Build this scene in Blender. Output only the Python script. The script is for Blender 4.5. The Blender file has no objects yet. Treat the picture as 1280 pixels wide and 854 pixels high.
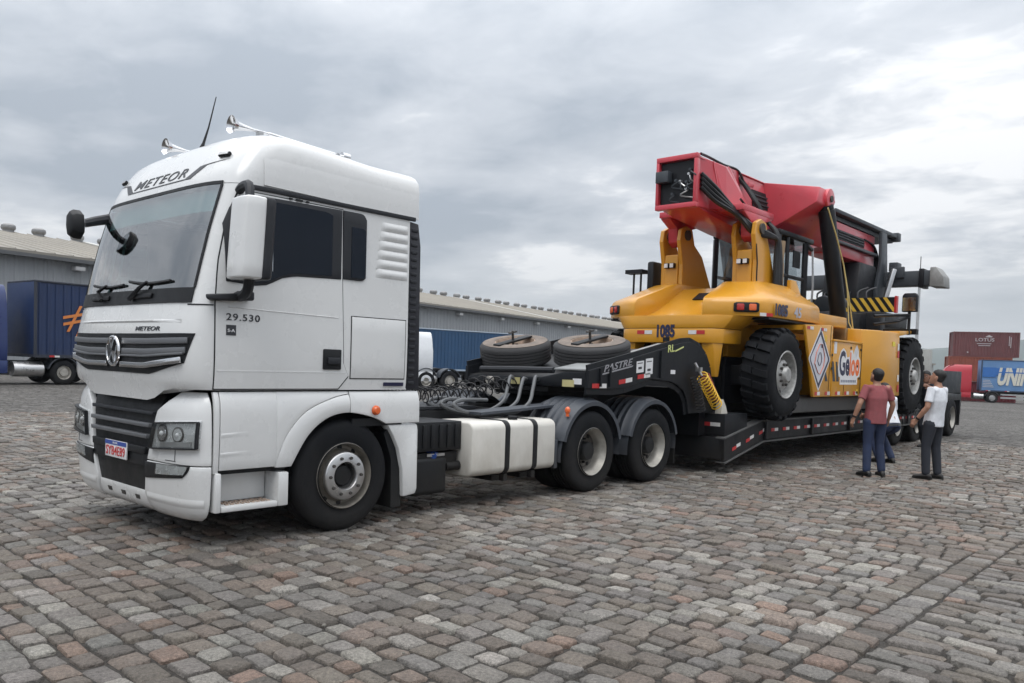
import bpy, bmesh, math, random
from mathutils import Vector, Matrix
random.seed(7)
SC = bpy.context.scene
COL = SC.collection
R = math.radians
# ------------------------------------------------------------------ camera
cam_d = bpy.data.cameras.new("camera")
cam = bpy.data.objects.new("camera", cam_d)
COL.objects.link(cam)
SC.camera = cam
YAW, PITCH, ROLL = 0.7325270646, -0.0414188726, 0.0337957471
F_ = Vector((math.cos(YAW)*math.cos(PITCH), math.sin(YAW)*math.cos(PITCH), math.sin(PITCH)))
R0 = Vector((math.sin(YAW), -math.cos(YAW), 0)); U0 = R0.cross(F_)
R_ = math.cos(ROLL)*R0 + math.sin(ROLL)*U0
U_ = -math.sin(ROLL)*R0 + math.cos(ROLL)*U0
CAM = Vector((-2.8216, -7.0311, 1.5398))
m = Matrix((R_, U_, -F_)).transposed().to_4x4()
m.translation = CAM
cam.matrix_world = m
cam_d.sensor_fit = 'HORIZONTAL'; cam_d.sensor_width = 36.0
cam_d.lens = 1007.79/1280*36
cam_d.shift_y = (494.888-427)/1280
cam_d.clip_start = 0.05; cam_d.clip_end = 6000
# ------------------------------------------------------------------ sky
SUN_EL, SUN_AZ = 58, 205      # azimuth of the sun measured from +X, counter-clockwise
w = bpy.data.worlds.new("World"); SC.world = w; w.use_nodes = True
nt = w.node_tree; nt.nodes.clear()
def N(t, **k):
    n = nt.nodes.new(t)
    for a, b in k.items(): setattr(n, a, b)
    return n
def LK(a, b): nt.links.new(a, b)
def MATH(op, a, b=None, c=None):
    n = N('ShaderNodeMath', operation=op)
    for i, x in enumerate((a, b, c)):
        if x is None: continue
        if isinstance(x, (int, float)): n.inputs[i].default_value = x
        else: LK(x, n.inputs[i])
    return n.outputs[0]
out = N('ShaderNodeOutputWorld')
sky = N('ShaderNodeTexSky', sky_type='NISHITA'); sky.sun_disc = False
sky.sun_elevation = R(SUN_EL); sky.sun_rotation = R(90-SUN_AZ)
tc = N('ShaderNodeTexCoord')
sep = N('ShaderNodeSeparateXYZ'); LK(tc.outputs['Generated'], sep.inputs[0])
zz = MATH('MAXIMUM', sep.outputs[2], 0.0)
den = MATH('ADD', zz, 0.13)
cx = MATH('DIVIDE', sep.outputs[0], den); cy = MATH('DIVIDE', sep.outputs[1], den)
cmb = N('ShaderNodeCombineXYZ'); LK(cx, cmb.inputs[0]); LK(cy, cmb.inputs[1])
def cloud(scale, detail, rough, dist, off):
    mp = N('ShaderNodeMapping'); LK(cmb.outputs[0], mp.inputs[0])
    mp.inputs['Location'].default_value = off; mp.inputs['Rotation'].default_value = (0, 0, R(35))
    mp.inputs['Scale'].default_value = (1.0, 0.8, 1)
    n = N('ShaderNodeTexNoise'); LK(mp.outputs[0], n.inputs['Vector'])
    n.inputs['Scale'].default_value = scale; n.inputs['Detail'].default_value = detail
    n.inputs['Roughness'].default_value = rough; n.inputs['Distortion'].default_value = dist
    return n.outputs['Fac']
big = cloud(0.42, 2.0, 0.5, 0.3, (21.32, 27.03, 0))
mid = cloud(1.35, 5.0, 0.52, 0.25, (0.50, 28.26, 0))
fin = cloud(4.2, 6.0, 0.6, 0.35, (24.63, 1.70, 0))
sm = MATH('ADD', MATH('MULTIPLY', big, 0.42), MATH('ADD', MATH('MULTIPLY', mid, 0.40), MATH('MULTIPLY', fin, 0.18)))
ramp = N('ShaderNodeValToRGB'); LK(sm, ramp.inputs[0])
cr = ramp.color_ramp
cr.elements[0].position = 0.42; cr.elements[0].color = (3.15, 3.5, 3.95, 1)
cr.elements[1].position = 0.585; cr.elements[1].color = (7.5, 7.55, 7.65, 1)
e = cr.elements.new(0.47); e.color = (4.0, 4.3, 4.7, 1)
e = cr.elements.new(0.53); e.color = (4.9, 5.15, 5.5, 1)
# overcast skies brighten towards the zenith, with a paler creamy band just above the horizon
zen = MATH('ADD', 0.90, MATH('MULTIPLY', MATH('POWER', zz, 1.6), 2.6))
mul = N('ShaderNodeVectorMath', operation='SCALE'); LK(ramp.outputs[0], mul.inputs[0]); LK(zen, mul.inputs['Scale'])
hz = MATH('SUBTRACT', 1.0, MATH('MINIMUM', MATH('DIVIDE', zz, 0.17), 1.0))
hzf = MATH('MULTIPLY', MATH('POWER', hz, 1.5), 0.75)
mixh = N('ShaderNodeMix', data_type='RGBA'); LK(hzf, mixh.inputs[0]); LK(mul.outputs[0], mixh.inputs[6])
mixh.inputs[7].default_value = (6.4, 6.4, 6.25, 1)
mixs = N('ShaderNodeMix', data_type='RGBA'); mixs.inputs[0].default_value = 0.93
LK(sky.outputs[0], mixs.inputs[6]); LK(mixh.outputs[2], mixs.inputs[7])
bg = N('ShaderNodeBackground'); bg.inputs[1].default_value = 0.1
LK(mixs.outputs[2], bg.inputs[0]); LK(bg.outputs[0], out.inputs[0])
# ------------------------------------------------------------------ sun
sd = bpy.data.lights.new("sun", 'SUN'); so = bpy.data.objects.new("sun", sd); COL.objects.link(so)
sd.energy = 1.05; sd.angle = R(35); sd.color = (1.0, 0.965, 0.92)
sdir = Vector((math.cos(R(SUN_EL))*math.cos(R(SUN_AZ)), math.cos(R(SUN_EL))*math.sin(R(SUN_AZ)), math.sin(R(SUN_EL))))
so.rotation_euler = sdir.to_track_quat('Z', 'Y').to_euler(); so.location = (0, 0, 30)
# ------------------------------------------------------------------ exposure
SC.view_settings.view_transform = 'Standard'; SC.view_settings.look = 'None'
SC.view_settings.exposure = 0.32; SC.view_settings.gamma = 1.0
SC.view_settings.use_curve_mapping = False
SC.render.film_transparent = False

# ------------------------------------------------------------------ materials
MATS = {}
def mat(name, col, rough=0.5, metal=0.0, var=0.12, scale=6.0, bump=0.0, bscale=40.0, coat=0.0, dirt=None, dirt_z=0.6, dirt_col=(0.12, 0.10, 0.085), spec=0.5, fine=0.0):
    """paint, rubber, steel: base colour with two scales of wear, optional grime low down and relief"""
    if name in MATS: return MATS[name]
    M = bpy.data.materials.new(name); M.use_nodes = True
    t = M.node_tree; b = t.nodes['Principled BSDF']; L = t.links.new
    b.inputs['Roughness'].default_value = rough; b.inputs['Metallic'].default_value = metal
    b.inputs['Specular IOR Level'].default_value = spec
    b.inputs['Coat Weight'].default_value = coat; b.inputs['Coat Roughness'].default_value = 0.12
    g = t.nodes.new('ShaderNodeNewGeometry')
    n = t.nodes.new('ShaderNodeTexNoise'); n.inputs['Scale'].default_value = scale; n.inputs['Detail'].default_value = 6; n.inputs['Roughness'].default_value = 0.62
    L(g.outputs['Position'], n.inputs['Vector'])
    mr = t.nodes.new('ShaderNodeMapRange'); L(n.outputs['Fac'], mr.inputs[0])
    mr.inputs[1].default_value = 0.3; mr.inputs[2].default_value = 0.72; mr.inputs[3].default_value = 1-var; mr.inputs[4].default_value = 1+var*0.5
    sc = t.nodes.new('ShaderNodeVectorMath'); sc.operation = 'SCALE'; sc.inputs[0].default_value = col[:3]; L(mr.outputs[0], sc.inputs['Scale'])
    cur = sc.outputs[0]
    if dirt:
        n2 = t.nodes.new('ShaderNodeTexNoise'); n2.inputs['Scale'].default_value = 2.3; n2.inputs['Detail'].default_value = 8; n2.inputs['Roughness'].default_value = 0.7
        mp = t.nodes.new('ShaderNodeMapping'); mp.inputs['Scale'].default_value = (1.6, 1.6, 0.7); L(g.outputs['Position'], mp.inputs[0]); L(mp.outputs[0], n2.inputs['Vector'])
        sx = t.nodes.new('ShaderNodeSeparateXYZ'); L(g.outputs['Position'], sx.inputs[0])
        mz = t.nodes.new('ShaderNodeMapRange'); L(sx.outputs[2], mz.inputs[0]); mz.inputs[1].default_value = dirt_z; mz.inputs[2].default_value = 0.15
        mz.inputs[3].default_value = 0.0; mz.inputs[4].default_value = 0.55
        ad = t.nodes.new('ShaderNodeMath'); ad.operation = 'ADD'; L(n2.outputs['Fac'], ad.inputs[0]); L(mz.outputs[0], ad.inputs[1])
        m2 = t.nodes.new('ShaderNodeMapRange'); L(ad.outputs[0], m2.inputs[0]); m2.inputs[1].default_value = 0.60; m2.inputs[2].default_value = 1.15; m2.inputs[3].default_value = 0; m2.inputs[4].default_value = dirt
        mx = t.nodes.new('ShaderNodeMix'); mx.data_type = 'RGBA'; L(m2.outputs[0], mx.inputs[0]); L(cur, mx.inputs[6]); mx.inputs[7].default_value = (*dirt_col, 1)
        cur = mx.outputs[2]
    L(cur, b.inputs['Base Color'])
    rr = t.nodes.new('ShaderNodeMapRange'); L(n.outputs['Fac'], rr.inputs[0]); rr.inputs[1].default_value = 0.3; rr.inputs[2].default_value = 0.7
    rr.inputs[3].default_value = max(0.03, rough-0.08); rr.inputs[4].default_value = min(1, rough+0.12); L(rr.outputs[0], b.inputs['Roughness'])
    if bump:
        n3 = t.nodes.new('ShaderNodeTexNoise'); n3.inputs['Scale'].default_value = bscale; n3.inputs['Detail'].default_value = 4; L(g.outputs['Position'], n3.inputs['Vector'])
        bp = t.nodes.new('ShaderNodeBump'); bp.inputs['Strength'].default_value = bump; bp.inputs['Distance'].default_value = 0.01; L(n3.outputs['Fac'], bp.inputs['Height']); L(bp.outputs[0], b.inputs['Normal'])
    MATS[name] = M
    return M
def glass_mat(name, tint, refl=0.12, rough=0.03, clear=0.6):
    """window pane: mirror reflection by Fresnel over a tinted see-through"""
    M = bpy.data.materials.new(name); M.use_nodes = True
    t = M.node_tree; t.nodes.clear(); L = t.links.new
    o = t.nodes.new('ShaderNodeOutputMaterial'); gl = t.nodes.new('ShaderNodeBsdfGlossy'); gl.inputs['Roughness'].default_value = rough
    tr = t.nodes.new('ShaderNodeBsdfTransparent'); tr.inputs[0].default_value = (*[c*clear for c in tint], 1)
    fr = t.nodes.new('ShaderNodeFresnel'); fr.inputs[0].default_value = 1.5
    a0 = t.nodes.new('ShaderNodeMath'); a0.operation = 'ADD'; L(fr.outputs[0], a0.inputs[0]); a0.inputs[1].default_value = refl; a0.use_clamp = True
    ge = t.nodes.new('ShaderNodeNewGeometry'); fm = t.nodes.new('ShaderNodeMath'); fm.operation = 'SUBTRACT'; fm.inputs[0].default_value = 1.0; L(ge.outputs['Backfacing'], fm.inputs[1])
    ad = t.nodes.new('ShaderNodeMath'); ad.operation = 'MULTIPLY'; L(a0.outputs[0], ad.inputs[0]); L(fm.outputs[0], ad.inputs[1])
    mx = t.nodes.new('ShaderNodeMixShader'); L(ad.outputs[0], mx.inputs[0]); L(tr.outputs[0], mx.inputs[1]); L(gl.outputs[0], mx.inputs[2]); L(mx.outputs[0], o.inputs[0])
    return M
WHITE = mat('white_cab_paint', (0.67, 0.675, 0.67), 0.26, var=0.03, scale=1.6, coat=0.7, dirt=0.22, dirt_z=0.85, dirt_col=(0.36, 0.34, 0.30))
TANKW = mat('grimy_white_tank_paint', (0.64, 0.62, 0.57), 0.42, var=0.10, scale=3, coat=0.2, dirt=0.6, dirt_z=0.9, dirt_col=(0.30, 0.26, 0.20))
BLKP = mat('black_plastic', (0.010, 0.011, 0.013), 0.5, spec=.3, var=0.25, scale=9, dirt=0.5, dirt_z=0.9, dirt_col=(0.035, 0.032, 0.028))
GREYP = mat('grey_plastic', (0.020, 0.022, 0.027), 0.52, spec=.35, var=0.2, scale=8, dirt=0.3, dirt_z=0.9, dirt_col=(0.05, 0.045, 0.04))
SLATE = mat('slate_grey_mudguard_plastic', (0.045, 0.052, 0.064), 0.48, var=0.15, scale=7, dirt=0.4, dirt_z=0.8, dirt_col=(0.12, 0.11, 0.10))
STEELB = mat('black_chassis_steel', (0.009, 0.0095, 0.011), 0.55, spec=.3, var=0.3, scale=5, dirt=0.65, dirt_z=0.8, dirt_col=(0.03, 0.026, 0.022))
TRAILB = mat('black_trailer_paint', (0.0075, 0.009, 0.012), 0.45, spec=.3, var=0.3, scale=4, dirt=0.6, dirt_z=1.0, dirt_col=(0.030, 0.026, 0.023))
RUBBER = mat('tyre_rubber', (0.0075, 0.0085, 0.0105), 0.72, spec=.2, var=0.25, scale=9, bump=0.25, bscale=60, dirt=0.6, dirt_z=0.9, dirt_col=(0.032, 0.030, 0.028))
RUBBERD = mat('dusty_tyre_rubber', (0.042, 0.042, 0.044), 0.8, var=0.25, scale=7, bump=0.25, bscale=50)
STEELG = mat('dusty_wheel_steel', (0.42, 0.40, 0.36), 0.45, metal=0.3, var=0.3, scale=10, dirt=0.6, dirt_z=.2, dirt_col=(0.12, 0.10, 0.08))
STEELD = mat('dark_wheel_steel', (0.07, 0.065, 0.06), 0.6, metal=0.3, var=0.3, scale=10)
STEELM = mat('grimy_wheel_disc', (0.13, 0.115, 0.10), 0.55, metal=0.2, var=0.4, scale=14)
STEELF = mat('dusty_front_rim', (0.25, 0.23, 0.20), 0.45, metal=0.3, var=0.35, scale=10)
RUSTY = mat('rusty_dusty_steel', (0.36, 0.27, 0.21), 0.8, var=0.4, scale=12, bump=0.3)
CHROME = mat('chrome', (0.75, 0.75, 0.76), 0.12, metal=1.0, var=0.05)
ALU = mat('brushed_aluminium', (0.55, 0.55, 0.55), 0.32, metal=0.9, var=0.15)
GREYM = mat('satin_grey_grille', (0.16, 0.165, 0.175), 0.35, metal=0.4, var=0.1)
INK = mat('dark_lettering_film', (0.03, 0.032, 0.038), 0.4, var=0.05)
NAVY = mat('navy_lettering_film', (0.018, 0.020, 0.06), 0.4, var=0.1)
ORNG = mat('orange_lettering_film', (0.80, 0.16, 0.03), 0.4, var=0.1)
LETW = mat('white_lettering_film', (0.72, 0.72, 0.73), 0.4, var=0.08)
AMBER = mat('amber_lens', (0.72, 0.13, 0.03), 0.2, var=0.1, coat=0.5)
REDL = mat('red_lens', (0.42, 0.02, 0.015), 0.2, var=0.1, coat=0.5)
TAPER = mat('red_reflective_tape', (0.50, 0.03, 0.03), 0.35, var=0.15, scale=20)
TAPEW = mat('white_reflective_tape', (0.68, 0.67, 0.66), 0.35, var=0.15, scale=20)
YEL = mat('yellow_machine_paint', (0.62, 0.29, 0.018), 0.36, var=0.10, scale=1.8, coat=0.45, dirt=0.45, dirt_z=0.4, dirt_col=(0.22, 0.13, 0.05))
REDP = mat('red_boom_paint', (0.66, 0.045, 0.07), 0.33, var=0.12, scale=2.2, coat=0.5, dirt=0.3, dirt_z=-5, dirt_col=(0.30, 0.06, 0.07))
DGREY = mat('dark_grey_machine_paint', (0.045, 0.053, 0.062), 0.45, var=0.2, scale=5)
BLKM = mat('black_machine_paint', (0.008, 0.009, 0.012), 0.45, spec=.35, var=0.25, scale=5)
HOSE = mat('black_hose', (0.009, 0.009, 0.011), 0.45, var=0.15)
HOSEG = mat('grey_hose', (0.10, 0.105, 0.11), 0.5, var=0.15)
YCOIL = mat('yellow_hose', (0.75, 0.45, 0.03), 0.45, var=0.1)
YSTRIPE = mat('yellow_warning_film', (0.72, 0.46, 0.05), 0.5, var=0.12)
GLASSW = glass_mat('windscreen_glass', (0.74, 0.94, 0.94), 0.33, 0.02, 0.9)
GLASSD = mat('dark_tinted_glass', (0.002, 0.006, 0.014), 0.05, var=0.05, coat=0.0, spec=0.3)
GLASSC = glass_mat('cabin_glass', (0.84, 0.87, 0.88), 0.05, 0.02, 0.88)
LENS = glass_mat('clear_lens', (0.95, 0.96, 0.96), 0.03, 0.02, 0.97)
REFL = mat('lamp_reflector', (0.58, 0.59, 0.59), 0.22, metal=.4, var=.15, scale=12)
MIRROR = mat('mirror_glass', (0.6, 0.62, 0.64), 0.03, metal=1.0, var=0.02)

# ------------------------------------------------------------------ mesh helpers
ORG = {}
def lerp(a, b, t): return a+(b-a)*t
class MB:
    def __init__(s, xf=None): s.v = []; s.f = []; s.xf = xf
    def add(s, vs, fs):
        o = len(s.v)
        s.v += [tuple(s.xf @ Vector(p)) if s.xf else tuple(p) for p in vs]
        s.f += [tuple(i+o for i in f) for f in fs]; return s
    def box(s, x0, x1, y0, y1, z0, z1):
        vs = [(x, y, z) for x in (x0, x1) for y in (y0, y1) for z in (z0, z1)]
        return s.add(vs, [(0, 1, 3, 2), (4, 6, 7, 5), (0, 4, 5, 1), (2, 3, 7, 6), (0, 2, 6, 4), (1, 5, 7, 3)])
    def prism(s, pts, a0, a1, axis='y'):
        n = len(pts)
        def P(p, a): return (p[0], a, p[1]) if axis == 'y' else ((a, p[0], p[1]) if axis == 'x' else (p[0], p[1], a))
        vs = [P(p, a0) for p in pts]+[P(p, a1) for p in pts]
        fs = [tuple(range(n)), tuple(range(2*n-1, n-1, -1))]+[(i, (i+1) % n, n+(i+1) % n, n+i) for i in range(n)]
        return s.add(vs, fs)
    def cyl(s, p0, p1, r0, r1=None, n=16, cap=True):
        p0 = Vector(p0); p1 = Vector(p1); r1 = r0 if r1 is None else r1
        d = (p1-p0).normalized(); a = d.orthogonal().normalized(); b = d.cross(a)
        vs = []
        for p, r in ((p0, r0), (p1, r1)):
            vs += [p+a*math.cos(2*math.pi*i/n)*r+b*math.sin(2*math.pi*i/n)*r for i in range(n)]
        fs = [(i, (i+1) % n, n+(i+1) % n, n+i) for i in range(n)]
        if cap: fs += [tuple(range(n-1, -1, -1)), tuple(range(n, 2*n))]
        return s.add(vs, fs)
    def tube(s, pts, r, n=8):
        pts = [Vector(p) for p in pts]; rs = r if isinstance(r, (list, tuple)) else [r]*len(pts)
        vs = []; up = None
        for i, p in enumerate(pts):
            d = (pts[min(i+1, len(pts)-1)]-pts[max(i-1, 0)]).normalized()
            a = d.orthogonal().normalized() if up is None else (up-d*up.dot(d)).normalized()
            up = a; b = d.cross(a)
            vs += [p+a*math.cos(2*math.pi*k/n)*rs[i]+b*math.sin(2*math.pi*k/n)*rs[i] for k in range(n)]
        fs = [(i*n+k, i*n+(k+1) % n, (i+1)*n+(k+1) % n, (i+1)*n+k) for i in range(len(pts)-1) for k in range(n)]
        fs += [tuple(range(n-1, -1, -1)), tuple(range((len(pts)-1)*n, len(pts)*n))]
        return s.add(vs, fs)
    def bar(s, p0, p1, w, h, up=(0, 0, 1)):
        p0 = Vector(p0); p1 = Vector(p1); d = (p1-p0).normalized(); a = Vector(up).cross(d)
        a = (d.orthogonal() if a.length < 1e-4 else a).normalized()*w/2; b = d.cross(a.normalized()).normalized()*h/2
        vs = [p+x*a+y*b for p in (p0, p1) for x, y in ((-1, -1), (1, -1), (1, 1), (-1, 1))]
        return s.add(vs, [(3, 2, 1, 0), (4, 5, 6, 7), (0, 1, 5, 4), (1, 2, 6, 5), (2, 3, 7, 6), (3, 0, 4, 7)])
    def lathe(s, prof, c, axis='y', n=32, a0=0.0, a1=2*math.pi):
        """prof: (radius, height along axis)"""
        full = abs(a1-a0-2*math.pi) < 1e-6; m_ = n if full else n+1; vs = []
        for r, h in prof:
            for i in range(m_):
                a = a0+(a1-a0)*i/n; u, v = r*math.cos(a), r*math.sin(a)
                vs.append((c[0]+u, c[1]+h, c[2]+v) if axis == 'y' else ((c[0]+h, c[1]+u, c[2]+v) if axis == 'x' else (c[0]+u, c[1]+v, c[2]+h)))
        fs = [(j*m_+i, j*m_+(i+1) % m_, (j+1)*m_+(i+1) % m_, (j+1)*m_+i) for j in range(len(prof)-1) for i in range(n)]
        return s.add(vs, fs)
    def loft(s, rings, closed=True, cap=True):
        n = len(rings[0]); vs = [p for r in rings for p in r]
        k = n if closed else n-1
        fs = [(j*n+i, j*n+(i+1) % n, (j+1)*n+(i+1) % n, (j+1)*n+i) for j in range(len(rings)-1) for i in range(k)]
        if cap: fs += [tuple(range(n-1, -1, -1)), tuple(range((len(rings)-1)*n, len(rings)*n))]
        return s.add(vs, fs)
    def slab(s, P, nu, nv, o0, o1):
        """closed panel: P(u, v, offset) -> point, between two offsets"""
        vs = [P(i/nu, j/nv, o) for o in (o0, o1) for j in range(nv+1) for i in range(nu+1)]
        k = (nu+1)*(nv+1); ix = lambda i, j, l: l*k+j*(nu+1)+i
        fs = []
        for j in range(nv):
            for i in range(nu):
                fs.append((ix(i, j, 1), ix(i+1, j, 1), ix(i+1, j+1, 1), ix(i, j+1, 1)))
                fs.append((ix(i, j, 0), ix(i, j+1, 0), ix(i+1, j+1, 0), ix(i+1, j, 0)))
        for i in range(nu):
            fs.append((ix(i, 0, 0), ix(i+1, 0, 0), ix(i+1, 0, 1), ix(i, 0, 1))); fs.append((ix(i, nv, 0), ix(i, nv, 1), ix(i+1, nv, 1), ix(i+1, nv, 0)))
        for j in range(nv):
            fs.append((ix(0, j, 0), ix(0, j, 1), ix(0, j+1, 1), ix(0, j+1, 0))); fs.append((ix(nu, j, 0), ix(nu, j+1, 0), ix(nu, j+1, 1), ix(nu, j, 1)))
        return s.add(vs, fs)
    def ell(s, c, rx, ry, rz, nu=14, nv=9):
        vs = [(c[0]+rx*math.cos(2*math.pi*i/nu)*math.sin(math.pi*j/nv), c[1]+ry*math.sin(2*math.pi*i/nu)*math.sin(math.pi*j/nv), c[2]+rz*math.cos(math.pi*j/nv)) for j in range(nv+1) for i in range(nu)]
        fs = [(j*nu+i, (j+1)*nu+i, (j+1)*nu+(i+1) % nu, j*nu+(i+1) % nu) for j in range(nv) for i in range(nu)]
        return s.add(vs, fs)
    def mirror(s, yc=0.0):
        n = len(s.v); s.v += [(x, 2*yc-y, z) for x, y, z in s.v]; s.f += [tuple(i+n for i in reversed(f)) for f in s.f]; return s
    def mesh(s, name, mt, bevel=0.0, smooth=38, org=None, seg=2, recalc=True):
        bm = bmesh.new(); vs = [bm.verts.new(v) for v in s.v]
        for f in s.f:
            try: bm.faces.new([vs[i] for i in f])
            except ValueError: pass
        bmesh.ops.remove_doubles(bm, verts=bm.verts, dist=1e-5)
        if recalc: bmesh.ops.recalc_face_normals(bm, faces=bm.faces)
        if bevel > 0:
            ed = [e for e in bm.edges if len(e.link_faces) == 2 and e.calc_face_angle(0) > R(30)]
            bmesh.ops.bevel(bm, geom=ed, offset=bevel, segments=seg, profile=0.5, affect='EDGES', clamp_overlap=True)
        co = [v.co for v in bm.verts]
        if org is None:
            org = Vector([(min(c[i] for c in co)+max(c[i] for c in co))/2 for i in range(3)])
        bmesh.ops.translate(bm, verts=bm.verts, vec=-Vector(org))
        me = bpy.data.meshes.new(name); bm.to_mesh(me); bm.free()
        me.materials.append(mt)
        if smooth:
            me.shade_smooth(); me.set_sharp_from_angle(angle=R(smooth))
        return me, Vector(org)
    def build(s, name, mt, parent=None, **k):
        me, org = s.mesh(name, mt, **k)
        return link(name, me, org, parent)
def link(name, me, org, parent=None):
    o = bpy.data.objects.new(name, me); COL.objects.link(o); ORG[o.name] = Vector(org)
    o.location = Vector(org)-(ORG[parent.name] if parent else Vector((0, 0, 0)))
    if parent: o.parent = parent
    return o
def tag(o, label=None, cat=None, group=None, kind=None):
    if label: o['label'] = label
    if cat: o['category'] = cat
    if group: o['group'] = group
    if kind: o['kind'] = kind
    return o
def thing(name, loc, label, cat, group=None):
    o = bpy.data.objects.new(name, None); COL.objects.link(o); o.location = loc; o.empty_display_size = 0.2
    ORG[o.name] = Vector(loc); return tag(o, label, cat, group)
def copy_part(o, parent, shift=(0, 0, 0), rz=None):
    """copy of a part and its sub-parts, moved by shift (world)"""
    c = o.copy(); COL.objects.link(c); ORG[c.name] = ORG[o.name]+Vector(shift)
    c.parent = parent; c.location = ORG[c.name]-(ORG[parent.name] if parent else Vector((0, 0, 0)))
    if rz is not None: c.rotation_euler = (0, 0, rz)
    for ch in list(o.children):
        d = ch.copy(); COL.objects.link(d); d.parent = c; ORG[d.name] = ORG[ch.name]+Vector(shift)
    return c
def text_shapes(s, size=1.0, bold=0.0, shear=0.0, extr=0.5, spacing=1.0):
    cu = bpy.data.curves.new('t', 'FONT'); cu.body = s; cu.size = size; cu.offset = bold; cu.shear = shear; cu.space_character = spacing
    cu.extrude = extr; cu.resolution_u = 3; cu.align_x = 'LEFT'
    ob = bpy.data.objects.new('t', cu); COL.objects.link(ob)
    dg = bpy.context.evaluated_depsgraph_get(); me = bpy.data.meshes.new_from_object(ob.evaluated_get(dg), depsgraph=dg)
    vs = [v.co.copy() for v in me.vertices]; fs = [tuple(p.vertices) for p in me.polygons]
    bpy.data.objects.remove(ob); bpy.data.curves.remove(cu); bpy.data.meshes.remove(me)
    return vs, fs
def lettering(name, s, mt, parent, P, w, h, bold=0.0, shear=0.0, depth=0.003, spacing=1.0, base=0.0015):
    """lettering fitted to a w x h box; P(u, v, off): metres along the line, up, and out of the surface"""
    vs, fs = text_shapes(s, 1.0, bold, shear, 0.5, spacing)
    x0 = min(v.x for v in vs); x1 = max(v.x for v in vs); y0 = min(v.y for v in vs); y1 = max(v.y for v in vs)
    b = MB(); b.add([P((v.x-x0)/(x1-x0)*w, (v.y-y0)/(y1-y0)*h, base+(v.z+0.5)*depth) for v in vs], fs)
    return b.build(name, mt, parent, smooth=0)
def frame3(o, u, v, n):
    o, u, v, n = Vector(o), Vector(u), Vector(v), Vector(n)
    return lambda a, b, c: o+u*a+v*b+n*c
def arc(c, r, a0, a1, n):
    return [(c[0]+r*math.cos(R(lerp(a0, a1, i/n))), c[1]+r*math.sin(R(lerp(a0, a1, i/n)))) for i in range(n+1)]
def interp(tab, z, k):
    if z <= tab[0][0]: return tab[0][k]
    for a, b in zip(tab, tab[1:]):
        if z <= b[0]: return lerp(a[k], b[k], (z-a[0])/(b[0]-a[0]))
    return tab[-1][k]
def pl(pts):
    """piecewise-linear function through points"""
    return lambda x: interp(pts, x, 1)
def catmull(pts, n=6):
    pts = [Vector(p) for p in pts]; out = []
    for i in range(len(pts)-1):
        p0 = pts[max(i-1, 0)]; p1 = pts[i]; p2 = pts[i+1]; p3 = pts[min(i+2, len(pts)-1)]
        for k in range(n):
            t = k/n; out.append(0.5*((2*p1)+(p2-p0)*t+(2*p0-5*p1+4*p2-p3)*t*t+(3*p1-p0-3*p2+p3)*t**3))
    return out+[pts[-1]]
def coil(p0, p1, r, turns, wire, n=14):
    p0 = Vector(p0); p1 = Vector(p1); d = (p1-p0).normalized(); a = d.orthogonal().normalized(); b = d.cross(a)
    return [lerp(p0, p1, i/(turns*n))+a*r*math.cos(2*math.pi*i/n)+b*r*math.sin(2*math.pi*i/n) for i in range(int(turns*n)+1)]
# ================================================================== white tractor unit
TRUCK = thing('semi_truck', (2.6, 0, 0), 'white high roof tractor unit with sleeper cab facing left, two drive axles behind', 'truck')
NN = 4.5
CAB = [(1.14, .06, 1.19, .40), (1.24, .02, 1.212, .41), (1.32, .0, 1.222, .42), (1.45, -.005, 1.227, .42), (1.70, .01, 1.228, .42), (1.93, .06, 1.225, .42), (2.2, .12, 1.222, .42),
       (2.5, .19, 1.22, .42), (2.84, .285, 1.217, .42), (2.95, .32, 1.222, .43), (3.05, .37, 1.222, .45), (3.15, .43, 1.218, .46), (3.25, .50, 1.20, .50), (3.31, .57, 1.165, .55),
       (3.355, .66, 1.10, .6), (3.39, .78, .98, .6), (3.41, .93, .82, .55), (3.425, 1.15, .58, .45), (3.43, 1.4, .32, .3)]
BUM = [(.22, .13, 1.17, .36), (.27, .075, 1.215, .40), (.36, .045, 1.232, .42), (.60, .02, 1.24, .42), (.90, .03, 1.24, .42), (1.08, .045, 1.237, .42), (1.16, .07, 1.228, .41), (1.22, .115, 1.21, .39)]
def skin(tab):
    def X(y, z):
        xn, hw, D = (interp(tab, z, k) for k in (1, 2, 3)); t = min(abs(y)/hw, 0.9995)
        return xn+D*(1-(1-t**NN)**(1/NN))
    def Y(x, z):
        xn, hw, D = (interp(tab, z, k) for k in (1, 2, 3))
        if x >= xn+D: return hw
        return hw*max(0.0, 1-min(1.0, (xn+D-x)/D)**NN)**(1/NN)
    def front(y, z, off=0.0):
        e = 0.004; x = X(y, z); n = Vector((-1, (X(y+e, z)-X(y-e, z))/(2*e), (X(y, z+e)-X(y, z-e))/(2*e))).normalized()
        return Vector((x, y, z))+n*off
    def side(x, z, off=0.0, s=-1):
        e = 0.004; y = Y(x, z); n = Vector((-(Y(x+e, z)-Y(x-e, z))/(2*e), s, -(Y(x, z+e)-Y(x, z-e))/(2*e)*0.5)).normalized()
        return Vector((x, s*y, z))+n*off
    return X, Y, front, side
CX, CY, cfront, cside = skin(CAB)
BX, BY, bfront, bside = skin(BUM)
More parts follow.
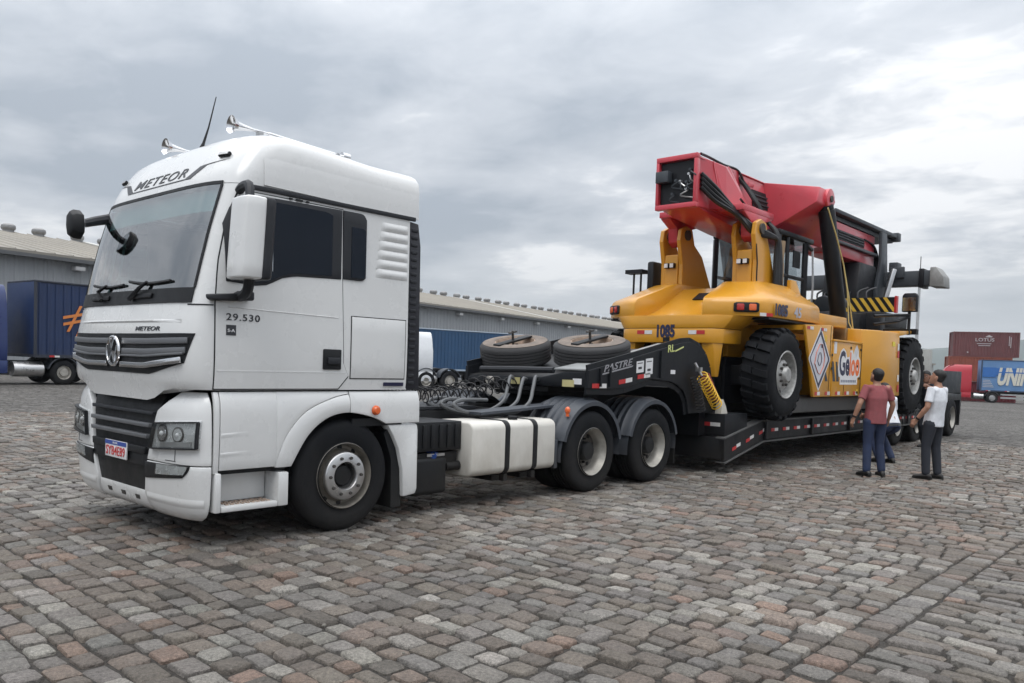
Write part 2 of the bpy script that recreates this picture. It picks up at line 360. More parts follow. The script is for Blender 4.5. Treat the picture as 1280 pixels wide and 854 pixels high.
def cab_loop(z, xr, xz=None):
    xn, hw, D = (interp(CAB, z, k) for k in (1, 2, 3)); yw = 1.05*min(1, hw/1.215)
    a0 = math.asin((yw/hw)**(NN/2)); near = []
    for i in range(8): near.append((lerp(xr, xn+D, i/8), hw))
    for i in range(7):
        a = lerp(math.pi/2, a0, i/7); near.append((xn+D-D*max(0, math.cos(a))**(2/NN), hw*math.sin(a)**(2/NN)))
    pts = [(x, -y) for x, y in near]
    for i in range(17):
        y = lerp(-yw, yw, i/16); pts.append((CX(y, z), y))
    pts += [(x, y) for x, y in reversed(near)]
    pts += [(xr, lerp(hw, -hw, i/4)) for i in (1, 2, 3)]
    return pts
def hood_bottom(y):
    a = abs(y); return 1.14 if a < .60 else (lerp(1.14, 1.25, (a-.60)/.24) if a < .84 else 1.25)
ZB = [None, 1.27, 1.32, 1.38, 1.45, 1.57, 1.70, 1.82, 1.935, 2.05, 2.2, 2.35, 2.5, 2.67, 2.86]
rings = []
for z in ZB:
    if z is None:
        lp = cab_loop(1.26, 2.14); rings.append([Vector((x+0.012, y, hood_bottom(y) if x < 0.5 else 1.25)) for x, y in lp])
    else: rings.append([Vector((x, y, z)) for x, y in cab_loop(z, 2.14)])
n_ = len(rings[0]); b = MB(); vs = [p for r in rings for p in r]; fs = []
for j in range(len(rings)-1):
    for i in range(n_):
        if ZB[j] and ZB[j] >= 1.93 and ZB[j+1] <= 2.87 and 15 <= i < 31: continue     # windscreen opening
        fs.append((j*n_+i, j*n_+(i+1) % n_, (j+1)*n_+(i+1) % n_, (j+1)*n_+i))
fs.append(tuple(range(n_)))
b.add(vs, fs); CABIN = b.build('cab_body', WHITE, TRUCK, smooth=45)
ZR = [(2.865, 2.22), (2.90, 2.225), (2.95, 2.23), (3.0, 2.235), (3.05, 2.24), (3.10, 2.24), (3.15, 2.245), (3.20, 2.245), (3.25, 2.245), (3.29, 2.24), (3.31, 2.235), (3.335, 2.225), (3.355, 2.21), (3.375, 2.19), (3.39, 2.16), (3.41, 2.10), (3.425, 2.0), (3.43, 1.85)]
ROOFZ = lambda x, z: z-.10*max(0, (z-2.9)/.52)*max(0, min(1, (x-.5)/1.25))
b = MB(); b.loft([[Vector((x, y, ROOFZ(x, z))) for x, y in cab_loop(z, xr)] for z, xr in ZR]); ROOF = b.build('roof', WHITE, TRUCK, smooth=50)
# pressed crease along both roof sides
for s in (-1, 1):
    b = MB(); b.slab(lambda u, v, o, s=s: cside(lerp(.62, 2.235, u), lerp(2.875, 3.10, v)-.03*u, o*(1-v)**.8, s), 16, 8, -0.006, 0.014); b.build('roof_side_moulding', WHITE, TRUCK, smooth=60)
    b = MB(); b.slab(lambda u, v, o, s=s: cside(lerp(.46, 2.20, u), lerp(2.825, 2.862, v), o, s), 16, 1, -0.01, 0.016); b.build('roof_seal', GREYP, TRUCK, bevel=0.004)
# windscreen, black border, interior
b = MB(); b.slab(lambda u, v, o: cfront(lerp(-1.06, 1.06, u), lerp(1.925, 2.875, v), o), 24, 12, 0.002, 0.008); b.build('windscreen', GLASSW, TRUCK, smooth=60)
b = MB()
b.slab(lambda u, v, o: cfront(lerp(-1.065, 1.065, u), lerp(1.915, 2.03, v), o), 24, 2, 0.004, 0.0115)
b.slab(lambda u, v, o: cfront(lerp(-1.065, 1.065, u), lerp(2.852, 2.88, v), o), 24, 1, 0.004, 0.0115)
for s in (-1, 1): b.slab(lambda u, v, o, s=s: cfront(s*lerp(1.053, 1.072, u), lerp(2.03, 2.852, v), o), 1, 10, 0.004, 0.0115)
b.build('windscreen_border', BLKP, TRUCK)
INT = mat('cab_interior_fabric', (0.10, 0.105, 0.11), 0.8, var=0.2)
INTL = mat('pale_cab_lining', (0.35, 0.36, 0.36), 0.8, var=0.1)
b = MB(); b.box(.75, 2.08, -1.15, 1.15, 1.3, 1.34); b.box(1.9, 2.1, -1.16, 1.16, 1.3, 2.82); b.box(.75, 2.05, -1.17, -1.15, 1.3, 2.8); b.box(.75, 2.05, 1.15, 1.17, 1.3, 2.8); b.build('cab_lining', INT, TRUCK)
b = MB(); b.prism([(.14, 1.80), (.20, 1.96), (.62, 2.02), (.78, 1.9), (.75, 1.55), (.5, 1.5)], -1.04, 1.04); DASH = b.build('dashboard', INT, TRUCK, bevel=0.03)
for y in (-.55, .55):
    b = MB(); b.box(1.05, 1.55, y-.26, y+.26, 1.62, 1.78); b.prism([(1.45, 1.75), (1.62, 2.42), (1.74, 2.42), (1.6, 1.75)], y-.25, y+.25); b.prism([(1.62, 2.44), (1.64, 2.66), (1.74, 2.66), (1.74, 2.44)], y-.14, y+.14)
    b.build('seat', INT, TRUCK, bevel=0.04)
TEAL = mat('teal_steering_wheel_cover', (0.22, 0.55, 0.52), 0.5, var=0.1)
ring = []
cw = Vector((.62, -.64, 2.10)); ax = Vector((-.55, 0, .83)).normalized(); a_ = ax.orthogonal().normalized(); b_ = ax.cross(a_)
b = MB(); b.tube([cw+a_*.25*math.cos(t/24*2*math.pi)+b_*.25*math.sin(t/24*2*math.pi) for t in range(25)], .03, 8); sw = b.build('steering_wheel', TEAL, TRUCK)
b = MB(); b.cyl(cw, cw-ax*.12, .07); b.bar(cw-a_*.24, cw+a_*.24, .05, .03); b.build('hub', INT, sw)
b = MB(); b.slab(lambda u, v, o: cfront(lerp(-1.02, 1.02, u), lerp(2.66, 2.84, v), o), 12, 3, -0.06, -0.04); b.build('sun_visor', INTL, TRUCK)
# wipers on the windscreen
for y0, y1, z1 in ((-.78, -.05, 2.085), (.05, .72, 2.08)):
    b = MB(); b.tube([cfront(y0+.62*(1 if y0 < 0 else .6), 1.95, .035), cfront(y0+.45, 2.03, .05), cfront(lerp(y0, y1, .5), z1, .035)], [.022, .018, .012], 6)
    wp = b.build('wiper', BLKP, TRUCK)
    b = MB(); b.tube([cfront(lerp(y0, y1, t/6), z1-0.02*math.sin(math.pi*t/6)+0.02*(t/6), .022) for t in range(7)], .013, 5); b.build('wiper_blade', BLKP, wp)
    b = MB(); b.slab(lambda u, v, o: cfront(y0+lerp(.25, .62, u), lerp(1.955, 1.995, v), o), 4, 1, .012, .03); b.build('wiper_cowl', BLKP, wp, bevel=.006)
# door with seams, window, handle
dfront = pl([(1.26, .235), (1.7, .235), (1.91, .24), (2.22, .27), (2.59, .345), (2.80, .43)])
drear = pl([(1.26, 1.37), (1.37, 1.47), (1.46, 1.415), (2.2, 1.385), (2.80, 1.375)])
def door_p(s, e=0.0): return lambda u, v, o: cside(lerp(dfront(lerp(1.262, 2.80, v))-e, drear(lerp(1.262, 2.80, v))+e, u), lerp(1.262-e, 2.80+e, v), o, s)
for s in (-1, 1):
    b = MB(); b.slab(door_p(s, .009), 14, 14, -0.004, 0.0025); b.build('door_gap_strip', BLKP, TRUCK)  # black underlay wider than the door, painting the dark of its shut gap
    b = MB(); b.slab(door_p(s), 14, 14, -0.004, 0.007); door = b.build('door', WHITE, TRUCK, smooth=50)
    # side window: black surround with darker panes standing in it
    wlo = pl([(.31, 2.09), (.56, 2.075), (.66, 2.09), (.80, 2.16), (.92, 2.185), (1.62, 2.215)]); whi = pl([(.31, 2.52), (.36, 2.66), (.44, 2.765), (.60, 2.785), (1.56, 2.80), (1.615, 2.77)])
    wr = lambda u, v: 2.0
    def WP(u, v, o, s=s):
        x = lerp(.315, 1.37, u); lo, hi = wlo(x), whi(x)
        return cside(x, lerp(lo, hi, v), o, s)
    b = MB(); b.slab(WP, 22, 8, 0.0, 0.014); wd = b.build('door_window', GREYP, TRUCK, bevel=.004, smooth=50)
    def WP2(u, v, o, s=s):
        x = lerp(.37, 1.27, u); return cside(x, lerp(wlo(x)+.025, min(2.755, whi(x)-.03)-.02*max(0, (u-.9)*10)**2, v), o, s)
    b = MB(); b.slab(WP2, 22, 8, 0.012, 0.018); b.build('pane', GLASSD, wd, smooth=50)
    def QP(u, v, o, s=s, i=0.0, x0=1.385, x1=1.635):
        x = lerp(x0+i, x1-i, u); k = .05*max(0, (u-.7)/.3)**3; return cside(x, lerp(2.21+i+k*.6, 2.80-i-k, v), o, s)
    b = MB(); b.slab(QP, 12, 6, 0.0, 0.012); wq = b.build('quarter_window', GREYP, TRUCK, bevel=.004, smooth=50)
    b = MB(); b.slab(lambda u, v, o, s=s: QP(u, v*.80, o, s, .022, 1.45, 1.65), 12, 6, 0.011, 0.016); b.build('pane', GLASSD, wq, smooth=50)
    b = MB(); b.slab(lambda u, v, o, s=s: cside(lerp(1.20, 1.385, u), lerp(1.425, 1.60, v), o, s), 2, 2, .004, .022); hd = b.build('door_handle', BLKP, TRUCK, bevel=.012)
    b = MB(); b.slab(lambda u, v, o, s=s: cside(lerp(1.235, 1.37, u), lerp(1.47, 1.53, v), o, s), 2, 1, .02, .04); b.build('grip', GREYP, hd, bevel=.008)
    # pressings: swage line, lower ledge
    b = MB(); b.slab(lambda u, v, o, s=s: cside(lerp(.33, 1.35, u), lerp(1.885, 1.90, v)-.02*u, o*(1-abs(2*v-1)), s), 12, 2, 0.0, .012)
    b.build('door_swage', WHITE, door, smooth=70); b = MB(); b.slab(lambda u, v, o, s=s: cside(lerp(.25, 1.44, u), lerp(1.38, 1.42, v), o*(1-abs(2*v-1)), s), 12, 2, 0.0, .011); b.build('door_swage', WHITE, door, smooth=70)
    # stowage hatch, louvre pressings behind the window
    b = MB(); b.slab(lambda u, v, o, s=s: cside(lerp(1.49, 2.115, u), lerp(1.345, 1.90, v), o, s), 4, 4, -.002, .003); b.build('hatch_gap_strip', BLKP, TRUCK)  # dark rim under the hatch, its colour standing in for shade in the gap
    b = MB(); b.slab(lambda u, v, o, s=s: cside(lerp(1.498, 2.107, u), lerp(1.353, 1.892, v), o, s), 4, 4, 0, .008); b.build('stowage_hatch', WHITE, TRUCK, bevel=.004)
    for k in range(6):
        z0 = 2.26+k*.085
        b = MB(); b.slab(lambda u, v, o, s=s, z0=z0: cside(lerp(1.75+.01*k, 2.12, u), lerp(z0, z0+.082, v), max(-.002, o*math.sin(math.pi*v)*min(1, 5*u, 12*(1-u))), s), 12, 8, -.004, .014); b.build('louvre_pressing', WHITE, TRUCK, smooth=70)
    b = MB(); b.slab(lambda u, v, o, s=s: cside(lerp(1.87, 2.10, u), lerp(1.285, 1.318, v), o, s), 1, 1, .002, .012); b.build('side_reflector', NAVY, TRUCK)
    # lettering and small emblem on the door
    PD = (lambda a, h, o: cside(.315+a, 1.79+h, o, -1)) if s < 0 else (lambda a, h, o: cside(.60-a, 1.79+h, o, 1))
    lettering('model_lettering', '29.530', INK, door, lambda a, h, o, P=PD: P(a, h, .007+o), .285, .055, bold=.012, spacing=1.15)
    b = MB(); b.slab(lambda u, v, o, s=s: cside(lerp(.315, .395, u), lerp(1.675, 1.755, v), o, s), 1, 1, .006, .011); em = b.build('door_emblem', INK, door)
    lettering('emblem_lettering', 'S-A', LETW, em, (lambda a, h, o, P=PD: P(a+.01, h-.09, .0105+o)) if s < 0 else (lambda a, h, o, P=PD: P(a+.215, h-.09, .0105+o)), .06, .025, bold=.02, depth=.0015, base=.0008)
    b = MB(); [b.slab(lambda u, v, o, s=s, x=x, w=w: cside(lerp(x-w, x+w, u), lerp(2.800, 2.815, v), o, s), 1, 1, .004, .02) for x, w in ((.86, .012), (.94, .03), (1.02, .012))]; tag(b.build('door_frame_clip', BLKP, TRUCK), kind='stuff')
# black air deflector strips behind the cab
for s in (-1, 1):
    b = MB(); b.prism([(2.155, 1.25), (2.15, 2.82), (2.25, 2.81), (2.285, 2.6), (2.295, 2.0), (2.31, 1.25)], s*1.215, s*1.16)
    ds = b.build('side_deflector', mat('black_rubber_deflector', (0.012, 0.013, 0.02), 0.5, var=.2), TRUCK, bevel=.01)
    b = MB()
    for k in range(22): z = 1.3+k*.068; b.box(2.165, 2.24, s*1.212, s*1.223, z, z+.03)
    tag(b.build('deflector_rib', GREYP, ds, bevel=.004), kind='stuff')
# grille, slats, emblem, hood name
gl = lambda y: 1.352+max(0, (abs(y)-.62)/.46)**1.1*.10
gt = lambda y: 1.672+.012*max(0, abs(y)-.6)
gw = lambda v: lerp(1.075, 1.145, v)
GRP = lambda y, z, o: cfront(y, z, o)
b = MB(); b.slab(lambda u, v, o: (lambda y: cfront(y, lerp(gl(y), gt(y), v), o))(lerp(-1, 1, u)*gw(v)), 28, 6, 0, .006); GRI = b.build('grille', BLKP, TRUCK)
for k, (za, zb, mt, o1, lift) in enumerate(((1.395, 1.44, CHROME, .034, .055), (1.482, 1.50, GREYM, .03, .03), (1.502, 1.55, GREYM, .022, .02), (1.585, 1.632, GREYM, .024, .012))):
    for s in (-1, 1):
        f = lambda y: lift*max(0, (abs(y)-.55)/.5)**1.2
        b = MB(); b.slab(lambda u, v, o, s=s: (lambda y: cfront(s*y, lerp(za, zb, v)+f(y), o))(lerp(.135, 1.06+.04*k/3, u)), 16, 2, .004, o1); b.build('grille_slat', mt, GRI, bevel=.004)
ec = cfront(0, 1.525, .03); ex = ec.x
b = MB(); b.tube([(ex, .118*math.cos(t/32*2*math.pi), 1.525+.118*math.sin(t/32*2*math.pi)) for t in range(33)], .014, 8); EMB = b.build('front_emblem', CHROME, TRUCK)
b = MB(); b.cyl((ex-.002, 0, 1.525), (ex+.03, 0, 1.525), .116, n=32); b.build('emblem_disc', BLKP, EMB)
def stroke(pts, nm='emblem_letter'):
    b = MB()
    for p, q in zip(pts, pts[1:]): b.bar((ex-.008, p[0], 1.525+p[1]), (ex-.008, q[0], 1.525+q[1]), .016, .016, up=(1, 0, 0))
    b.build(nm, CHROME, EMB)
stroke([(.045, .1), (0, .012), (-.045, .1)])
stroke([(.10, .045), (.048, -.09), (0, -.005), (-.048, -.09), (-.10, .045)])
lettering('hood_lettering', 'METEOR', INK, CABIN, lambda a, h, o: cfront(-.335-a, 1.695+h, o), .42, .034, bold=.02, shear=.12)
b = MB(); b.slab(lambda u, v, o: cfront(lerp(-1.0, 1.0, u), lerp(1.76, 1.785, v), o*(1-abs(2*v-1))*min(1, 6*u, 6*(1-u))), 20, 2, 0, .01); b.build('hood_swage', WHITE, CABIN, smooth=70)
for s in (-1, 1): b = MB(); b.slab(lambda u, v, o, s=s: cfront(s*lerp(1.03, 1.20, u), lerp(1.895, 1.905, v), o), 6, 1, 0, .004); b.build('pillar_seam', BLKP, CABIN)
# roof name, swooping stripe, marker lamps
RT = lambda a, h, o: cfront(.50-a, 2.975+h+.0*a, o)
lettering('roof_lettering', 'METEOR', INK, ROOF, RT, .98, .085, bold=.002, shear=.22, spacing=1.12)
for s in (-1, 1):
    b = MB(); b.slab(lambda u, v, o, s=s: cfront(s*lerp(.0, .60, u), lerp(2.946, 2.956, v), o), 10, 1, .001, .003); b.build('roof_stripe', INK, ROOF)
    b = MB(); b.slab(lambda u, v, o, s=s: cfront(s*(lerp(.505, .665, u)+.095*v), lerp(2.958, 3.048, u)+(-.012+.012*u)*v, o), 6, 3, .001, .003); b.build('roof_stripe', INK, ROOF)
    b = MB(); b.slab(lambda u, v, o, s=s: cfront(s*lerp(.69, 1.02, u), 3.040+.035*u+.012*(1-u)*v, o), 6, 1, .001, .003); b.build('roof_stripe', INK, ROOF)
for s in (-1, 1):
    b = MB(); b.slab(lambda u, v, o, s=s: cfront(s*lerp(.88, 1.0, u), lerp(3.095, 3.125, v), o), 3, 1, 0, .025); ml = b.build('marker_lamp', BLKP, TRUCK, bevel=.006)
    b = MB(); b.slab(lambda u, v, o, s=s: cfront(s*lerp(.89, .99, u), lerp(3.10, 3.12, v), o), 3, 1, .02, .03); b.build('lens', ALU, ml)
# air horns and aerial
for s, L in ((-1, 1.15), (1, .75)):
    y = s*.61; zb = 3.465; x0 = .66
    b = MB(); b.lathe([(.012, .42), (.014, .2), (.03, .10), (.048, .04), (.072, .005), (.077, 0), (.07, .01), (.045, .05), (.01, .12)], (x0, y, zb), 'x', 20)
    hn = b.build('air_horn', CHROME, TRUCK)
    b = MB(); b.cyl((x0+.35, y, zb), (x0+L, y, zb-.035), .018, n=10); b.cyl((x0+L-.02, y, zb-.03), (x0+L+.06, y, zb-.03), .04, n=12); b.build('horn_tube', CHROME, hn)
    b = MB(); b.box(x0+.25, x0+.29, y-.03, y+.03, 3.25, zb); b.box(x0+L-.1, x0+L-.06, y-.03, y+.03, 3.25, zb-.02); b.build('horn_bracket', ALU, hn)
b = MB(); b.tube([(.60, -.22, 3.30), (.62, -.22, 3.36), (.66, -.225, 3.50), (.72, -.235, 3.78)], [.022, .012, .007, .004], 6); b.build('aerial', BLKP, TRUCK)
# main mirror on the driver's side
for s in (-1,):
    def MP(u, v, o, s=s):
        c = [(.20, 1.36), (.20, 1.40), (.235, 1.62), (.26, 1.64)]
        return None
    pts = []
    rows_ = [(2.09, .95), (2.105, 1.0), (2.2, 1.01), (2.45, 1.0), (2.62, .99), (2.68, .98), (2.695, .93)]
    b = MB(); rg = []
    for z, k in rows_:
        sx = .035*(z-2.1)/.6
        rg.append([Vector((.30+sx+dx*k, s*(1.50+dy*k), z)) for dx, dy in ((.07, -.13), (-.03, -.15), (-.085, -.10), (-.10, .04), (-.085, .13), (-.03, .155), (.07, .15))])
    b.loft(rg); mr = b.build('mirror', WHITE, TRUCK, bevel=.012, smooth=60)
    b = MB(); rg = []
    for z, k in rows_:
        sx = .035*(z-2.1)/.6
        rg.append([Vector((.30+sx+dx*k, s*(1.50+dy*k), z)) for dx, dy in ((.068, -.145), (.066, .16), (.12, .165), (.155, .13), (.155, -.12), (.12, -.15))])
    b.loft(rg); mc = b.build('mirror_surround', GREYP, mr, bevel=.012, smooth=60)
    b = MB(); b.box(.468, .472, s*1.38, s*1.62, 2.16, 2.64); b.build('mirror_pane', MIRROR, mr)
    b = MB(); b.tube(catmull([(.42, s*1.20, 2.80), (.40, s*1.30, 2.82), (.36, s*1.45, 2.80), (.34, s*1.50, 2.70)], 5), .035, 8); b.build('mirror_arm', GREYP, TRUCK); b = MB(); b.tube(catmull([(.35, s*1.50, 2.12), (.36, s*1.46, 2.02), (.38, s*1.36, 1.98), (.40, s*1.25, 1.98)], 5), .04, 8)
    b.build('mirror_arm', GREYP, TRUCK)
    b = MB(); b.slab(lambda u, v, o, s=s: cside(lerp(.20, .50, u), lerp(1.93+.02*u, 2.02-.05*(1-u), v), o, s), 6, 3, 0, .10); b.build('mirror_foot', GREYP, TRUCK, bevel=.03)
# front kerb mirror on the far side: arm with two heads
b = MB(); a0 = cfront(.90, 2.60, .0)
b.tube(catmull([(.42, 1.08, 2.80), (.22, 1.05, 2.74), (.08, .99, 2.69), (-.01, .93, 2.67)], 6), [.05, .05, .05, .048, .046, .045, .044, .043, .042, .04, .04, .038, .036, .036, .036, .036, .036, .036, .036], 8); fm = b.build('front_mirror_arm', GREYP, TRUCK)
def mirror_head(c, ry, k):
    xf = Matrix.Translation(c) @ Matrix.Rotation(R(ry), 4, 'X') @ Matrix.Scale(k, 4); b = MB(xf)
    b.loft([[(x, y*q, z*q) for y, z in ((-.10, -.03), (-.095, .06), (-.02, .13), (.07, .11), (.11, .0), (.10, -.10), (.02, -.14), (-.07, -.11))] for x, q in ((-.055, .55), (-.045, .82), (-.01, 1.0), (.05, 1.0), (.055, .9))])
    h = b.build('front_mirror_head', BLKP, fm, bevel=.006, smooth=45)
    b = MB(xf); b.loft([[(x, y*.8, z*.8-.005) for y, z in ((-.10, -.03), (-.095, .06), (-.02, .13), (.07, .11), (.11, .0), (.10, -.10), (.02, -.14), (-.07, -.11))] for x in (.054, .060)]); b.build('mirror_pane', MIRROR, h)
mirror_head((-.03, .885, 2.665), -14, .98)
# ------------------------------------------------------------------ bumper and front below the cab
yin = pl([(.22, .52), (.40, .475), (1.06, .66), (1.10, .72), (1.19, .86), (1.23, .90)])
for s in (-1, 1):
    def BP(u, v, o, s=s, z0=.22, z1=1.23):
        z = lerp(z0, z1, v); xn, hw, D = (interp(BUM, z, k) for k in (1, 2, 3)); y0 = yin(z)
        a0 = math.asin((y0/hw)**(NN/2)); t = min(1.0, (xn+D-.222)/D); a1 = math.acos(t**(NN/2)); a = lerp(a0, a1, u)
        p = Vector((xn+D-D*max(1e-6, math.cos(a))**(2/NN), s*hw*math.sin(a)**(2/NN), z)); n = Vector((-math.cos(a), s*math.sin(a), 0)).normalized(); return p+n*o
    b = MB(); b.slab(lambda u, v, o: BP(u, v, o, z0=.665, z1=1.225), 16, 14, -.05, 0); hh = b.build('headlight_housing', WHITE, TRUCK, bevel=.006, smooth=50)
    b = MB(); b.slab(lambda u, v, o: BP(u, v, o, z0=.22, z1=.657), 16, 12, -.05, 0); bc = b.build('bumper_corner', WHITE, TRUCK, bevel=.006, smooth=50)
    b = MB(); b.slab(lambda u, v, o: BP(u, v, o, z0=.23, z1=1.22), 12, 12, -.12, -.06); b.build('corner_backing', BLKP, TRUCK)
    def HL(u, v, o, s=s, e=0.0):
        y = lerp(.635+.06*v-e, 1.165-.0*v+e, u); z = lerp(.765+.035*u-e, .965+.035*u+e, v); return bfront(s*min(y, 1.19), z, o)
    b = MB(); b.slab(lambda u, v, o: HL(u, v, o, e=.012), 16, 8, -.004, .010); hl = b.build('headlight', REFL, TRUCK, bevel=.002)
    for a0, a1, c0, c1 in ((0, 1, -.03, .02), (0, 1, .98, 1.03), (-.01, .015, 0, 1), (.985, 1.01, 0, 1)): b = MB(); b.slab(lambda u, v, o: HL(lerp(a0, a1, u), lerp(c0, c1, v), o), 10, 2, .0, .042); b.build('lamp_frame', BLKP, hl)
    for yy, rr in ((.80, .068), (1.0, .06)):
        p = bfront(s*yy, .895, .0); n = (bfront(s*yy, .895, .02)-p).normalized()
        b = MB(); b.cyl(p+n*.006, p+n*.016, rr, rr*1.05, 20); b.build('lamp', STEELD, hl)
        b = MB(); b.cyl(p+n*.012, p+n*.021, rr*.86, rr*.80, 20); lr = b.build('lamp_bowl', CHROME if yy < .9 else REFL, hl)
        b = MB(); b.ell(p+n*.016, rr*.30, rr*.30, rr*.30); b.build('bulb', LETW, hl)
    b = MB(); b.slab(lambda u, v, o: HL(lerp(.25, .92, u), lerp(.06, .26, v), o), 8, 2, .008, .018); b.build('reflector', ALU, hl)
    b = MB(); b.slab(HL, 14, 6, .036, .040); b.build('lens', LENS, hl, smooth=60)
    def FG(u, v, o, s=s): 
        y = lerp(.53, 1.115-.07*(1-v)**2, u); z = lerp(.515+.05*u, .648+.012*u, v); return bfront(s*y, z, o)
    b = MB(); b.slab(FG, 12, 5, -.004, .008); fg = b.build('fog_lamp', BLKP, TRUCK, bevel=.002)
    b = MB(); b.slab(lambda u, v, o: FG(lerp(.34, .97, u), lerp(.30, .96, v), o), 8, 4, .007, .014); b.build('reflector', REFL, fg)
    b = MB(); b.slab(lambda u, v, o: FG(lerp(.32, .98, u), lerp(.26, .98, v), o), 8, 4, .016, .020); b.build('lens', LENS, fg)
    b = MB(); b.slab(lambda u, v, o, s=s: bfront(s*lerp(.84, .97, u), lerp(.685, .69, v), o), 2, 1, 0, .003); b.slab(lambda u, v, o, s=s: bfront(s*lerp(.96, .965, u), lerp(.685, .78, v), o), 1, 2, 0, .003); b.build('tow_eye_cover', GREYP, hh)
    b = MB(); b.slab(lambda u, v, o: BP(lerp(0.02, .9, u), v, max(0, o*math.sin(math.pi*v)), z0=.33, z1=.40), 16, 6, -.002, .005); b.build('bumper_crease', WHITE, bc, smooth=70)
# central intake
iw = pl([(.36, .47), (1.06, .645), (1.15, .66)])
b = MB(); b.slab(lambda u, v, o: (lambda z: bfront(lerp(-1, 1, u)*iw(z), z, o-.03))(lerp(.37, 1.20, v)), 16, 10, -.03, 0); INK_ = b.build('front_intake', BLKP, TRUCK)
for z0, z1, o, mt in ((1.02, 1.05, .04, GREYP), (.92, .955, .05, GREYM), (.83, .865, .052, GREYM), (.70, .76, .045, BLKP)):
    b = MB(); b.slab(lambda u, v, oo: (lambda z: bfront(lerp(-1, 1, u)*(iw(z)-.03), z, oo-.03))(lerp(z0, z1, v)), 16, 2, 0, o); b.build('intake_bar', mt, INK_, bevel=.006)
b = MB(); b.slab(lambda u, v, o: (lambda z: bfront(lerp(-1, 1, u)*iw(z), z, o-.03))(lerp(.60, .70, v)), 12, 2, 0, .025); b.build('intake_panel', BLKP, INK_, bevel=.004)
# number plate
px = BX(0, .70)-.012
b = MB(); b.box(px-.012, px, -.215, .215, .622, .765); PL = b.build('number_plate', LETW, TRUCK, bevel=.003)
b = MB(); b.box(px-.0145, px-.006, -.213, .213, .728, .763); b.build('plate_band', mat('blue_plate_band', (0.03, 0.07, 0.30), .4, var=.05), PL)
PP = frame3((px-.012, .19, .64), (0, -1, 0), (0, 0, 1), (-1, 0, 0))
lettering('plate_lettering', 'SYB4E89', mat('red_plate_lettering', (0.55, 0.05, 0.05), .4, var=.05), PL, PP, .38, .078, bold=.005, spacing=1.05)
lettering('plate_lettering', 'BRASIL', LETW, PL, frame3((px-.0145, .05, .738), (0, -1, 0), (0, 0, 1), (-1, 0, 0)), .10, .016, depth=.0012, base=.0006)
# lower lip with slots
b = MB(); b.slab(lambda u, v, o: bfront(lerp(-.515, .515, u), lerp(.225, .39, v), o-.005-.02*v), 16, 5, -.06, 0); lip = b.build('bumper_lip', WHITE, TRUCK, bevel=.008)
for y in (-.28, 0, .28):
    b = MB(); b.slab(lambda u, v, o: bfront(lerp(y-.035, y+.035, u), lerp(.30, .335, v), o-.018), 2, 1, 0, .008); b.build('lip_slot', STEELD, lip)
b = MB()
for s in (-1, 1): b.slab(lambda u, v, o, s=s: bfront(s*lerp(.516, .528, u), lerp(.22, .40, v), o-.012), 1, 3, -.04, .006)
tag(b.build('lip_joint', BLKP, lip), kind='stuff')
b = MB(); b.box(.16, 2.1, -1.02, 1.02, .42, 1.10); b.build('underbody', STEELB, TRUCK)
b = MB(); b.box(.30, 2.1, -1.14, 1.14, 1.12, 1.235); b.build('cab_floor', BLKP, TRUCK)
# ------------------------------------------------------------------ side skirts, step, front mudguard
arch_in = [(.925, .615), (1.07, .86), (1.26, 1.005), (1.49, 1.05), (1.76, 1.0), (1.90, .94)]
seam = catmull([(.775, .615, 0), (.86, .86, 0), (1.05, 1.065, 0), (1.32, 1.175, 0), (1.50, 1.21, 0)], 6); seam = pl([(p.x, p.y) for p in seam])
arcin = catmull([(x, z, 0) for x, z in arch_in], 6); arcp = pl([(p.x, p.y) for p in arcin])
def sy(x, z): return 1.235-.012*((z-.95)/.3)**2-(.03*max(0, (z-1.12)/.12)**2)
def SP(s): return lambda x, z, o: Vector((x, s*(sy(x, z)+o), z))
def band(P, xs, lo, hi, o0, o1, nv=8):
    k = len(xs)-1
    return MB().slab(lambda u, v, o: (lambda x: P(x, lerp(lo(x), hi(x), v), o))(xs[min(k, int(round(u*k)))]), k, nv, o0, o1)
L_ = lambda a, b_, n: [lerp(a, b_, i/n) for i in range(n+1)]
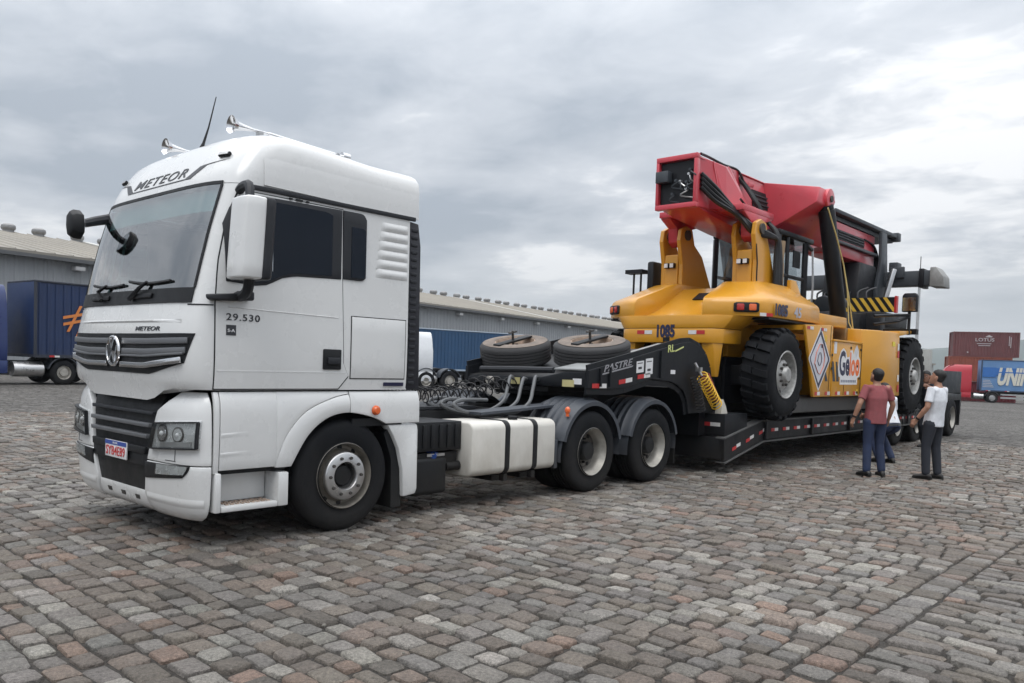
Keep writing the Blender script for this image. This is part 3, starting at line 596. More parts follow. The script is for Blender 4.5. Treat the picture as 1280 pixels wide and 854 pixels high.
for s in (-1, 1):
    P = SP(s)
    xs = L_(.285, .775, 8)
    sk = band(P, xs, lambda x: .625, lambda x: 1.235, -.04, 0); xs2 = L_(.775, 1.495, 18)
    k2 = band(P, xs2, lambda x: seam(x)+.006, lambda x: 1.236, -.04, 0, 4); sk.add(k2.v, k2.f)
    skp = sk.build('lower_door_skirt', WHITE, TRUCK, bevel=.003, smooth=50)
    b = band(P, L_(.238, .278, 2), lambda x: .60, lambda x: 1.235, -.04, 0); b.build('skirt_edge_trim', WHITE, TRUCK, bevel=.006)
    b = MB(); b.slab(lambda u, v, o: P(lerp(.29, .52, u), lerp(.875, .915, v)+.012*u, o*(1-u)*v**2*4*(1-v)), 8, 6, 0, .007); b.build('skirt_crease', WHITE, skp, smooth=70); b = MB(); b.slab(lambda u, v, o: P(lerp(.29, .55, u), lerp(.725, .765, v)+.008*u, o*(1-u)*v**2*4*(1-v)), 8, 6, 0, .007); b.build('skirt_crease', WHITE, skp, smooth=70)
    # arched mudguard edge: strip between the seam and the wheel opening
    n = 24; ou = [Vector((lerp(.775, 1.495, i/n), 0, seam(lerp(.775, 1.495, i/n)))) for i in range(n+1)]; inn = [Vector((lerp(.925, 1.495, i/n), 0, arcp(lerp(.925, 1.495, i/n)))) for i in range(n+1)]
    def FP(u, v, o, s=s):
        k = min(n, int(round(u*n))); p = ou[k].lerp(inn[k], v); return Vector((p.x, s*(sy(p.x, p.z)+o+.012*math.sin(math.pi*v)), p.z))
    b = MB(); b.slab(FP, n, 5, -.05, 0); b.build('mudguard', WHITE, TRUCK, bevel=.003, smooth=60)
    b = band(P, L_(1.505, 1.90, 12)+[1.91], lambda x: arcp(x), lambda x: 1.235, -.05, .004); b2 = band(P, L_(1.91, 2.305, 6), lambda x: .94, lambda x: 1.235, -.05, .004); b.add(b2.v, b2.f); b.build('rear_skirt', WHITE, TRUCK, bevel=.003, smooth=50)
    b = MB(); b.prism([(1.935, .925), (2.295, .925), (2.31, .86), (2.315, .30), (2.295, .25), (2.14, .235), (2.125, .50), (2.07, .70), (2.0, .83)], s*1.225, s*1.02); b.build('rear_mudguard', WHITE, TRUCK, bevel=.018)
    b = MB(); b.box(1.55, 2.12, s*1.20, s*1.16, .92, .99); b.prism([(1.99, .90), (2.13, .70), (2.15, .14), (2.03, .14), (2.02, .6), (1.93, .84)], s*1.18, s*.85); b.build('mud_flap', BLKP, TRUCK)
    b = MB(); b.lathe([(0, .036), (.03, .034), (.042, .02), (.045, 0)], (1.775, 0, 1.065), 'y', 18)
    b.v = [(x, s*(1.243+y), z) for x, y, z in b.v]; b.build('side_marker_lamp', AMBER, TRUCK)
    # boarding step: recessed box
    b = MB(); b.box(.25, .30, s*1.235, s*.95, .295, .605); b.box(.80, .895, s*1.235, s*.95, .295, .575); b.box(.302, .798, s*1.235, s*.95, .295, .345); b.box(.302, .798, s*1.03, s*.95, .347, .60); stp = b.build('boarding_step', WHITE, TRUCK, bevel=.012)
    b = MB()
    for i in range(9):
        for j in range(3): b.box(.36+i*.045, .385+i*.045, s*(1.06+j*.055), s*(1.09+j*.055), .344, .353)
    tag(b.build('step_tread', RUSTY, stp), kind='stuff')
    b = MB(); b.box(.30, .90, s*1.16, s*.95, .585, .625); b.build('step_gap', BLKP, TRUCK)
    b = MB(); b.lathe([(.60, -.02), (.60, .28)], (1.475, s*1.0-.14, .50), 'y', 24, R(20), R(160)); b.build('wheel_arch_liner', BLKP, TRUCK)
# ------------------------------------------------------------------ wheels
def wheel_set(kind):
    """parts around the origin, outer face towards -Y: list of (name, mesh, origin, parent index)"""
    out = []
    Rr, w = .497, .30
    prof = [(.285, -.03), (.292, -.005), (.30, .0), (.36, -.012), (.43, -.006), (.47, .008), (.487, .03), (Rr, .05)]
    for g in range(4): q = .05+.038+g*.045; prof += [(Rr, q), (Rr-.012, q+.004), (Rr-.012, q+.010), (Rr, q+.014)]
    prof += [(Rr, w-.05), (.487, w-.03), (.45, w), (.30, w), (.29, w+.02)]
    b = MB(); b.lathe(prof, (0, 0, 0), 'y', 56); tyre = b
    if kind == 'front':
        b = MB(); b.lathe([(.293, -.012), (.286, -.016), (.277, .0), (.272, .05), (.264, .078), (.238, .076), (.222, .055), (.214, .01), (.212, .03), (.12, .03)], (0, 0, 0), 'y', 48); rim = b
        disc = MB(); disc.lathe([(.2135, .03), (.213, -.012), (.208, -.022), (.20, -.028), (.125, -.030), (.118, -.02), (.115, .01)], (0, 0, 0), 'y', 48)
        hole = MB(); nut = MB()
        for k in range(10):
            a = 2*math.pi*(k+.5)/10
            hole.cyl((.246*math.cos(a), .070, .246*math.sin(a)), (.246*math.cos(a), .085, .246*math.sin(a)), .023, n=12)
        hub = MB(); hub.lathe([(.1145, .0), (.108, .004), (.095, .02), (.085, -.005), (.06, -.01), (.0, -.01)], (0, .02, 0), 'y', 24)
        ny, nr = -.024, .163
    else:
        b = MB(); b.lathe([(.293, -.012), (.286, -.014), (.276, .0), (.270, .035), (.255, .05), (.248, .10), (.243, .15)], (0, 0, 0), 'y', 48); rim = b
        disc = MB(); disc.lathe([(.244, .149), (.225, .165), (.20, .155), (.175, .165), (.125, .165), (.12, .14)], (0, 0, 0), 'y', 48)
        hole = MB()
        for k in range(10):
            a = 2*math.pi*(k+.5)/10; hole.cyl((.207*math.cos(a), .148, .207*math.sin(a)), (.207*math.cos(a), .17, .207*math.sin(a)), .024, n=12)
        hub = MB(); hub.lathe([(.118, .165), (.115, .06), (.10, .04), (.06, .035), (.0, .035)], (0, 0, 0), 'y', 24)
        ny, nr = .155, .15
    nuts = [MB().cyl((nr*math.cos(2*math.pi*k/10), ny+.01, nr*math.sin(2*math.pi*k/10)), (nr*math.cos(2*math.pi*k/10), ny-.022, nr*math.sin(2*math.pi*k/10)), .017, .013, 8) for k in range(10)]
    return tyre, rim, disc, hole, hub, nuts
def make_wheel(kind, parent, pos, s=-1, tyre_m=None, rim_m=None):
    tyre, rim, disc, hole, hub, nuts = wheel_set(kind); W = Vector(pos)
    def put(mb, name, mt, par, **k):
        for i, v in enumerate(mb.v): mb.v[i] = (v[0]+W.x, W.y+(v[1] if s < 0 else -v[1]), v[2]+W.z)
        return mb.build(name, mt, par, **k)
    wh = put(tyre, 'wheel', tyre_m or RUBBER, parent, smooth=35, org=W)
    put(rim, 'rim', rim_m or (STEELF if kind == 'front' else STEELG), wh, smooth=40, org=W); put(disc, 'wheel_disc', ALU if kind == 'front' else STEELM, wh, smooth=40, org=W); tag(put(hole, 'vent_hole', BLKP, wh, org=W), kind='stuff')
    put(hub, 'hub', BLKP, wh, smooth=40, org=W)
    for n in nuts: put(n, 'lug_nut', STEELD if kind == 'front' else STEELB, wh, org=W)
    return wh
X1, X2, X3 = 1.475, 5.09, 6.46
wf = make_wheel('front', TRUCK, (X1, -1.2, .49))
copy_part(wf, TRUCK, (0, 2.4, 0), rz=math.pi)
wd = make_wheel('rear', TRUCK, (X2, -1.245, .49))
copy_part(wd, TRUCK, (0, 2.49, 0), rz=math.pi); copy_part(wd, TRUCK, (X3-X2, 0, 0)); copy_part(wd, TRUCK, (X3-X2, 2.49, 0), rz=math.pi)
b = MB(); b.lathe([(.29, 0), (.46, .0), (.495, .04), (.495, .26), (.46, .3), (.29, .3)], (X2, -.91, .49), 'y', 40); iw_ = b.build('inner_wheel', RUBBER, TRUCK)
copy_part(iw_, TRUCK, (0, 1.52, 0)); copy_part(iw_, TRUCK, (X3-X2, 0, 0)); copy_part(iw_, TRUCK, (X3-X2, 1.52, 0))
for x in (X1, X2, X3):
    b = MB(); b.cyl((x, -1.05, .49), (x, 1.05, .49), .08, n=12); b.ell((x, 0, .49), .22, .2, .22)
    b.build('axle', STEELB, TRUCK)
# ------------------------------------------------------------------ chassis, tank, battery box
for s in (-1, 1):
    b = MB(); b.box(.6, 7.3, s*.43, s*.38, .72, .98); b.build('chassis_rail', STEELB, TRUCK, bevel=.006)
b = MB()
for x in (2.6, 3.6, 4.6, 5.78, 7.25): b.box(x, x+.08, -.38, .38, .74, .95)
b.build('cross_member', STEELB, TRUCK)
def rbox(b, x0, x1, y0, y1, z0, z1, r, nseg=5):
    """box with its long edges (along x) rounded"""
    prof = []
    for cy, cz, a in ((y1-r, z1-r, 0), (y0+r, z1-r, 90), (y0+r, z0+r, 180), (y1-r, z0+r, 270)):
        prof += [(cy+r*math.cos(R(a+90*i/nseg)), cz+r*math.sin(R(a+90*i/nseg))) for i in range(nseg+1)]
    b.loft([[(x, p[0], p[1]) for p in prof] for x in (x0, x1)]); return b
b = MB(); rbox(b, 3.06, 4.42, -1.215, -.58, .335, .905, .085); TANK = b.build('fuel_tank', TANKW, TRUCK, bevel=.02, smooth=50)
for x in (3.56, 4.02):
    b = MB(); rbox(b, x, x+.075, -1.222, -.575, .328, .912, .09); st = b.build('tank_strap', BLKP, TANK, bevel=.004)
    b = MB(); b.box(x-.02, x+.13, -1.05, -.45, .245, .30); b.box(x+.01, x+.065, -1.2, -1.13, .26, .335); b.build('strap_bracket', STEELB, st)
b = MB(); b.cyl((3.84, -1.06, .90), (3.84, -1.06, .945), .055, n=14); b.build('filler_cap', STEELB, TANK, bevel=.006)
b = MB(); b.box(2.36, 3.05, -1.06, -.45, .62, .915)
for k in range(6): b.box(2.40+k*.11, 2.45+k*.11, -1.075, -1.06, .65, .89)
BB = b.build('battery_box', BLKP, TRUCK, bevel=.01)
b = MB(); b.box(2.36, 3.02, -1.03, -.45, .48, .60); b.build('box_shelf', STEELB, BB)
b = MB(); b.box(2.60, 2.84, -1.04, -1.032, .565, .592); b.build('shelf_label', ALU, BB)
b = MB(); rbox(b, 2.42, 2.86, -1.05, -.5, .18, .56, .05); AB = b.build('urea_tank', BLKP, TRUCK, bevel=.02)
b = MB(); b.cyl((2.70, -.98, .555), (2.70, -1.0, .60), .06, n=16)
for k in range(8): a = k*math.pi/4; b.box(2.70+.05*math.cos(a), 2.71+.05*math.cos(a), -1.0+.05*math.sin(a), -.99+.05*math.sin(a), .57, .605)
b.build('tank_cap', mat('blue_cap_plastic', (0.02, 0.07, 0.28), .4, var=.1), AB)
b = MB(); b.cyl((2.88, -1.0, .45), (3.05, -1.02, .45), .05, n=12); b.build('air_tank', STEELB, TRUCK)
b = MB(); b.cyl((3.0, .85, .6), (4.4, .85, .6), .27, n=20); b.build('far_tank', ALU, TRUCK)
b = MB(); b.box(2.42, 3.9, -.42, .42, .99, 1.02); b.build('catwalk', GREYP, TRUCK)
# mudguards over the drive wheels: ribbed arcs
def guard(x, s):
    b = MB(); n = 26; rr = .60
    rg = []
    for i in range(n+1):
        a = R(lerp(12, 166, i/n)); 
        sec = [(-.325, -.05), (-.325, 0), (-.27, .02)]+[(yy, .02+(.024 if j % 2 else 0)) for j, yy in enumerate((-.22, -.19, -.12, -.09, -.02, .01, .08, .11, .18, .21))]+[(.27, .02), (.325, 0), (.325, -.05)]
        rg.append([(x+(rr+h)*math.cos(a), s*(.945)+y, .50+(rr+h)*math.sin(a)) for y, h in sec])
    b.loft(rg, closed=False, cap=False)
    g = b.build('drive_mudguard', SLATE, TRUCK, smooth=40)
    b = MB(); a0 = R(166)
    rg = []
    for i in range(5):
        a = R(lerp(166, 190, i/4)); rg.append([(x+(rr-.012)*math.cos(a)-.02*i/4, s*.945+y, .50+(rr-.012)*math.sin(a)) for y in (-.30, .30)])
    b.loft(rg, closed=False, cap=False); b.build('guard_flap', SLATE, g); b = MB()
    rg = []
    for i in range(5):
        a = R(lerp(-8, 12, i/4)); rg.append([(x+(rr-.012)*math.cos(a), s*.945+y, .50+(rr-.012)*math.sin(a)) for y in (-.30, .30)])
    b.loft(rg, closed=False, cap=False); b.build('guard_flap', SLATE, g)
    return g
for x in (X2, X3):
    for s in (-1, 1): guard(x, s)
b = MB(); b.box(X2-.66, X2-.60, -1.2, -.68, .33, .66); b.build('mudguard_flap', SLATE, TRUCK, bevel=.01)
b = MB(); b.box(X3+.63, X3+.66, -1.2, -.68, .20, .62); b.build('mudguard_flap', BLKP, TRUCK, bevel=.01)
p = Vector((X2-.47, -1.22, 1.0))
b = MB(); b.ell(p, .03, .035, .045); b.cyl(p+Vector((0, 0, -.07)), p, .02, n=10); b.build('marker_lamp', AMBER, TRUCK)
b = MB(); b.box(1.75, 3.0, -.33, .33, .34, .95); b.build('added_gearbox', STEELB, TRUCK, bevel=.05)  # unseen block added to darken the ground under the truck
b = MB(); b.cyl((3.0, 0, .62), (4.85, 0, .56), .07, n=12); b.build('added_drive_shaft', STEELB, TRUCK)  # unseen shaft, added with the block above to deepen the shade below
b = MB(); b.box(2.35, 2.95, .5, 1.15, .30, .92); b.build('added_far_box', BLKP, TRUCK, bevel=.02)  # unseen far-side box added to stop light coming through beneath the truck
b = MB(); b.cyl((3.2, -.30, .62), (4.3, -.30, .62), .14, n=14); b.build('added_reservoir', STEELB, TRUCK)  # unseen cylinder added to block more light under the chassis
# fifth wheel
b = MB(); b.prism([(5.1, -.42), (5.9, -.46), (6.15, -.30), (6.15, .30), (5.9, .46), (5.1, .42)], 1.13, 1.18, axis='z'); b.prism([(5.3, .98), (5.4, 1.13), (6.0, 1.13), (6.1, .98)], -.4, .4); b.build('fifth_wheel', STEELB, TRUCK, bevel=.01)
b = MB(); b.prism([(3.5, .98), (4.9, 1.05), (4.9, 1.02), (3.5, .95)], -.9, -.62); b.build('deck_plate', SLATE, TRUCK)
# coiled air and electric lines behind the cab
random.seed(3)
for k, (y, y1, z0) in enumerate(((-.42, -.12, 1.22), (-.10, .12, 1.24), (.2, .36, 1.22))):
    pa = Vector((2.42, y, z0)); pb = Vector((4.93, y1, 1.30))
    c1 = coil(pa, pb, .078, 15, .01, 14); cc = []
    for q in c1:
        t = (q.x-pa.x)/(pb.x-pa.x); q = q.copy(); q.z -= .13*math.sin(math.pi*max(0, min(1, t))); cc.append(q)
    b = MB(); b.tube(cc, .0085, 5); b.build('coiled_line', HOSE, TRUCK)
# ================================================================== lowbed trailer
TRA = thing('lowbed_trailer', (13.5, 0, 0), 'black lowbed trailer with raised gooseneck carrying the yellow and red machine', 'trailer')
gpoly = [(4.97, 1.475), (5.95, 1.66), (7.10, 1.89), (7.35, 1.91), (7.60, 1.85), (7.80, 1.72), (7.93, 1.55), (8.0, 1.33), (8.06, .90), (7.36, .90), (7.30, 1.10), (7.19, 1.23), (7.02, 1.31), (6.84, 1.35), (6.35, 1.38), (5.75, 1.27), (5.50, 1.25), (4.96, 1.26)]
for s in (-1, 1):
    b = MB(); b.prism(gpoly, -.2+s*1.05, -.2+s*1.0); gp = b.build('gooseneck_side_plate', TRAILB, TRA, bevel=.006, smooth=0)
    b = MB()
    for p, q in zip(gpoly[0:9], gpoly[1:9]): b.bar((p[0], -.2+s*1.015, p[1]), (q[0], -.2+s*1.015, q[1]), .13, .022, up=(0, 1, 0))
    b.build('top_flange', TRAILB, gp)
    b = MB()
    for p, q in zip(gpoly[9:], gpoly[10:]): b.bar((p[0], -.2+s*1.01, p[1]), (q[0], -.2+s*1.01, q[1]), .15, .022, up=(0, 1, 0))
    b.build('bottom_flange', TRAILB, gp)
    for x, z, h in ((5.18, 1.28, .22), (5.38, 1.28, .24), (6.55, 1.40, .36)):
        b = MB(); b.box(x, x+.03, -.2+s*1.05, -.2+s*1.075, z, z+h); b.build('stiffener', TRAILB, gp)
    for x, z, sl in ((5.04, 1.29, .0), (5.60, 1.335, .13), (6.02, 1.405, .10)):
        for k, mt, nm in ((0, TAPER, 'red_tape'), (1, TAPEW, 'white_tape')):
            b = MB(); f = frame3((x+.15*k, -.2+s*1.052, z-.028+sl*.15*k), (1, 0, sl), (0, 0, 1), (0, s, 0)); b.slab(lambda u, v, o: f(u*.145, v*.055, o), 1, 1, 0, .003); b.build(nm, mt, gp)
# top deck of the gooseneck, nose, kingpin plate
b = MB(); b.prism([(4.99, 1.36), (5.95, 1.52), (7.3, 1.80), (7.3, 1.76), (5.95, 1.48), (4.99, 1.32)], -1.19, .79); b.build('gooseneck_deck', mat('worn_deck_steel', (.018, .018, .02), .5, var=.4, scale=3), TRA)
for s in (-1, 1):
    b = MB(); b.box(5.0, 6.3, s*.55, s*.45, 1.26, 1.36); b.build('gooseneck_beam', TRAILB, TRA)
b = MB(); b.prism([(-1.20, 1.26), (-1.20, 1.46), (-.9, 1.45), (-.5, 1.37), (.6, 1.37), (.83, 1.33), (.83, 1.26)], 4.965, 5.05, axis='x'); NOSE = b.build('nose_beam', TRAILB, TRA, bevel=.015)
b = MB(); b.prism([(5.0, 1.19), (5.0, 1.25), (6.2, 1.25), (6.2, 1.19)], -.6, .6); b.build('coupler_plate', STEELB, TRA)
for x, y in ((4.952, -.07), (4.952, -.95)):
    b = MB(); b.box(x, x+.01, y-.09, y+.09, 1.265, 1.35); b.build('placard', mat('faded_yellow_placard', (.5, .45, .22), .5), NOSE)
b = MB(); b.cyl((4.90, .35, 1.30), (4.97, .35, 1.30), .05, n=14); b.build('hose_coupling', STEELG, NOSE)
b = MB(); b.tube([(5.02, .6, 1.44), (5.05, .1, 1.45), (5.1, -.6, 1.46)], .04, 8); b.build('deck_pipe', GREYP, TRA)
b = MB(); b.prism([(4.98, 1.485), (5.45, 1.56), (5.45, 1.545), (4.98, 1.47)], -1.19, -.7); b.build('cover_flap', mat('pale_deck_flap', (.25, .26, .26), .4, var=.2), TRA)
b = MB(); b.prism([(6.35, 1.72), (7.2, 1.885), (7.2, 1.865), (6.35, 1.70)], -1.2, -.8); b.build('cover_flap', mat('pale_deck_flap', (.25, .26, .26), .4), TRA)
G2 = lambda x, z, sl=.0: frame3((x, -1.252, z), (1, 0, sl), (0, 0, 1), (0, -1, 0))
lettering('trailer_lettering', 'PASTRE', mat('grey_lettering_film', (.30, .30, .32), .4), TRA, G2(5.27, 1.455, .17), .62, .085, bold=.01, shear=.25)
b = MB(); f = G2(5.22, 1.42, .17); b.slab(lambda u, v, o: f(u*.66+.03*v, v*.018, o), 1, 1, .001, .003); b.build('lettering_underline', MATS['grey_lettering_film'], TRA)
for x, z, h in ((5.985, 1.455, .15), (6.20, 1.435, .21)):
    b = MB(); f = G2(x, z, .1); b.slab(lambda u, v, o: f(u*.17, v*h, o), 1, 1, .0, .003); pl_ = b.build('info_plate', LETW, TRA)
    b = MB(); b.slab(lambda u, v, o: f(.04+u*.08, .045+v*.03, o), 1, 1, .003, .0045); b.slab(lambda u, v, o: f(.02+u*.12, h*.78+v*.012, o), 1, 1, .003, .0045); tag(b.build('plate_print', INK, pl_), kind='stuff')
b = MB(); f = G2(6.83, 1.455); b.slab(lambda u, v, o: f(u*.12, v*.055, o), 1, 1, 0, .003); b.build('info_plate', LETW, TRA)
YG = mat('yellow_green_film', (.62, .66, .25), .4)
lettering('maker_lettering', 'RL', YG, TRA, G2(6.74, 1.745, .12), .17, .10, bold=.012)
b = MB(); f = G2(6.93, 1.76, .3); b.slab(lambda u, v, o: f(u*.22, v*.02, o), 1, 1, 0, .003); b.build('maker_stripe', YG, TRA)
b = MB(); b.box(4.955, 4.965, -1.15, -1.02, 1.30, 1.37); b.build('info_plate', LETW, TRA)
# lowered deck: front block, swan neck, main bed
b = MB(); b.box(8.03, 8.75, -1.48, 1.48, .56, .885); fb = b.build('front_cross_box', TRAILB, TRA, bevel=.01)
for k, mt, nm in ((0, TAPER, 'red_tape'), (1, TAPEW, 'white_tape')):
    b = MB(); b.box(8.026, 8.031, -1.08-.165*k-.16, -1.08-.165*k, .70, .755); b.build(nm, mt, fb)
b = MB(); b.box(8.0, 8.6, -1.46, 1.46, .22, .545); b.build('front_cross_beam', TRAILB, TRA, bevel=.012)
b = MB(); b.box(7.40, 8.05, -1.2, .8, .90, 1.25); b.box(7.85, 8.4, -1.15, 1.15, .55, .9); b.build('gooseneck_leg', TRAILB, TRA)
dp = [(8.02, .19), (9.27, .45), (18.6, .46), (18.6, .74), (9.2, .745), (7.98, .52)]
for s in (-1, 1):
    b = MB(); b.prism(dp, s*1.5, s*1.42); db = b.build('deck_side_beam', TRAILB, TRA, bevel=.008, smooth=0)
    b = MB(); b.prism([(8.0, .175), (9.29, .44), (18.6, .45), (18.6, .425), (9.29, .415), (8.02, .16)], s*1.515, s*1.36); b.build('beam_lip', mat('scuffed_beam_lip', (.10, .10, .10), .5, var=.4), db)
    b = MB(); b.prism([(7.99, .545), (9.2, .768), (18.6, .765), (18.6, .748), (9.2, .748), (7.99, .525)], s*1.515, s*1.36); b.build('beam_lip', MATS['scuffed_beam_lip'], db)
    x = 8.25; i = 0
    while x < 18.4:
        z = lerp(.36, .60, min(1, (x-8.25)/1.05)); sl = .21 if x < 9.2 else .0
        f = frame3((x, s*1.5025, z-.025), (1, 0, sl), (0, 0, 1), (0, s, 0))
        for k, mt, nm in ((0, TAPER, 'red_tape'), (1, TAPEW, 'white_tape')):
            b = MB(); b.slab(lambda u, v, o: f(.13*k+u*.125, .015*k*sl*5+v*.05, o), 1, 1, 0, .003); b.build(nm, mt, db)
        x += .44; i += 1
    for x in [9.3+k*1.84 for k in range(5)]:
        b = MB(); b.prism([(x, .46), (x+.05, .46), (x+.05, .74), (x, .74)], s*1.545, s*1.50); b.build('tie_down_bracket', TRAILB, db, bevel=.006)
DECKM = mat('worn_steel_deck', (.06, .058, .056), .6, var=.4, scale=3)
b = MB(); b.prism([(8.7, .50), (9.3, .69), (18.6, .70), (18.6, .64), (9.3, .63), (8.7, .44)], -1.41, 1.41); b.build('deck_bed', DECKM, TRA)
for k in range(16):
    x = 9.4+k*.58; b = MB(); b.box(x, x+.07, -1.40, 1.40, .705, .74); b.build('deck_slat', DECKM, TRA)
for s in (-1, 1):
    b = MB(); b.bar((8.1, s*.95, .62), (9.3, s*.95, .755), .7, .03, up=(0, 0, 1)); b.build('loading_ramp', DECKM, TRA)
b = MB(); b.box(9.0, 18.4, -.45, .45, .32, .62); b.build('spine_beam', TRAILB, TRA)
# rear bogie: four axle lines, mudguard, tail and folded ramps
b = MB(); b.box(18.62, 21.45, -1.47, 1.47, .93, 1.10); TAIL = b.build('tail_deck', TRAILB, TRA, bevel=.01)
b = MB(); b.prism([(19.55, 1.13), (19.70, 1.70), (21.50, 1.70), (21.50, 1.13)], -1.46, -1.40); b.build('tail_side_board', mat('dark_blue_black_board', (.02, .025, .032), .6, var=.2), TRA, bevel=.006)
b = MB(); b.prism([(19.55, 1.13), (19.70, 1.70), (21.50, 1.70), (21.50, 1.13)], 1.40, 1.46); b.build('tail_side_board', MATS['dark_blue_black_board'], TRA, bevel=.006)
b = MB(); b.box(21.46, 21.60, -1.46, 1.46, .55, 1.15); tl = b.build('tail_beam', TRAILB, TRA, bevel=.01)
for s in (-1, 1):
    b = MB(); b.box(21.59, 21.62, s*1.40, s*1.05, .80, .92); b.build('tail_lamp', REDL, tl)
    b = MB(); b.box(21.52, 21.58, s*1.45, s*.85, .25, .55); b.build('mud_flap', BLKP, tl)
wt = make_wheel('rear', TRA, (16.05, -1.49, .49))
for k, x in enumerate((16.05, 17.5, 19.1, 20.6)):
    if k: copy_part(wt, TRA, (x-16.05, 0, 0))
    copy_part(wt, TRA, (x-16.05, 2.98, 0), rz=math.pi)
    b = MB(); b.cyl((x, -1.3, .49), (x, 1.3, .49), .09, n=10); b.build('axle', STEELB, TRA)
    for s in (-1, 1):
        b = MB(); b.lathe([(.29, 0), (.46, .0), (.495, .04), (.495, .26), (.46, .3), (.29, .3)], (x, (-1.16 if s < 0 else .86), .49), 'y', 28); b.build('inner_wheel', RUBBER, TRA)
# air and hydraulic lines from tractor to gooseneck
for k, (y, dz) in enumerate(((-.52, 0), (-.72, .03), (-.30, .02))):
    pts = catmull([(4.96, y+.25, 1.33), (4.82, y+.18, 1.34+dz), (4.66, y+.08, 1.22), (4.5, y, 1.06), (4.22, y-.02, .95), (3.88, y, .92+dz), (3.5, y+.02, .97), (3.3, y+.05, 1.05), (3.5, y+.12, 1.10), (4.0, y+.22, 1.06+dz)], 6)
    b = MB(); b.tube(pts, .022, 7); b.build('air_hose', HOSEG, TRA)
# coiled lines hanging at the back of the gooseneck
for k, (p0, p1, mt) in enumerate((((7.48, -1.37, 1.44), (7.98, -1.37, 1.0), YCOIL), ((7.34, -1.34, 1.42), (7.56, -1.34, .95), HOSE), ((7.66, -1.32, 1.46), (8.02, -1.32, 1.08), mat('dull_red_hose', (.2, .02, .02), .5)))):
    b = MB(); b.tube(coil(p0, p1, .08 if k == 0 else .06, 11, .01, 14), .0095 if k == 0 else .008, 6); b.build('coiled_line', mt, TRA)
b = MB(); b.cyl((7.48, -1.37, 1.44), (7.40, -1.30, 1.62), .02, n=8); b.box(7.42, 7.48, -1.38, -1.30, 1.50, 1.56); b.build('line_connector', ALU, TRA)
b = MB(); b.prism([(8.05, .887), (8.25, .887), (8.19, 1.0), (8.10, 1.10)], -1.40, -1.30); b.build('wheel_chock', mat('pale_chock', (.6, .57, .5), .6), TRA)
# ------------------------------------------------------------------ two spare wheels lying on the gooseneck
TL = R(-9)
def spare(c, label, r=.52, tilt=(0, 0)):
    t = thing('spare_wheel', c, label, 'wheel', 'spare wheels lying on the gooseneck')
    xf = Matrix.Translation(c) @ Matrix.Rotation(TL+tilt[0], 4, 'Y') @ Matrix.Rotation(tilt[1], 4, 'X')
    prof = [(.285, .0), (.30, .012), (.40, .005), (.47, -.008), (r-.01, -.03), (r, -.05)]
    for g in range(4): q = -.05-.035-g*.042; prof += [(r, q), (r-.014, q-.004), (r-.014, q-.012), (r, q-.016)]
    prof += [(r, -.26), (r-.02, -.28), (.45, -.30), (.285, -.30)]
    b = MB(xf); b.lathe(prof, (0, 0, .14), 'z', 48); ty = b.build('tyre', RUBBERD, t, smooth=35); b = MB(xf); b.lathe([(.288, .006), (.31, .016), (.40, .009), (.455, .0)], (0, 0, .143), 'z', 48); b.build('dusty_sidewall', mat('tan_road_dust', (.20, .165, .14), .9, var=.4, scale=6), ty)
    b = MB(xf); b.lathe([(.287, .005), (.275, .005), (.268, -.02), (.26, -.06), (.235, -.10), (.20, -.085), (.17, -.105), (.115, -.105), (.11, -.14)], (0, 0, .14), 'z', 36); rm = b.build('rim', RUSTY, t, smooth=40)
    for k in range(10):
        a = k*math.pi/5; b = MB(xf); b.cyl((.215*math.cos(a), .215*math.sin(a), .045), (.215*math.cos(a), .215*math.sin(a), .062), .022, n=10); b.build('vent_hole', BLKP, rm)
    b = MB(xf); b.box(-.40, .30, -.07, .05, .145, .175); b.build('hold_down_bar', BLKP, t, bevel=.008)
    b = MB(xf); b.cyl((-.05, -.01, .0), (-.05, -.01, .30), .018, n=8); b.box(-.12, .02, -.03, .01, .27, .29); b.build('hold_down_bolt', STEELD, t)
    return t
spare((5.66, .56, 1.70), 'left of the two spare wheels lying flat on the trailer gooseneck, the farther one', .50, (R(-4), R(5)))
spare((6.0, -.52, 1.73), 'right of the two spare wheels lying flat on the gooseneck, nearest the yellow machine', .52, (R(-3), R(5)))
# ================================================================== reach stacker
YC = -.2
RS = thing('reach_stacker', (11.8, YC, .75), 'yellow container reach stacker with red boom, loaded on the trailer', 'reach stacker')
def both(fn, name, mt, parent=RS, **k):
    """build a piece on the near side and its mirror on the far side"""
    r = []
    for s in (0, 1):
        b = MB(); fn(b)
        if s: b.v = [(x, 2*YC-y, z) for x, y, z in b.v]
        r.append(b.build(name, mt, parent, **k))
    return r
# counterweight with rounded rear corners, sloping shoulders and a dished middle
low = [(8.40, YC-.45), (8.40, YC-.68), (8.45, YC-.82), (8.56, YC-.92), (8.80, YC-.95), (9.1, YC-.95), (9.1, YC-.2)]
lowu = [(8.40, YC-.45), (8.40, YC-.66), (8.46, YC-.84), (8.60, YC-1.05), (8.76, YC-1.22), (9.1, YC-1.22), (9.1, YC-.2)]; lowup = lowu+[(x, 2*YC-y) for x, y in reversed(lowu)]
lowp = low+[(x, 2*YC-y) for x, y in reversed(low)]
b = MB(); b.prism(lowp, 1.94, 2.165, axis='z'); CW = b.build('counterweight', YEL, RS, bevel=.010, smooth=40)
b = MB(); b.prism([(x*1.0+(.012 if x < 9 else 0), YC+(y-YC)*.985) for x, y in lowp], 2.15, 2.18, axis='z'); b.build('seam', mat('shadow_gap', (.01, .008, .006), .8), CW)
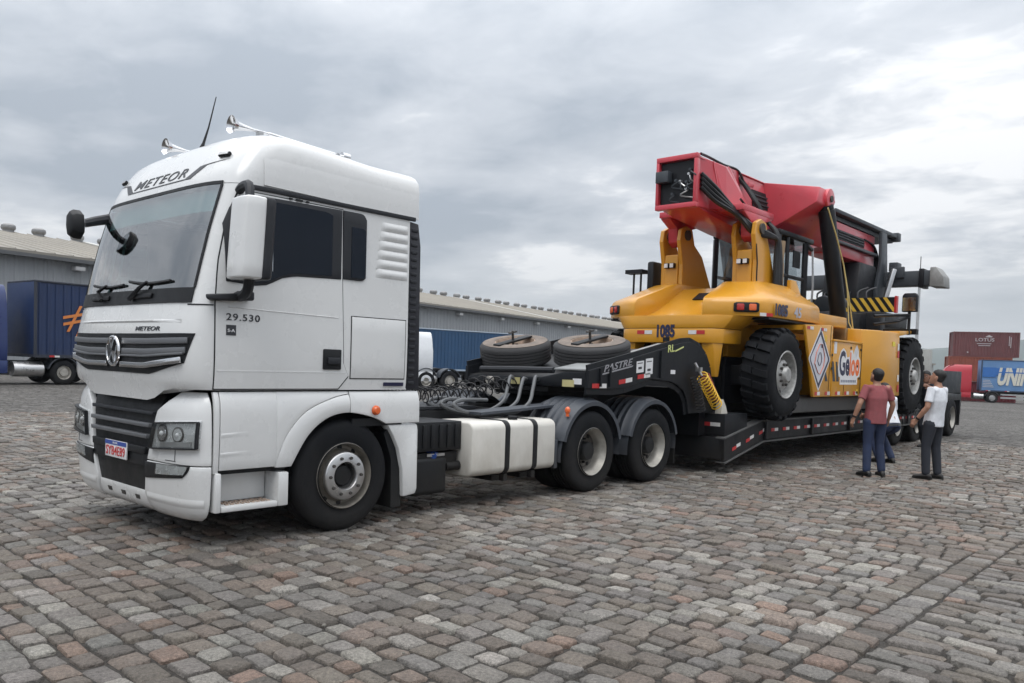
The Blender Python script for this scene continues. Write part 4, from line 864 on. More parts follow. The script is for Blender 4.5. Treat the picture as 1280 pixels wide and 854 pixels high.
b = MB(); b.loft([[(p_[0], p_[1], z) for p_ in (lowp if z < 2.2 else lowup)] for z in (2.172, 2.24, 2.375)] if False else [[(lerp(p_[0], q_[0], t), lerp(p_[1], q_[1], t), z) for p_, q_ in zip(lowp, lowup)] for z, t in ((2.172, 0), (2.25, .45), (2.375, 1))]); b.build('counterweight_upper', YEL, RS, bevel=.005, smooth=40)
ringA = [(8.40, -.62), (8.46, -.82), (8.60, -1.05), (8.80, -1.36), (9.02, -1.48), (9.6, -1.51), (10.78, -1.52), (10.78, -.40), (9.6, -.36), (8.9, -.45)]
ringD = [(9.42, -.44), (9.44, -.56), (9.48, -.70), (9.52, -.84), (9.56, -.95), (9.9, -1.0), (10.55, -1.02), (10.55, -.42), (10.0, -.40), (9.6, -.40)]
def shoulder(b):
    rg = []
    for z, k, ins in ((2.365, 0, 0), (2.57, 0, 0), (2.63, .03, .0), (2.665, .08, 0), (2.97, .93, 0), (2.99, 1.0, 0)):
        rg.append([(lerp(p[0], q[0], k), YC+lerp(p[1], q[1], k), z) for p, q in zip(ringA, ringD)])
    b.loft(rg)
SH = both(shoulder, 'engine_hood_shoulder', YEL, bevel=.012, smooth=42)
b = MB(); b.prism([(8.43, 2.2), (8.44, 2.30), (8.50, 2.335), (8.8, 2.46), (9.55, 2.90), (10.3, 2.93), (10.3, 2.2)], YC-.66, YC+.66); HD = b.build('engine_hood', YEL, RS, bevel=.03, smooth=40)
for y0, y1 in ((-.30, -.02), (-.55, -.38)):
    f = frame3((9.15, YC+y0, 2.675), (0, 1, 0), (1, 0, .56), (-.5, 0, .87)); b = MB(); b.slab(lambda u, v, o: f(u*(y1-y0), v*.22, o), 1, 1, 0, .012); b.build('hood_vent', BLKM, HD)
def pillar(b): b.loft([[(8.44, YC-.60, 1.95), (8.45, YC-.81, 1.95), (8.58, YC-.91, 1.95), (8.75, YC-.60, 1.95)], [(8.56, YC-.72, 1.42), (8.57, YC-.80, 1.42), (8.62, YC-.83, 1.42), (8.66, YC-.72, 1.42)]])
both(pillar, 'arch_pillar', YEL, bevel=.012)
def flare(b): b.prism([(8.95, 2.33), (8.95, 2.362), (10.75, 2.362), (10.75, 2.33)], YC-.9, YC-1.46)
both(flare, 'arch_lip', BLKM)
# number, lamps, tape on the counterweight
REAR = lambda y, z: frame3((8.398, y, z), (0, -1, 0), (0, 0, 1), (-1, 0, 0))
lettering('fleet_number', '1085', NAVY, CW, REAR(YC+.17, 2.02), .33, .21, bold=.05)
for y0, mt, nm in ((YC+.545, TAPER, 'red_tape'), (YC+.40, TAPEW, 'white_tape'), (YC-.40, TAPEW, 'white_tape'), (YC-.545, TAPER, 'red_tape')):
    f = REAR(y0, 2.075); b = MB(); b.slab(lambda u, v, o: f(u*.14, v*.06, o), 1, 1, 0, .003); b.build(nm, mt, CW)
f = REAR(YC+.05, 1.955); b = MB(); b.slab(lambda u, v, o: f(u*.12, v*.07, o), 1, 1, 0, .006); b.build('tow_pin_socket', BLKM, CW)
for s in (-1, 1):
    c = Vector((8.70, YC+s*1.205, 2.50)); n = Vector((-.84, s*.54, 0)).normalized(); t = Vector((.54, s*.84, 0)).normalized()
    def LP(b, w, h, o0, o1, cx=0):
        pts = [(w*math.cos(a)*(1 if abs(math.cos(a)) > .01 else 1)+cx, h*math.sin(a)) for a in [2*math.pi*i/20 for i in range(20)]]
        pts = [(cx+max(-1, min(1, 1.35*math.cos(a)))*w, max(-1, min(1, 1.35*math.sin(a)))*h) for a in [2*math.pi*i/20 for i in range(20)]]
        b.loft([[c+t*p[0]+Vector((0, 0, p[1]))+n*o for p in pts] for o in (o0, o1)])
    b = MB(); LP(b, .19, .075, -.03, .03); lb = b.build('tail_lamp', BLKM, RS, bevel=.012)
    b = MB(); LP(b, .055, .05, .025, .045, -.09); b.build('red_lens', REDL, lb, bevel=.01); b = MB(); LP(b, .055, .05, .025, .045, .09); b.build('amber_lens', AMBER, lb, bevel=.01)
SID = lambda x, z, y=YC-1.524: frame3((x, y, z), (1, 0, 0), (0, 0, 1), (0, -1, 0))
lettering('fleet_number', '1085', NAVY, SH[0], SID(9.04, 2.395, YC-1.514), .46, .185, bold=.05)
lettering('capacity_lettering', '45', mat('pale_blue_grey_film', (.42, .42, .48), .4), SH[0], SID(9.74, 2.405, YC-1.515), .28, .17, bold=.03)
for x, mt, nm in ((8.815, TAPEW, 'white_tape'), (8.92, TAPER, 'red_tape')):
    b = MB(); f = frame3((x, YC-1.372-.545*(x-8.815), 2.372), (.878, -.479, 0), (0, 0, 1), (-.479, -.878, 0)); b.slab(lambda u, v, o: f(u*.115, v*.05, o), 1, 1, .0, .006); b.build(nm, mt, SH[0])
# ------------------------------------------------------------------ towers carrying the boom pivot
def tower(b):
    b.prism([(9.62, 2.6), (9.62, 3.35), (9.52, 3.75), (9.56, 3.95), (9.72, 4.02), (9.92, 3.98), (10.0, 3.72), (10.12, 3.5), (10.42, 2.9), (10.6, 2.6)], YC-.90, YC-.82)
    b.prism([(9.62, 2.6), (9.62, 3.35), (9.52, 3.75), (9.56, 3.95), (9.72, 4.02), (9.92, 3.98), (10.02, 3.72), (10.30, 3.55), (10.75, 2.9), (10.95, 2.6)], YC-.55, YC-.47)
    b.box(9.60, 9.66, YC-.815, YC-.555, 2.6, 3.52); b.bar((10.02, YC-.685, 3.72), (10.9, YC-.685, 2.65), .26, .05, up=(0, 1, 0))
for t in both(tower, 'boom_tower', YEL, bevel=.015, smooth=0): tag(t, kind=None)
for y in (-.685, .685):
    b = MB(); b.cyl((9.74, YC+y-.25, 3.86), (9.74, YC+y+.25, 3.86), .09, n=16); b.build('pivot_pin', STEELD, RS)
    for k in (-.055, .055):
        b = MB(); b.box(9.52, 9.60, YC+y+k-.042, YC+y+k+.042, 3.28, 3.37); wl = b.build('work_lamp', BLKM, RS, bevel=.01); b = MB(); b.box(9.512, 9.521, YC+y+k-.034, YC+y+k+.034, 3.29, 3.36); b.build('lens', LETW, wl)
# ------------------------------------------------------------------ boom
b = MB()
yb = .34
b.box(8.60, 14.4, YC-yb, YC+yb, 4.10, 4.90)
BOOM = b.build('boom', REDP, RS, bevel=.02)
b = MB(); b.box(8.50, 8.60, YC-.37, YC+.37, 4.08, 4.16); b.box(8.50, 8.60, YC-.37, YC+.37, 4.84, 4.92); b.box(8.50, 8.60, YC-.37, YC-.315, 4.161, 4.839); b.box(8.50, 8.60, YC+.315, YC+.37, 4.161, 4.839); b.build('boom_end_frame', REDP, BOOM, bevel=.008)
b = MB(); b.box(8.57, 8.598, YC-.31, YC+.31, 4.17, 4.83); be = b.build('boom_end_opening', BLKM, BOOM)
b = MB(); b.box(8.42, 8.56, YC+.10, YC+.33, 4.50, 4.68); b.build('valve_box', DGREY, BOOM, bevel=.01)
random.seed(11)
for k in range(9):
    y = YC+random.uniform(-.26, .15); z = random.uniform(4.28, 4.68); b = MB(); b.tube(catmull([(8.56, y, z), (8.50, y-.03, z-.04), (8.50, y-random.uniform(-.1, .12), z-.10), (8.56, y-.1, z-.14)], 4), .012, 6); b.cyl((8.57, y, z), (8.50, y, z), .022, n=8); tag(b.build('valve_fitting', ALU if k % 4 == 0 else DGREY, BOOM), kind='stuff')
# flared casing plates on the rear half
def casing(b):
    # rear ribbed box from the end frame to the hose recess
    y0 = YC-yb
    P = lambda x, dy, z: (x, y0-dy, z)
    b.add([P(8.62, .0, 4.88), P(8.62, .0, 4.12), P(9.30, .10, 4.84), P(9.30, .16, 4.14), P(9.55, .05, 4.88), P(10.02, .22, 4.22), P(10.05, .0, 4.88), P(10.12, .0, 4.2), P(9.0, .05, 4.86), P(8.95, .02, 4.12)],
          [(0, 1, 9, 8), (8, 9, 3, 2), (2, 3, 5, 4), (4, 5, 7, 6), (1, 7, 5, 3, 9), (0, 8, 2, 4, 6)])
both(casing, 'boom_casing', REDP, BOOM, smooth=0)
def rib(b): b.bar((8.98, YC-yb-.03, 4.87), (9.22, YC-yb-.09, 4.13), .03, .05, up=(0, 1, 0)); 
both(rib, 'casing_rib', REDP, BOOM); 
def rib2(b): b.bar((9.45, YC-yb-.05, 4.87), (9.92, YC-yb-.19, 4.20), .035, .05, up=(0, 1, 0))
both(rib2, 'casing_rib', REDP, BOOM)
# belly plate and pivot ears under the rear of the boom
b = MB(); b.prism([(8.62, 4.10), (9.2, 4.02), (10.2, 3.93), (11.6, 3.85), (12.6, 3.88), (13.6, 4.10)], YC-.33, YC+.33); b.build('boom_belly', REDP, BOOM, bevel=.015)
for y in (-.685, .685):
    b = MB(); b.prism([(9.35, 4.10), (9.60, 3.98), (9.62, 3.74), (9.74, 3.66), (9.87, 3.74), (9.98, 3.98), (10.4, 4.10), (10.4, 4.16), (9.35, 4.16)], YC+y-.09, YC+y+.09); b.build('pivot_ear', REDP, BOOM, bevel=.012)
b = MB(); b.box(9.3, 10.45, YC-.78, YC+.78, 4.12, 4.22); b.build('pivot_cross_plate', REDP, BOOM, bevel=.01)
# recessed vent on the beam side
def vent(b):
    b.slab(lambda u, v, o: (lerp(10.45, 11.85, u)-.12*(1-v)*(u-.5), YC-yb-.002-o, lerp(4.42-.0*u, 4.70, v)+.02*u), 1, 1, 0, .012)
vv = both(vent, 'boom_recess', BLKM, BOOM)
for q, s in zip(vv, (-1, 1)):
    for k in range(3):
        b = MB(); b.bar((10.52, YC+s*(yb+.02), 4.48+.07*k), (11.72, YC+s*(yb+.02), 4.50+.07*k), .025, .02); b.build('recess_pipe', DGREY, q)
# outrigger wings that take the lift cylinders
def wing(b):
    y0 = YC-yb; P = lambda x, y, z: (x, YC-y, z)
    v = [P(10.9, .34, 4.90), P(13.4, .34, 4.90), P(11.72, 1.05, 4.90), P(12.30, 1.05, 4.90), P(12.46, 1.05, 4.76), P(12.34, 1.05, 4.58), P(11.58, 1.05, 4.60), P(11.25, .36, 4.12), P(13.7, .34, 4.10), P(13.8, .34, 4.80), P(11.9, .55, 4.80)]
    b.add(v, [(0, 10, 2), (10, 3, 2), (0, 1, 10), (1, 3, 10), (0, 2, 6, 7), (2, 3, 4, 5, 6), (7, 6, 5, 8), (5, 4, 9, 8), (4, 3, 1, 9)])
both(wing, 'cylinder_wing', REDP, BOOM, bevel=.03, smooth=30)
for s in (-1, 1):
    b = MB(); b.cyl((12.12, YC+s*.95, 4.73), (12.12, YC+s*1.10, 4.73), .19, n=24); b.build('wing_boss', REDP, BOOM, bevel=.015)
    b = MB(); b.cyl((12.12, YC+s*1.09, 4.73), (12.12, YC+s*1.125, 4.73), .06, n=12); b.build('boss_cap', STEELD, BOOM)
    # lift cylinder: barrel above, rod below
    top = Vector((12.10, YC+s*1.02, 4.62)); bot = Vector((13.12, YC+s*1.08, 1.95))
    d = (bot-top)
    b = MB(); b.cyl(top+d*.0, top+d*.04, .13, n=18); b.cyl(top+d*.03, top+d*.95, .15, n=24); lc = b.build('lift_cylinder', BLKM, RS, bevel=.01)
    b = MB(); b.cyl(top+d*.93, bot, .09, n=16); b.build('cylinder_rod', CHROME, lc)
    b = MB(); b.tube([top+d*.12+Vector((.22, 0, 0)), top+d*.5+Vector((.21, 0, 0)), top+d*.93+Vector((.20, 0, 0))], .022, 6); b.build('oil_pipe', DGREY, lc)
# inner boom section, extension rail, head
b = MB(); b.box(14.3, 17.05, YC-.29, YC+.29, 4.08, 4.78); IB = b.build('inner_boom', REDP, RS, bevel=.02)
b = MB(); b.box(14.2, 17.0, YC-.40, YC-.30, 4.30, 4.36); b.build('boom_ledge', DGREY, IB, bevel=.006)
b = MB(); b.box(14.6, 16.3, YC-.305, YC-.29, 4.42, 4.62); vb = b.build('boom_recess', BLKM, IB)
for k in range(3):
    b = MB(); b.cyl((14.65, YC-.32, 4.47+.055*k), (16.25, YC-.32, 4.47+.055*k), .016, n=6); b.build('recess_pipe', DGREY, vb)
b = MB(); b.box(14.2, 18.45, YC-.42, YC+.42, 4.90, 4.98); tr = b.build('hose_track', DGREY, RS, bevel=.01)
b = MB(); b.box(14.25, 18.35, YC-.29, YC+.29, 4.80, 4.88); b.build('hose_tray', DGREY, RS)
b = MB(); b.box(18.25, 18.48, YC-.44, YC+.44, 4.84, 5.04); b.build('track_end_bracket', DGREY, RS, bevel=.015)
for k in range(6):
    y = YC-.30+.03*k; b = MB(); b.tube(catmull([(16.3+.05*k, y, 4.62), (16.9, y-.02, 4.55), (17.3, y, 4.3), (17.5, y+.05, 4.0), (17.5, y+.05, 3.75)], 5), .02, 6); b.build('boom_hose', HOSE, RS)
# rotator and spreader, carried crosswise under the boom head
def cross(b, x0, x1, y0, y1, z0, z1): b.box(x0, x1, YC+y0, YC+y1, z0, z1)
for s in (-1, 1):
    b = MB(); b.prism([(16.9, 4.86), (17.25, 4.86), (17.5, 3.4), (17.2, 2.9), (16.8, 2.9), (16.7, 3.5), (16.95, 4.2)], YC+s*.50, YC+s*.42); b.build('boom_head_plate', DGREY, RS, bevel=.012)
b = MB(); b.prism([(15.9, 4.06), (16.9, 4.06), (17.2, 3.3), (17.1, 3.0), (15.7, 3.0), (15.75, 3.45)], YC-.40, YC+.40); b.build('rotator', BLKM, RS, bevel=.04)
b = MB(); b.prism([(15.5, 2.62), (15.5, 2.92), (17.4, 2.92), (17.4, 2.62)], YC-1.0, YC+1.0); b.build('spreader_carriage', BLKM, RS, bevel=.03)
b = MB(); cross(b, 17.2, 17.58, -1.5, 1.5, 3.62, 3.96); SPB = b.build('spreader_beam', DGREY, RS, bevel=.015)
b = MB(); cross(b, 17.15, 17.62, -1.36, -1.26, 3.57, 4.0); b.build('beam_collar', BLKM, SPB, bevel=.01)
b = MB(); b.prism([(YC-1.50, 3.58), (YC-1.50, 4.02), (YC-1.62, 4.02), (YC-1.78, 3.80), (YC-1.80, 3.56)], 17.12, 17.66, axis='x'); b.build('twistlock_head', mat('worn_pale_steel', (.27, .27, .26), .5, var=.3), SPB, bevel=.02)
b = MB(); cross(b, 17.12, 17.2, -.95, -.62, 3.8, 4.06); cross(b, 17.2, 17.5, -.78, -.58, 3.97, 4.18); b.build('damper_cylinder', DGREY, SPB, bevel=.02)
b = MB(); b.bar((17.05, YC-.75, 4.0), (16.9, YC-.55, 2.95), .14, .10); b.build('spreader_strut', ALU, RS, bevel=.02)
for k in range(7):
    y = YC-.65+.18*k; b = MB(); b.tube(catmull([(16.2, y, 3.5), (15.7, y+.05, 3.35), (15.6, y-.05, 3.05), (15.9, y, 2.95)], 4), .022, 6); b.build('spreader_hose', HOSE, RS)
# hazard-striped beam across the front
b = MB(); cross(b, 15.55, 15.65, -1.25, .60, 2.90, 3.22); HZ = b.build('hazard_beam', BLKM, RS)
for k in range(11):
    y = .52-k*.165; f = frame3((15.548, YC+y, 2.905), (0, -1, 0), (0, 0, 1), (-1, 0, 0)); b = MB(); b.add([f(-.12+a, h, o) for o in (.0, .004) for a, h in ((.22, 0), (.30, 0), (.08, .31), (0, .31))], [(0, 1, 2, 3), (7, 6, 5, 4), (0, 4, 5, 1), (1, 5, 6, 2), (2, 6, 7, 3), (3, 7, 4, 0)]); b.build('warning_stripe', YSTRIPE, HZ)
b = MB(); cross(b, 15.54, 15.66, -1.30, -1.255, 2.88, 3.24); b.build('red_end_marker', TAPER, HZ)
b = MB(); cross(b, 15.2, 15.5, -1.1, .9, 2.30, 2.88); b.build('front_frame', BLKM, RS, bevel=.03)
b = MB(); b.cyl((14.0, YC-.35, 2.95), (14.9, YC-.35, 3.05), .15, n=16); b.cyl((13.9, YC-.35, 2.94), (14.05, YC-.35, 2.96), .19, n=16); b.build('damping_cylinder', DGREY, RS, bevel=.01)
b = MB(); b.prism([(12.9, 2.45), (13.4, 2.78), (15.3, 2.85), (15.3, 2.4)], YC-.8, YC+.9); b.build('front_deck', BLKM, RS, bevel=.03)
# ------------------------------------------------------------------ operator cab
x0, x1, y0, y1, z0, z1 = 11.0, 12.55, -.86, .46, 2.45, 3.98
b = MB(); b.box(x0, x1, y0, y1, z1, z1+.10); CAB2 = b.build('operator_cab', BLKM, RS, bevel=.03)
def post(p, q, w=.09): b = MB(); b.bar(p, q, w, w); b.build('cab_post', BLKM, CAB2, bevel=.01)
for x, y in ((x0+.05, y0+.05), (x0+.05, y1-.05), (x1-.30, y0+.05), (x1-.30, y1-.05)): post((x, y, z0), (x, y, z1))
post((x0+.45, y0+.05, z0), (x0+.45, y0+.05, z1), .06)
for y in (y0+.05, y1-.05): post((x0+.1, y, 3.28), (x1-.35, y, 3.28), .06); post((x0+.1, y, z0+.03), (x1-.35, y, z0+.03), .08); post((x1-.3, y, z1-.02), (x1+.05, y, z1-.1), .06)
post((x0+.05, y0+.1, 2.95), (x0+.05, y1-.1, 2.95), .08); post((x0+.05, y0+.1, z0+.03), (x0+.05, y1-.1, z0+.03), .08)
def pane(fn): b = MB(); fn(b); b.build('cab_pane', GLASSC, CAB2)
pane(lambda b: b.box(x0+.045, x0+.051, y0+.1, y1-.1, 3.0, z1-.01)); pane(lambda b: b.box(x0+.045, x0+.051, y0+.1, y1-.1, z0+.08, 2.9))
for y in (y0+.05, y1-.05):
    pane(lambda b: b.box(x0+.10, x0+.41, y-.003, y+.003, 3.32, z1-.01)); pane(lambda b: b.box(x0+.49, x1-.35, y-.003, y+.003, 3.32, z1-.01)); pane(lambda b: b.box(x0+.10, x0+.41, y-.003, y+.003, z0+.08, 3.24)); pane(lambda b: b.box(x0+.49, x1-.35, y-.003, y+.003, z0+.08, 3.24))
pane(lambda b: b.loft([[(x1-.25+.28*math.sin(math.pi*(.15+.7*t)), y0+.05+t*(y1-y0-.1), z) for t in [i/10 for i in range(11)]] for z in (z0+.1, z1-.06)], closed=False, cap=False))
b = MB(); b.tube([(x1+.02, y0+.04, z1-.06), (x1+.02, y0+.0, 3.2), (x1-.0, y0+.02, z0+.1)], .02, 6); b.build('windscreen_edge', ALU, CAB2)
b = MB(); b.box(11.3, 11.8, YC-.3, YC+.25, 2.5, 2.85); b.prism([(11.3, 2.85), (11.22, 3.45), (11.34, 3.45), (11.45, 2.85)], YC-.28, YC+.23); b.build('cab_seat', INT, CAB2, bevel=.04)
b = MB(); b.box(x0-.02, x1, y0, y1, z0-.12, z0-.01); b.build('cab_floor', BLKM, CAB2)
b = MB(); b.box(x0+.0, x0+.12, YC-.25, YC+.25, z1+.11, z1+.2); b.cyl((x0+.1, y1-.2, z1+.1), (x0+.1, y1-.2, z1+.26), .06, n=12); b.build('roof_beacon', BLKM, CAB2)
b = MB(); b.box(x0+.55, x0+.85, y0-.03, y0-.01, 3.45, 3.75); b.build('door_mirror', BLKM, CAB2)
def fin(b): b.prism([(10.55, 2.55), (10.55, 3.10), (10.75, 3.10), (11.05, 2.80), (11.5, 2.60), (12.2, 2.55), (12.2, 2.36), (10.55, 2.36)], YC-1.10, YC-1.02)
both(fin, 'cab_guard_plate', YEL, bevel=.012)
def deckbox(b): b.box(10.8, 12.25, YC-1.45, YC-.72, 2.36, 2.56)
both(deckbox, 'step_deck', YEL, bevel=.02)
# ------------------------------------------------------------------ chassis sides
ys = -1.86
def sheet(b, pts, ya=ys, th=.05): b.prism(pts, ya, ya+th)
def A_(b): sheet(b, [(9.86, 2.30), (10.9, 2.35), (11.05, 2.34), (11.05, 1.14), (10.32, 1.14), (10.12, 1.7)])
SP1 = both(A_, 'side_panel', YEL, bevel=.008)
def A1(b): b.box(11.05, 11.35, ys+.25, ys+.3, 1.14, 2.3); b.box(9.9, 11.2, ys+.06, -.9, 2.22, 2.30)
both(A1, 'panel_return', YEL)
def B_(b): b.prism([(11.07, 1.14), (11.07, 2.10), (12.45, 2.10), (12.45, 1.14)], ys-.01, ys+.6)
SP2 = both(B_, 'side_tank', YEL, bevel=.012)
def B1(b): b.box(11.05, 12.46, ys-.03, ys+.02, 2.085, 2.12)
both(B1, 'tank_ledge', YEL, bevel=.006)
def C_(b): b.loft([[(12.46, ys-.0, 1.14), (12.46, ys-.0, 2.36), (12.46, ys+.75, 2.42), (12.46, ys+.75, 1.14)], [(12.85, ys-.20, 1.14), (12.85, ys-.20, 2.36), (12.85, ys+.75, 2.42), (12.85, ys+.75, 1.14)], [(13.98, ys-.25, 1.14), (13.82, ys-.25, 2.36), (13.82, ys+.75, 2.42), (13.98, ys+.75, 1.14)]])
FE = both(C_, 'front_fender', YEL, bevel=.025)
def C2(b): b.prism([(13.80, 2.30), (13.80, 2.40), (14.6, 2.44), (14.6, 2.39)], ys-.25, ys+.5)
both(C2, 'wheel_cover', YEL, bevel=.01)
def C3(b): b.prism([(14.55, 2.37), (14.68, 2.37), (14.70, 2.47), (14.55, 2.48)], ys-.34, ys+.3)
both(C3, 'cover_bar', BLKM)
b = MB(); b.box(9.1, 15.3, YC-.72, YC+.72, 1.75, 2.25); b.build('chassis', YEL, RS, bevel=.02); b = MB(); b.box(9.0, 15.3, YC-.74, YC+.74, 1.0, 1.742); b.build('lower_chassis', BLKM, RS, bevel=.02)
b = MB(); b.box(9.9, 13.9, -1.62, 1.22, .86, 1.12); b.build('belly_tank', mat('grey_belly_steel', (.12, .12, .12), .5, var=.3), RS, bevel=.03)
b = MB(); b.box(8.75, 9.0, YC-.70, YC+.70, 1.0, 1.9); b.box(9.2, 9.62, YC-1.2, YC+1.2, 1.30, 1.62); b.build('steer_axle', BLKM, RS, bevel=.02)
b = MB(); b.box(14.5, 15.2, YC-1.2, YC+1.2, 1.15, 1.85); b.build('drive_axle', BLKM, RS, bevel=.05)
# tape pieces and decals
def put(name, mt, par, x, z, w, h, y=ys-.012, o1=.003, sl=0): 
    f = frame3((x, y, z), (1, 0, sl), (0, 0, 1), (0, -1, 0)); b = MB(); b.slab(lambda u, v, o: f(u*w, v*h, o), 1, 1, 0, o1); return b.build(name, mt, par)
for k in range(6):
    x = 10.36+k*.44; p_ = SP1[0] if x < 11 else (SP2[0] if x < 12.4 else FE[0]); yy = ys-.001 if x < 11 else ys-.011
    if x > 12.4: continue
    put('red_tape', TAPER, p_, x, 1.165, .10, .06, yy); put('white_tape', TAPEW, p_, x+.10, 1.165, .12, .06, yy)
for x in (9.93, 10.5): put('red_tape', TAPER, SP1[0], x, 2.235, .12, .05, ys-.001); put('white_tape', TAPEW, SP1[0], x+.12, 2.235, .14, .05, ys-.001)
for z, mt, nm in ((2.02, TAPEW, 'white_tape'), (1.88, TAPER, 'red_tape'), (1.42, TAPEW, 'white_tape'), (1.22, TAPER, 'red_tape')): put(nm, mt, FE[0], 13.72+(2.1-z)*.10, z, .10, .13, ys-.249)
put('yellow_label', mat('bright_yellow_label', (.75, .62, .05), .4), FE[0], 13.45, 2.09, .22, .09, ys-.236)
def poly(name, mt, par, pts, off, y=ys, th=.002):
    n = len(pts); b = MB(); b.add([(p[0], y-off-o, p[1]) for o in (0, th) for p in pts], [tuple(range(n-1, -1, -1)), tuple(range(n, 2*n))]+[(i, (i+1) % n, n+(i+1) % n, n+i) for i in range(n)]); return b.build(name, mt, par)
LGREY = mat('pale_film', (.60, .61, .66), .4, var=.06)
def dia(c, w, h, k=.92): return [(c[0], c[1]+h/2), (c[0]+w/2*k, c[1]+.02), (c[0]+w/2*k, c[1]-.02), (c[0], c[1]-h/2), (c[0]-w/2*k, c[1]-.02), (c[0]-w/2*k, c[1]+.02)]
dc = (10.50, 1.765)
DI = poly('company_emblem', LETW, SP1[0], dia(dc, .98, 1.06), .001, th=.003)
poly('emblem_ring', NAVY, DI, dia(dc, .90, .97), .0045); poly('emblem_field', LGREY, DI, dia((dc[0]-.02, dc[1]), .78, .80), .007)
PK = mat('rose_film', (.62, .22, .16), .4)
def ringline(c, w, h, mt, off, t=.016):
    pts = [(c[0]-.06*w, c[1]+h/2), (c[0]+.20*w, c[1]+h/2), (c[0]+w/2, c[1]+.1*h), (c[0]+.42*w, c[1]-.22*h), (c[0]+.08*w, c[1]-h/2), (c[0]-.12*w, c[1]-.46*h), (c[0]-w/2, c[1]-.15*h), (c[0]-.36*w, c[1]+.22*h)]
    b = MB()
    for p, q in zip(pts, pts[1:]+pts[:1]): b.bar((p[0], ys-off, p[1]), (q[0], ys-off, q[1]), .003, t, up=(0, 1, 0))
    return b.build('emblem_line', mt, DI)
ringline((dc[0]-.02, dc[1]-.0), .42, .50, PK, .0105, .024); ringline((dc[0]-.02, dc[1]), .17, .22, NAVY, .0105, .016)
b = MB(); b.box(dc[0]+.03, dc[0]+.09, ys-.013, ys-.0095, dc[1]+.19, dc[1]+.24); b.build('emblem_dot', NAVY, DI)
for k in range(3): poly('hazard_bar', INK, SP2[0] if k > 0 else SP1[0], [(10.78+k*.19+.0, 1.40), (10.90+k*.19, 1.40), (10.80+k*.19-.02*k, 1.56+.10*k), (10.74+k*.17, 1.56+.08*k)] if k < 1 else [(10.93+k*.17, 1.40), (11.05+k*.17, 1.40), (10.93+k*.17, 1.74), (10.86+k*.17, 1.74)], .0015 if k < 1 else .0115)
# company name: white backing, navy and orange letters
nb = poly('name_backing', LETW, SP2[0], [(11.36, 1.49), (11.43, 1.47), (11.43, 1.345), (12.28, 1.345), (12.28, 1.47), (12.38, 1.49), (12.42, 1.62), (12.40, 1.80), (12.31, 1.86), (12.30, 1.96), (12.19, 2.07), (12.08, 1.95), (12.05, 1.88), (11.98, 1.965), (11.87, 1.95), (11.84, 1.84), (11.72, 1.83), (11.66, 1.93), (11.54, 1.985), (11.42, 1.93), (11.34, 1.80), (11.32, 1.62)], .0115, th=.002)
NP = lambda x, z, off=.0138: frame3((x, ys-off, z), (1, 0, 0), (0, 0, 1), (0, -1, 0))
lettering('name_lettering', 'Ge', NAVY, nb, NP(11.37, 1.50), .49, .44, bold=.03, depth=.002, base=0); lettering('name_lettering', 'lo', ORNG, nb, NP(11.87, 1.50), .27, .42, bold=.03, depth=.002, base=0); lettering('name_lettering', 'o', ORNG, nb, NP(12.15, 1.50), .22, .31, bold=.04, depth=.002, base=0)
poly('name_emblem', LGREY, nb, dia((12.19, 1.955), .17, .22), .0138); 
b = MB(); [b.box(11.47+i*.085, 11.535+i*.085, ys-.0155, ys-.0137, 1.385, 1.43) for i in range(9)]; tag(b.build('small_print', mat('grey_print_film', (.25, .27, .33), .4), nb), kind='stuff')
put('notice_plate', LETW, SP2[0], 11.10, 1.88, .12, .2, ys-.011)
b = MB(); [b.cyl((x, ys-.012, z), (x, ys-.02, z), .025, n=10) for x, z in ((11.9, 2.0), (12.25, 1.68), (12.4, 1.98), (12.38, 1.46), (11.02, 1.62), (11.02, 1.85))]; tag(b.build('panel_bolt', BLKM, SP2[0]), kind='stuff')
# valve block and taps on the side tank
b = MB(); b.box(12.35, 12.6, -1.6, -1.35, 2.12, 2.38); b.cyl((12.48, -1.5, 2.38), (12.48, -1.5, 2.52), .07, n=12); b.build('valve_block', mat('brass_valve', (.30, .22, .12), .4, metal=.6), RS, bevel=.015)
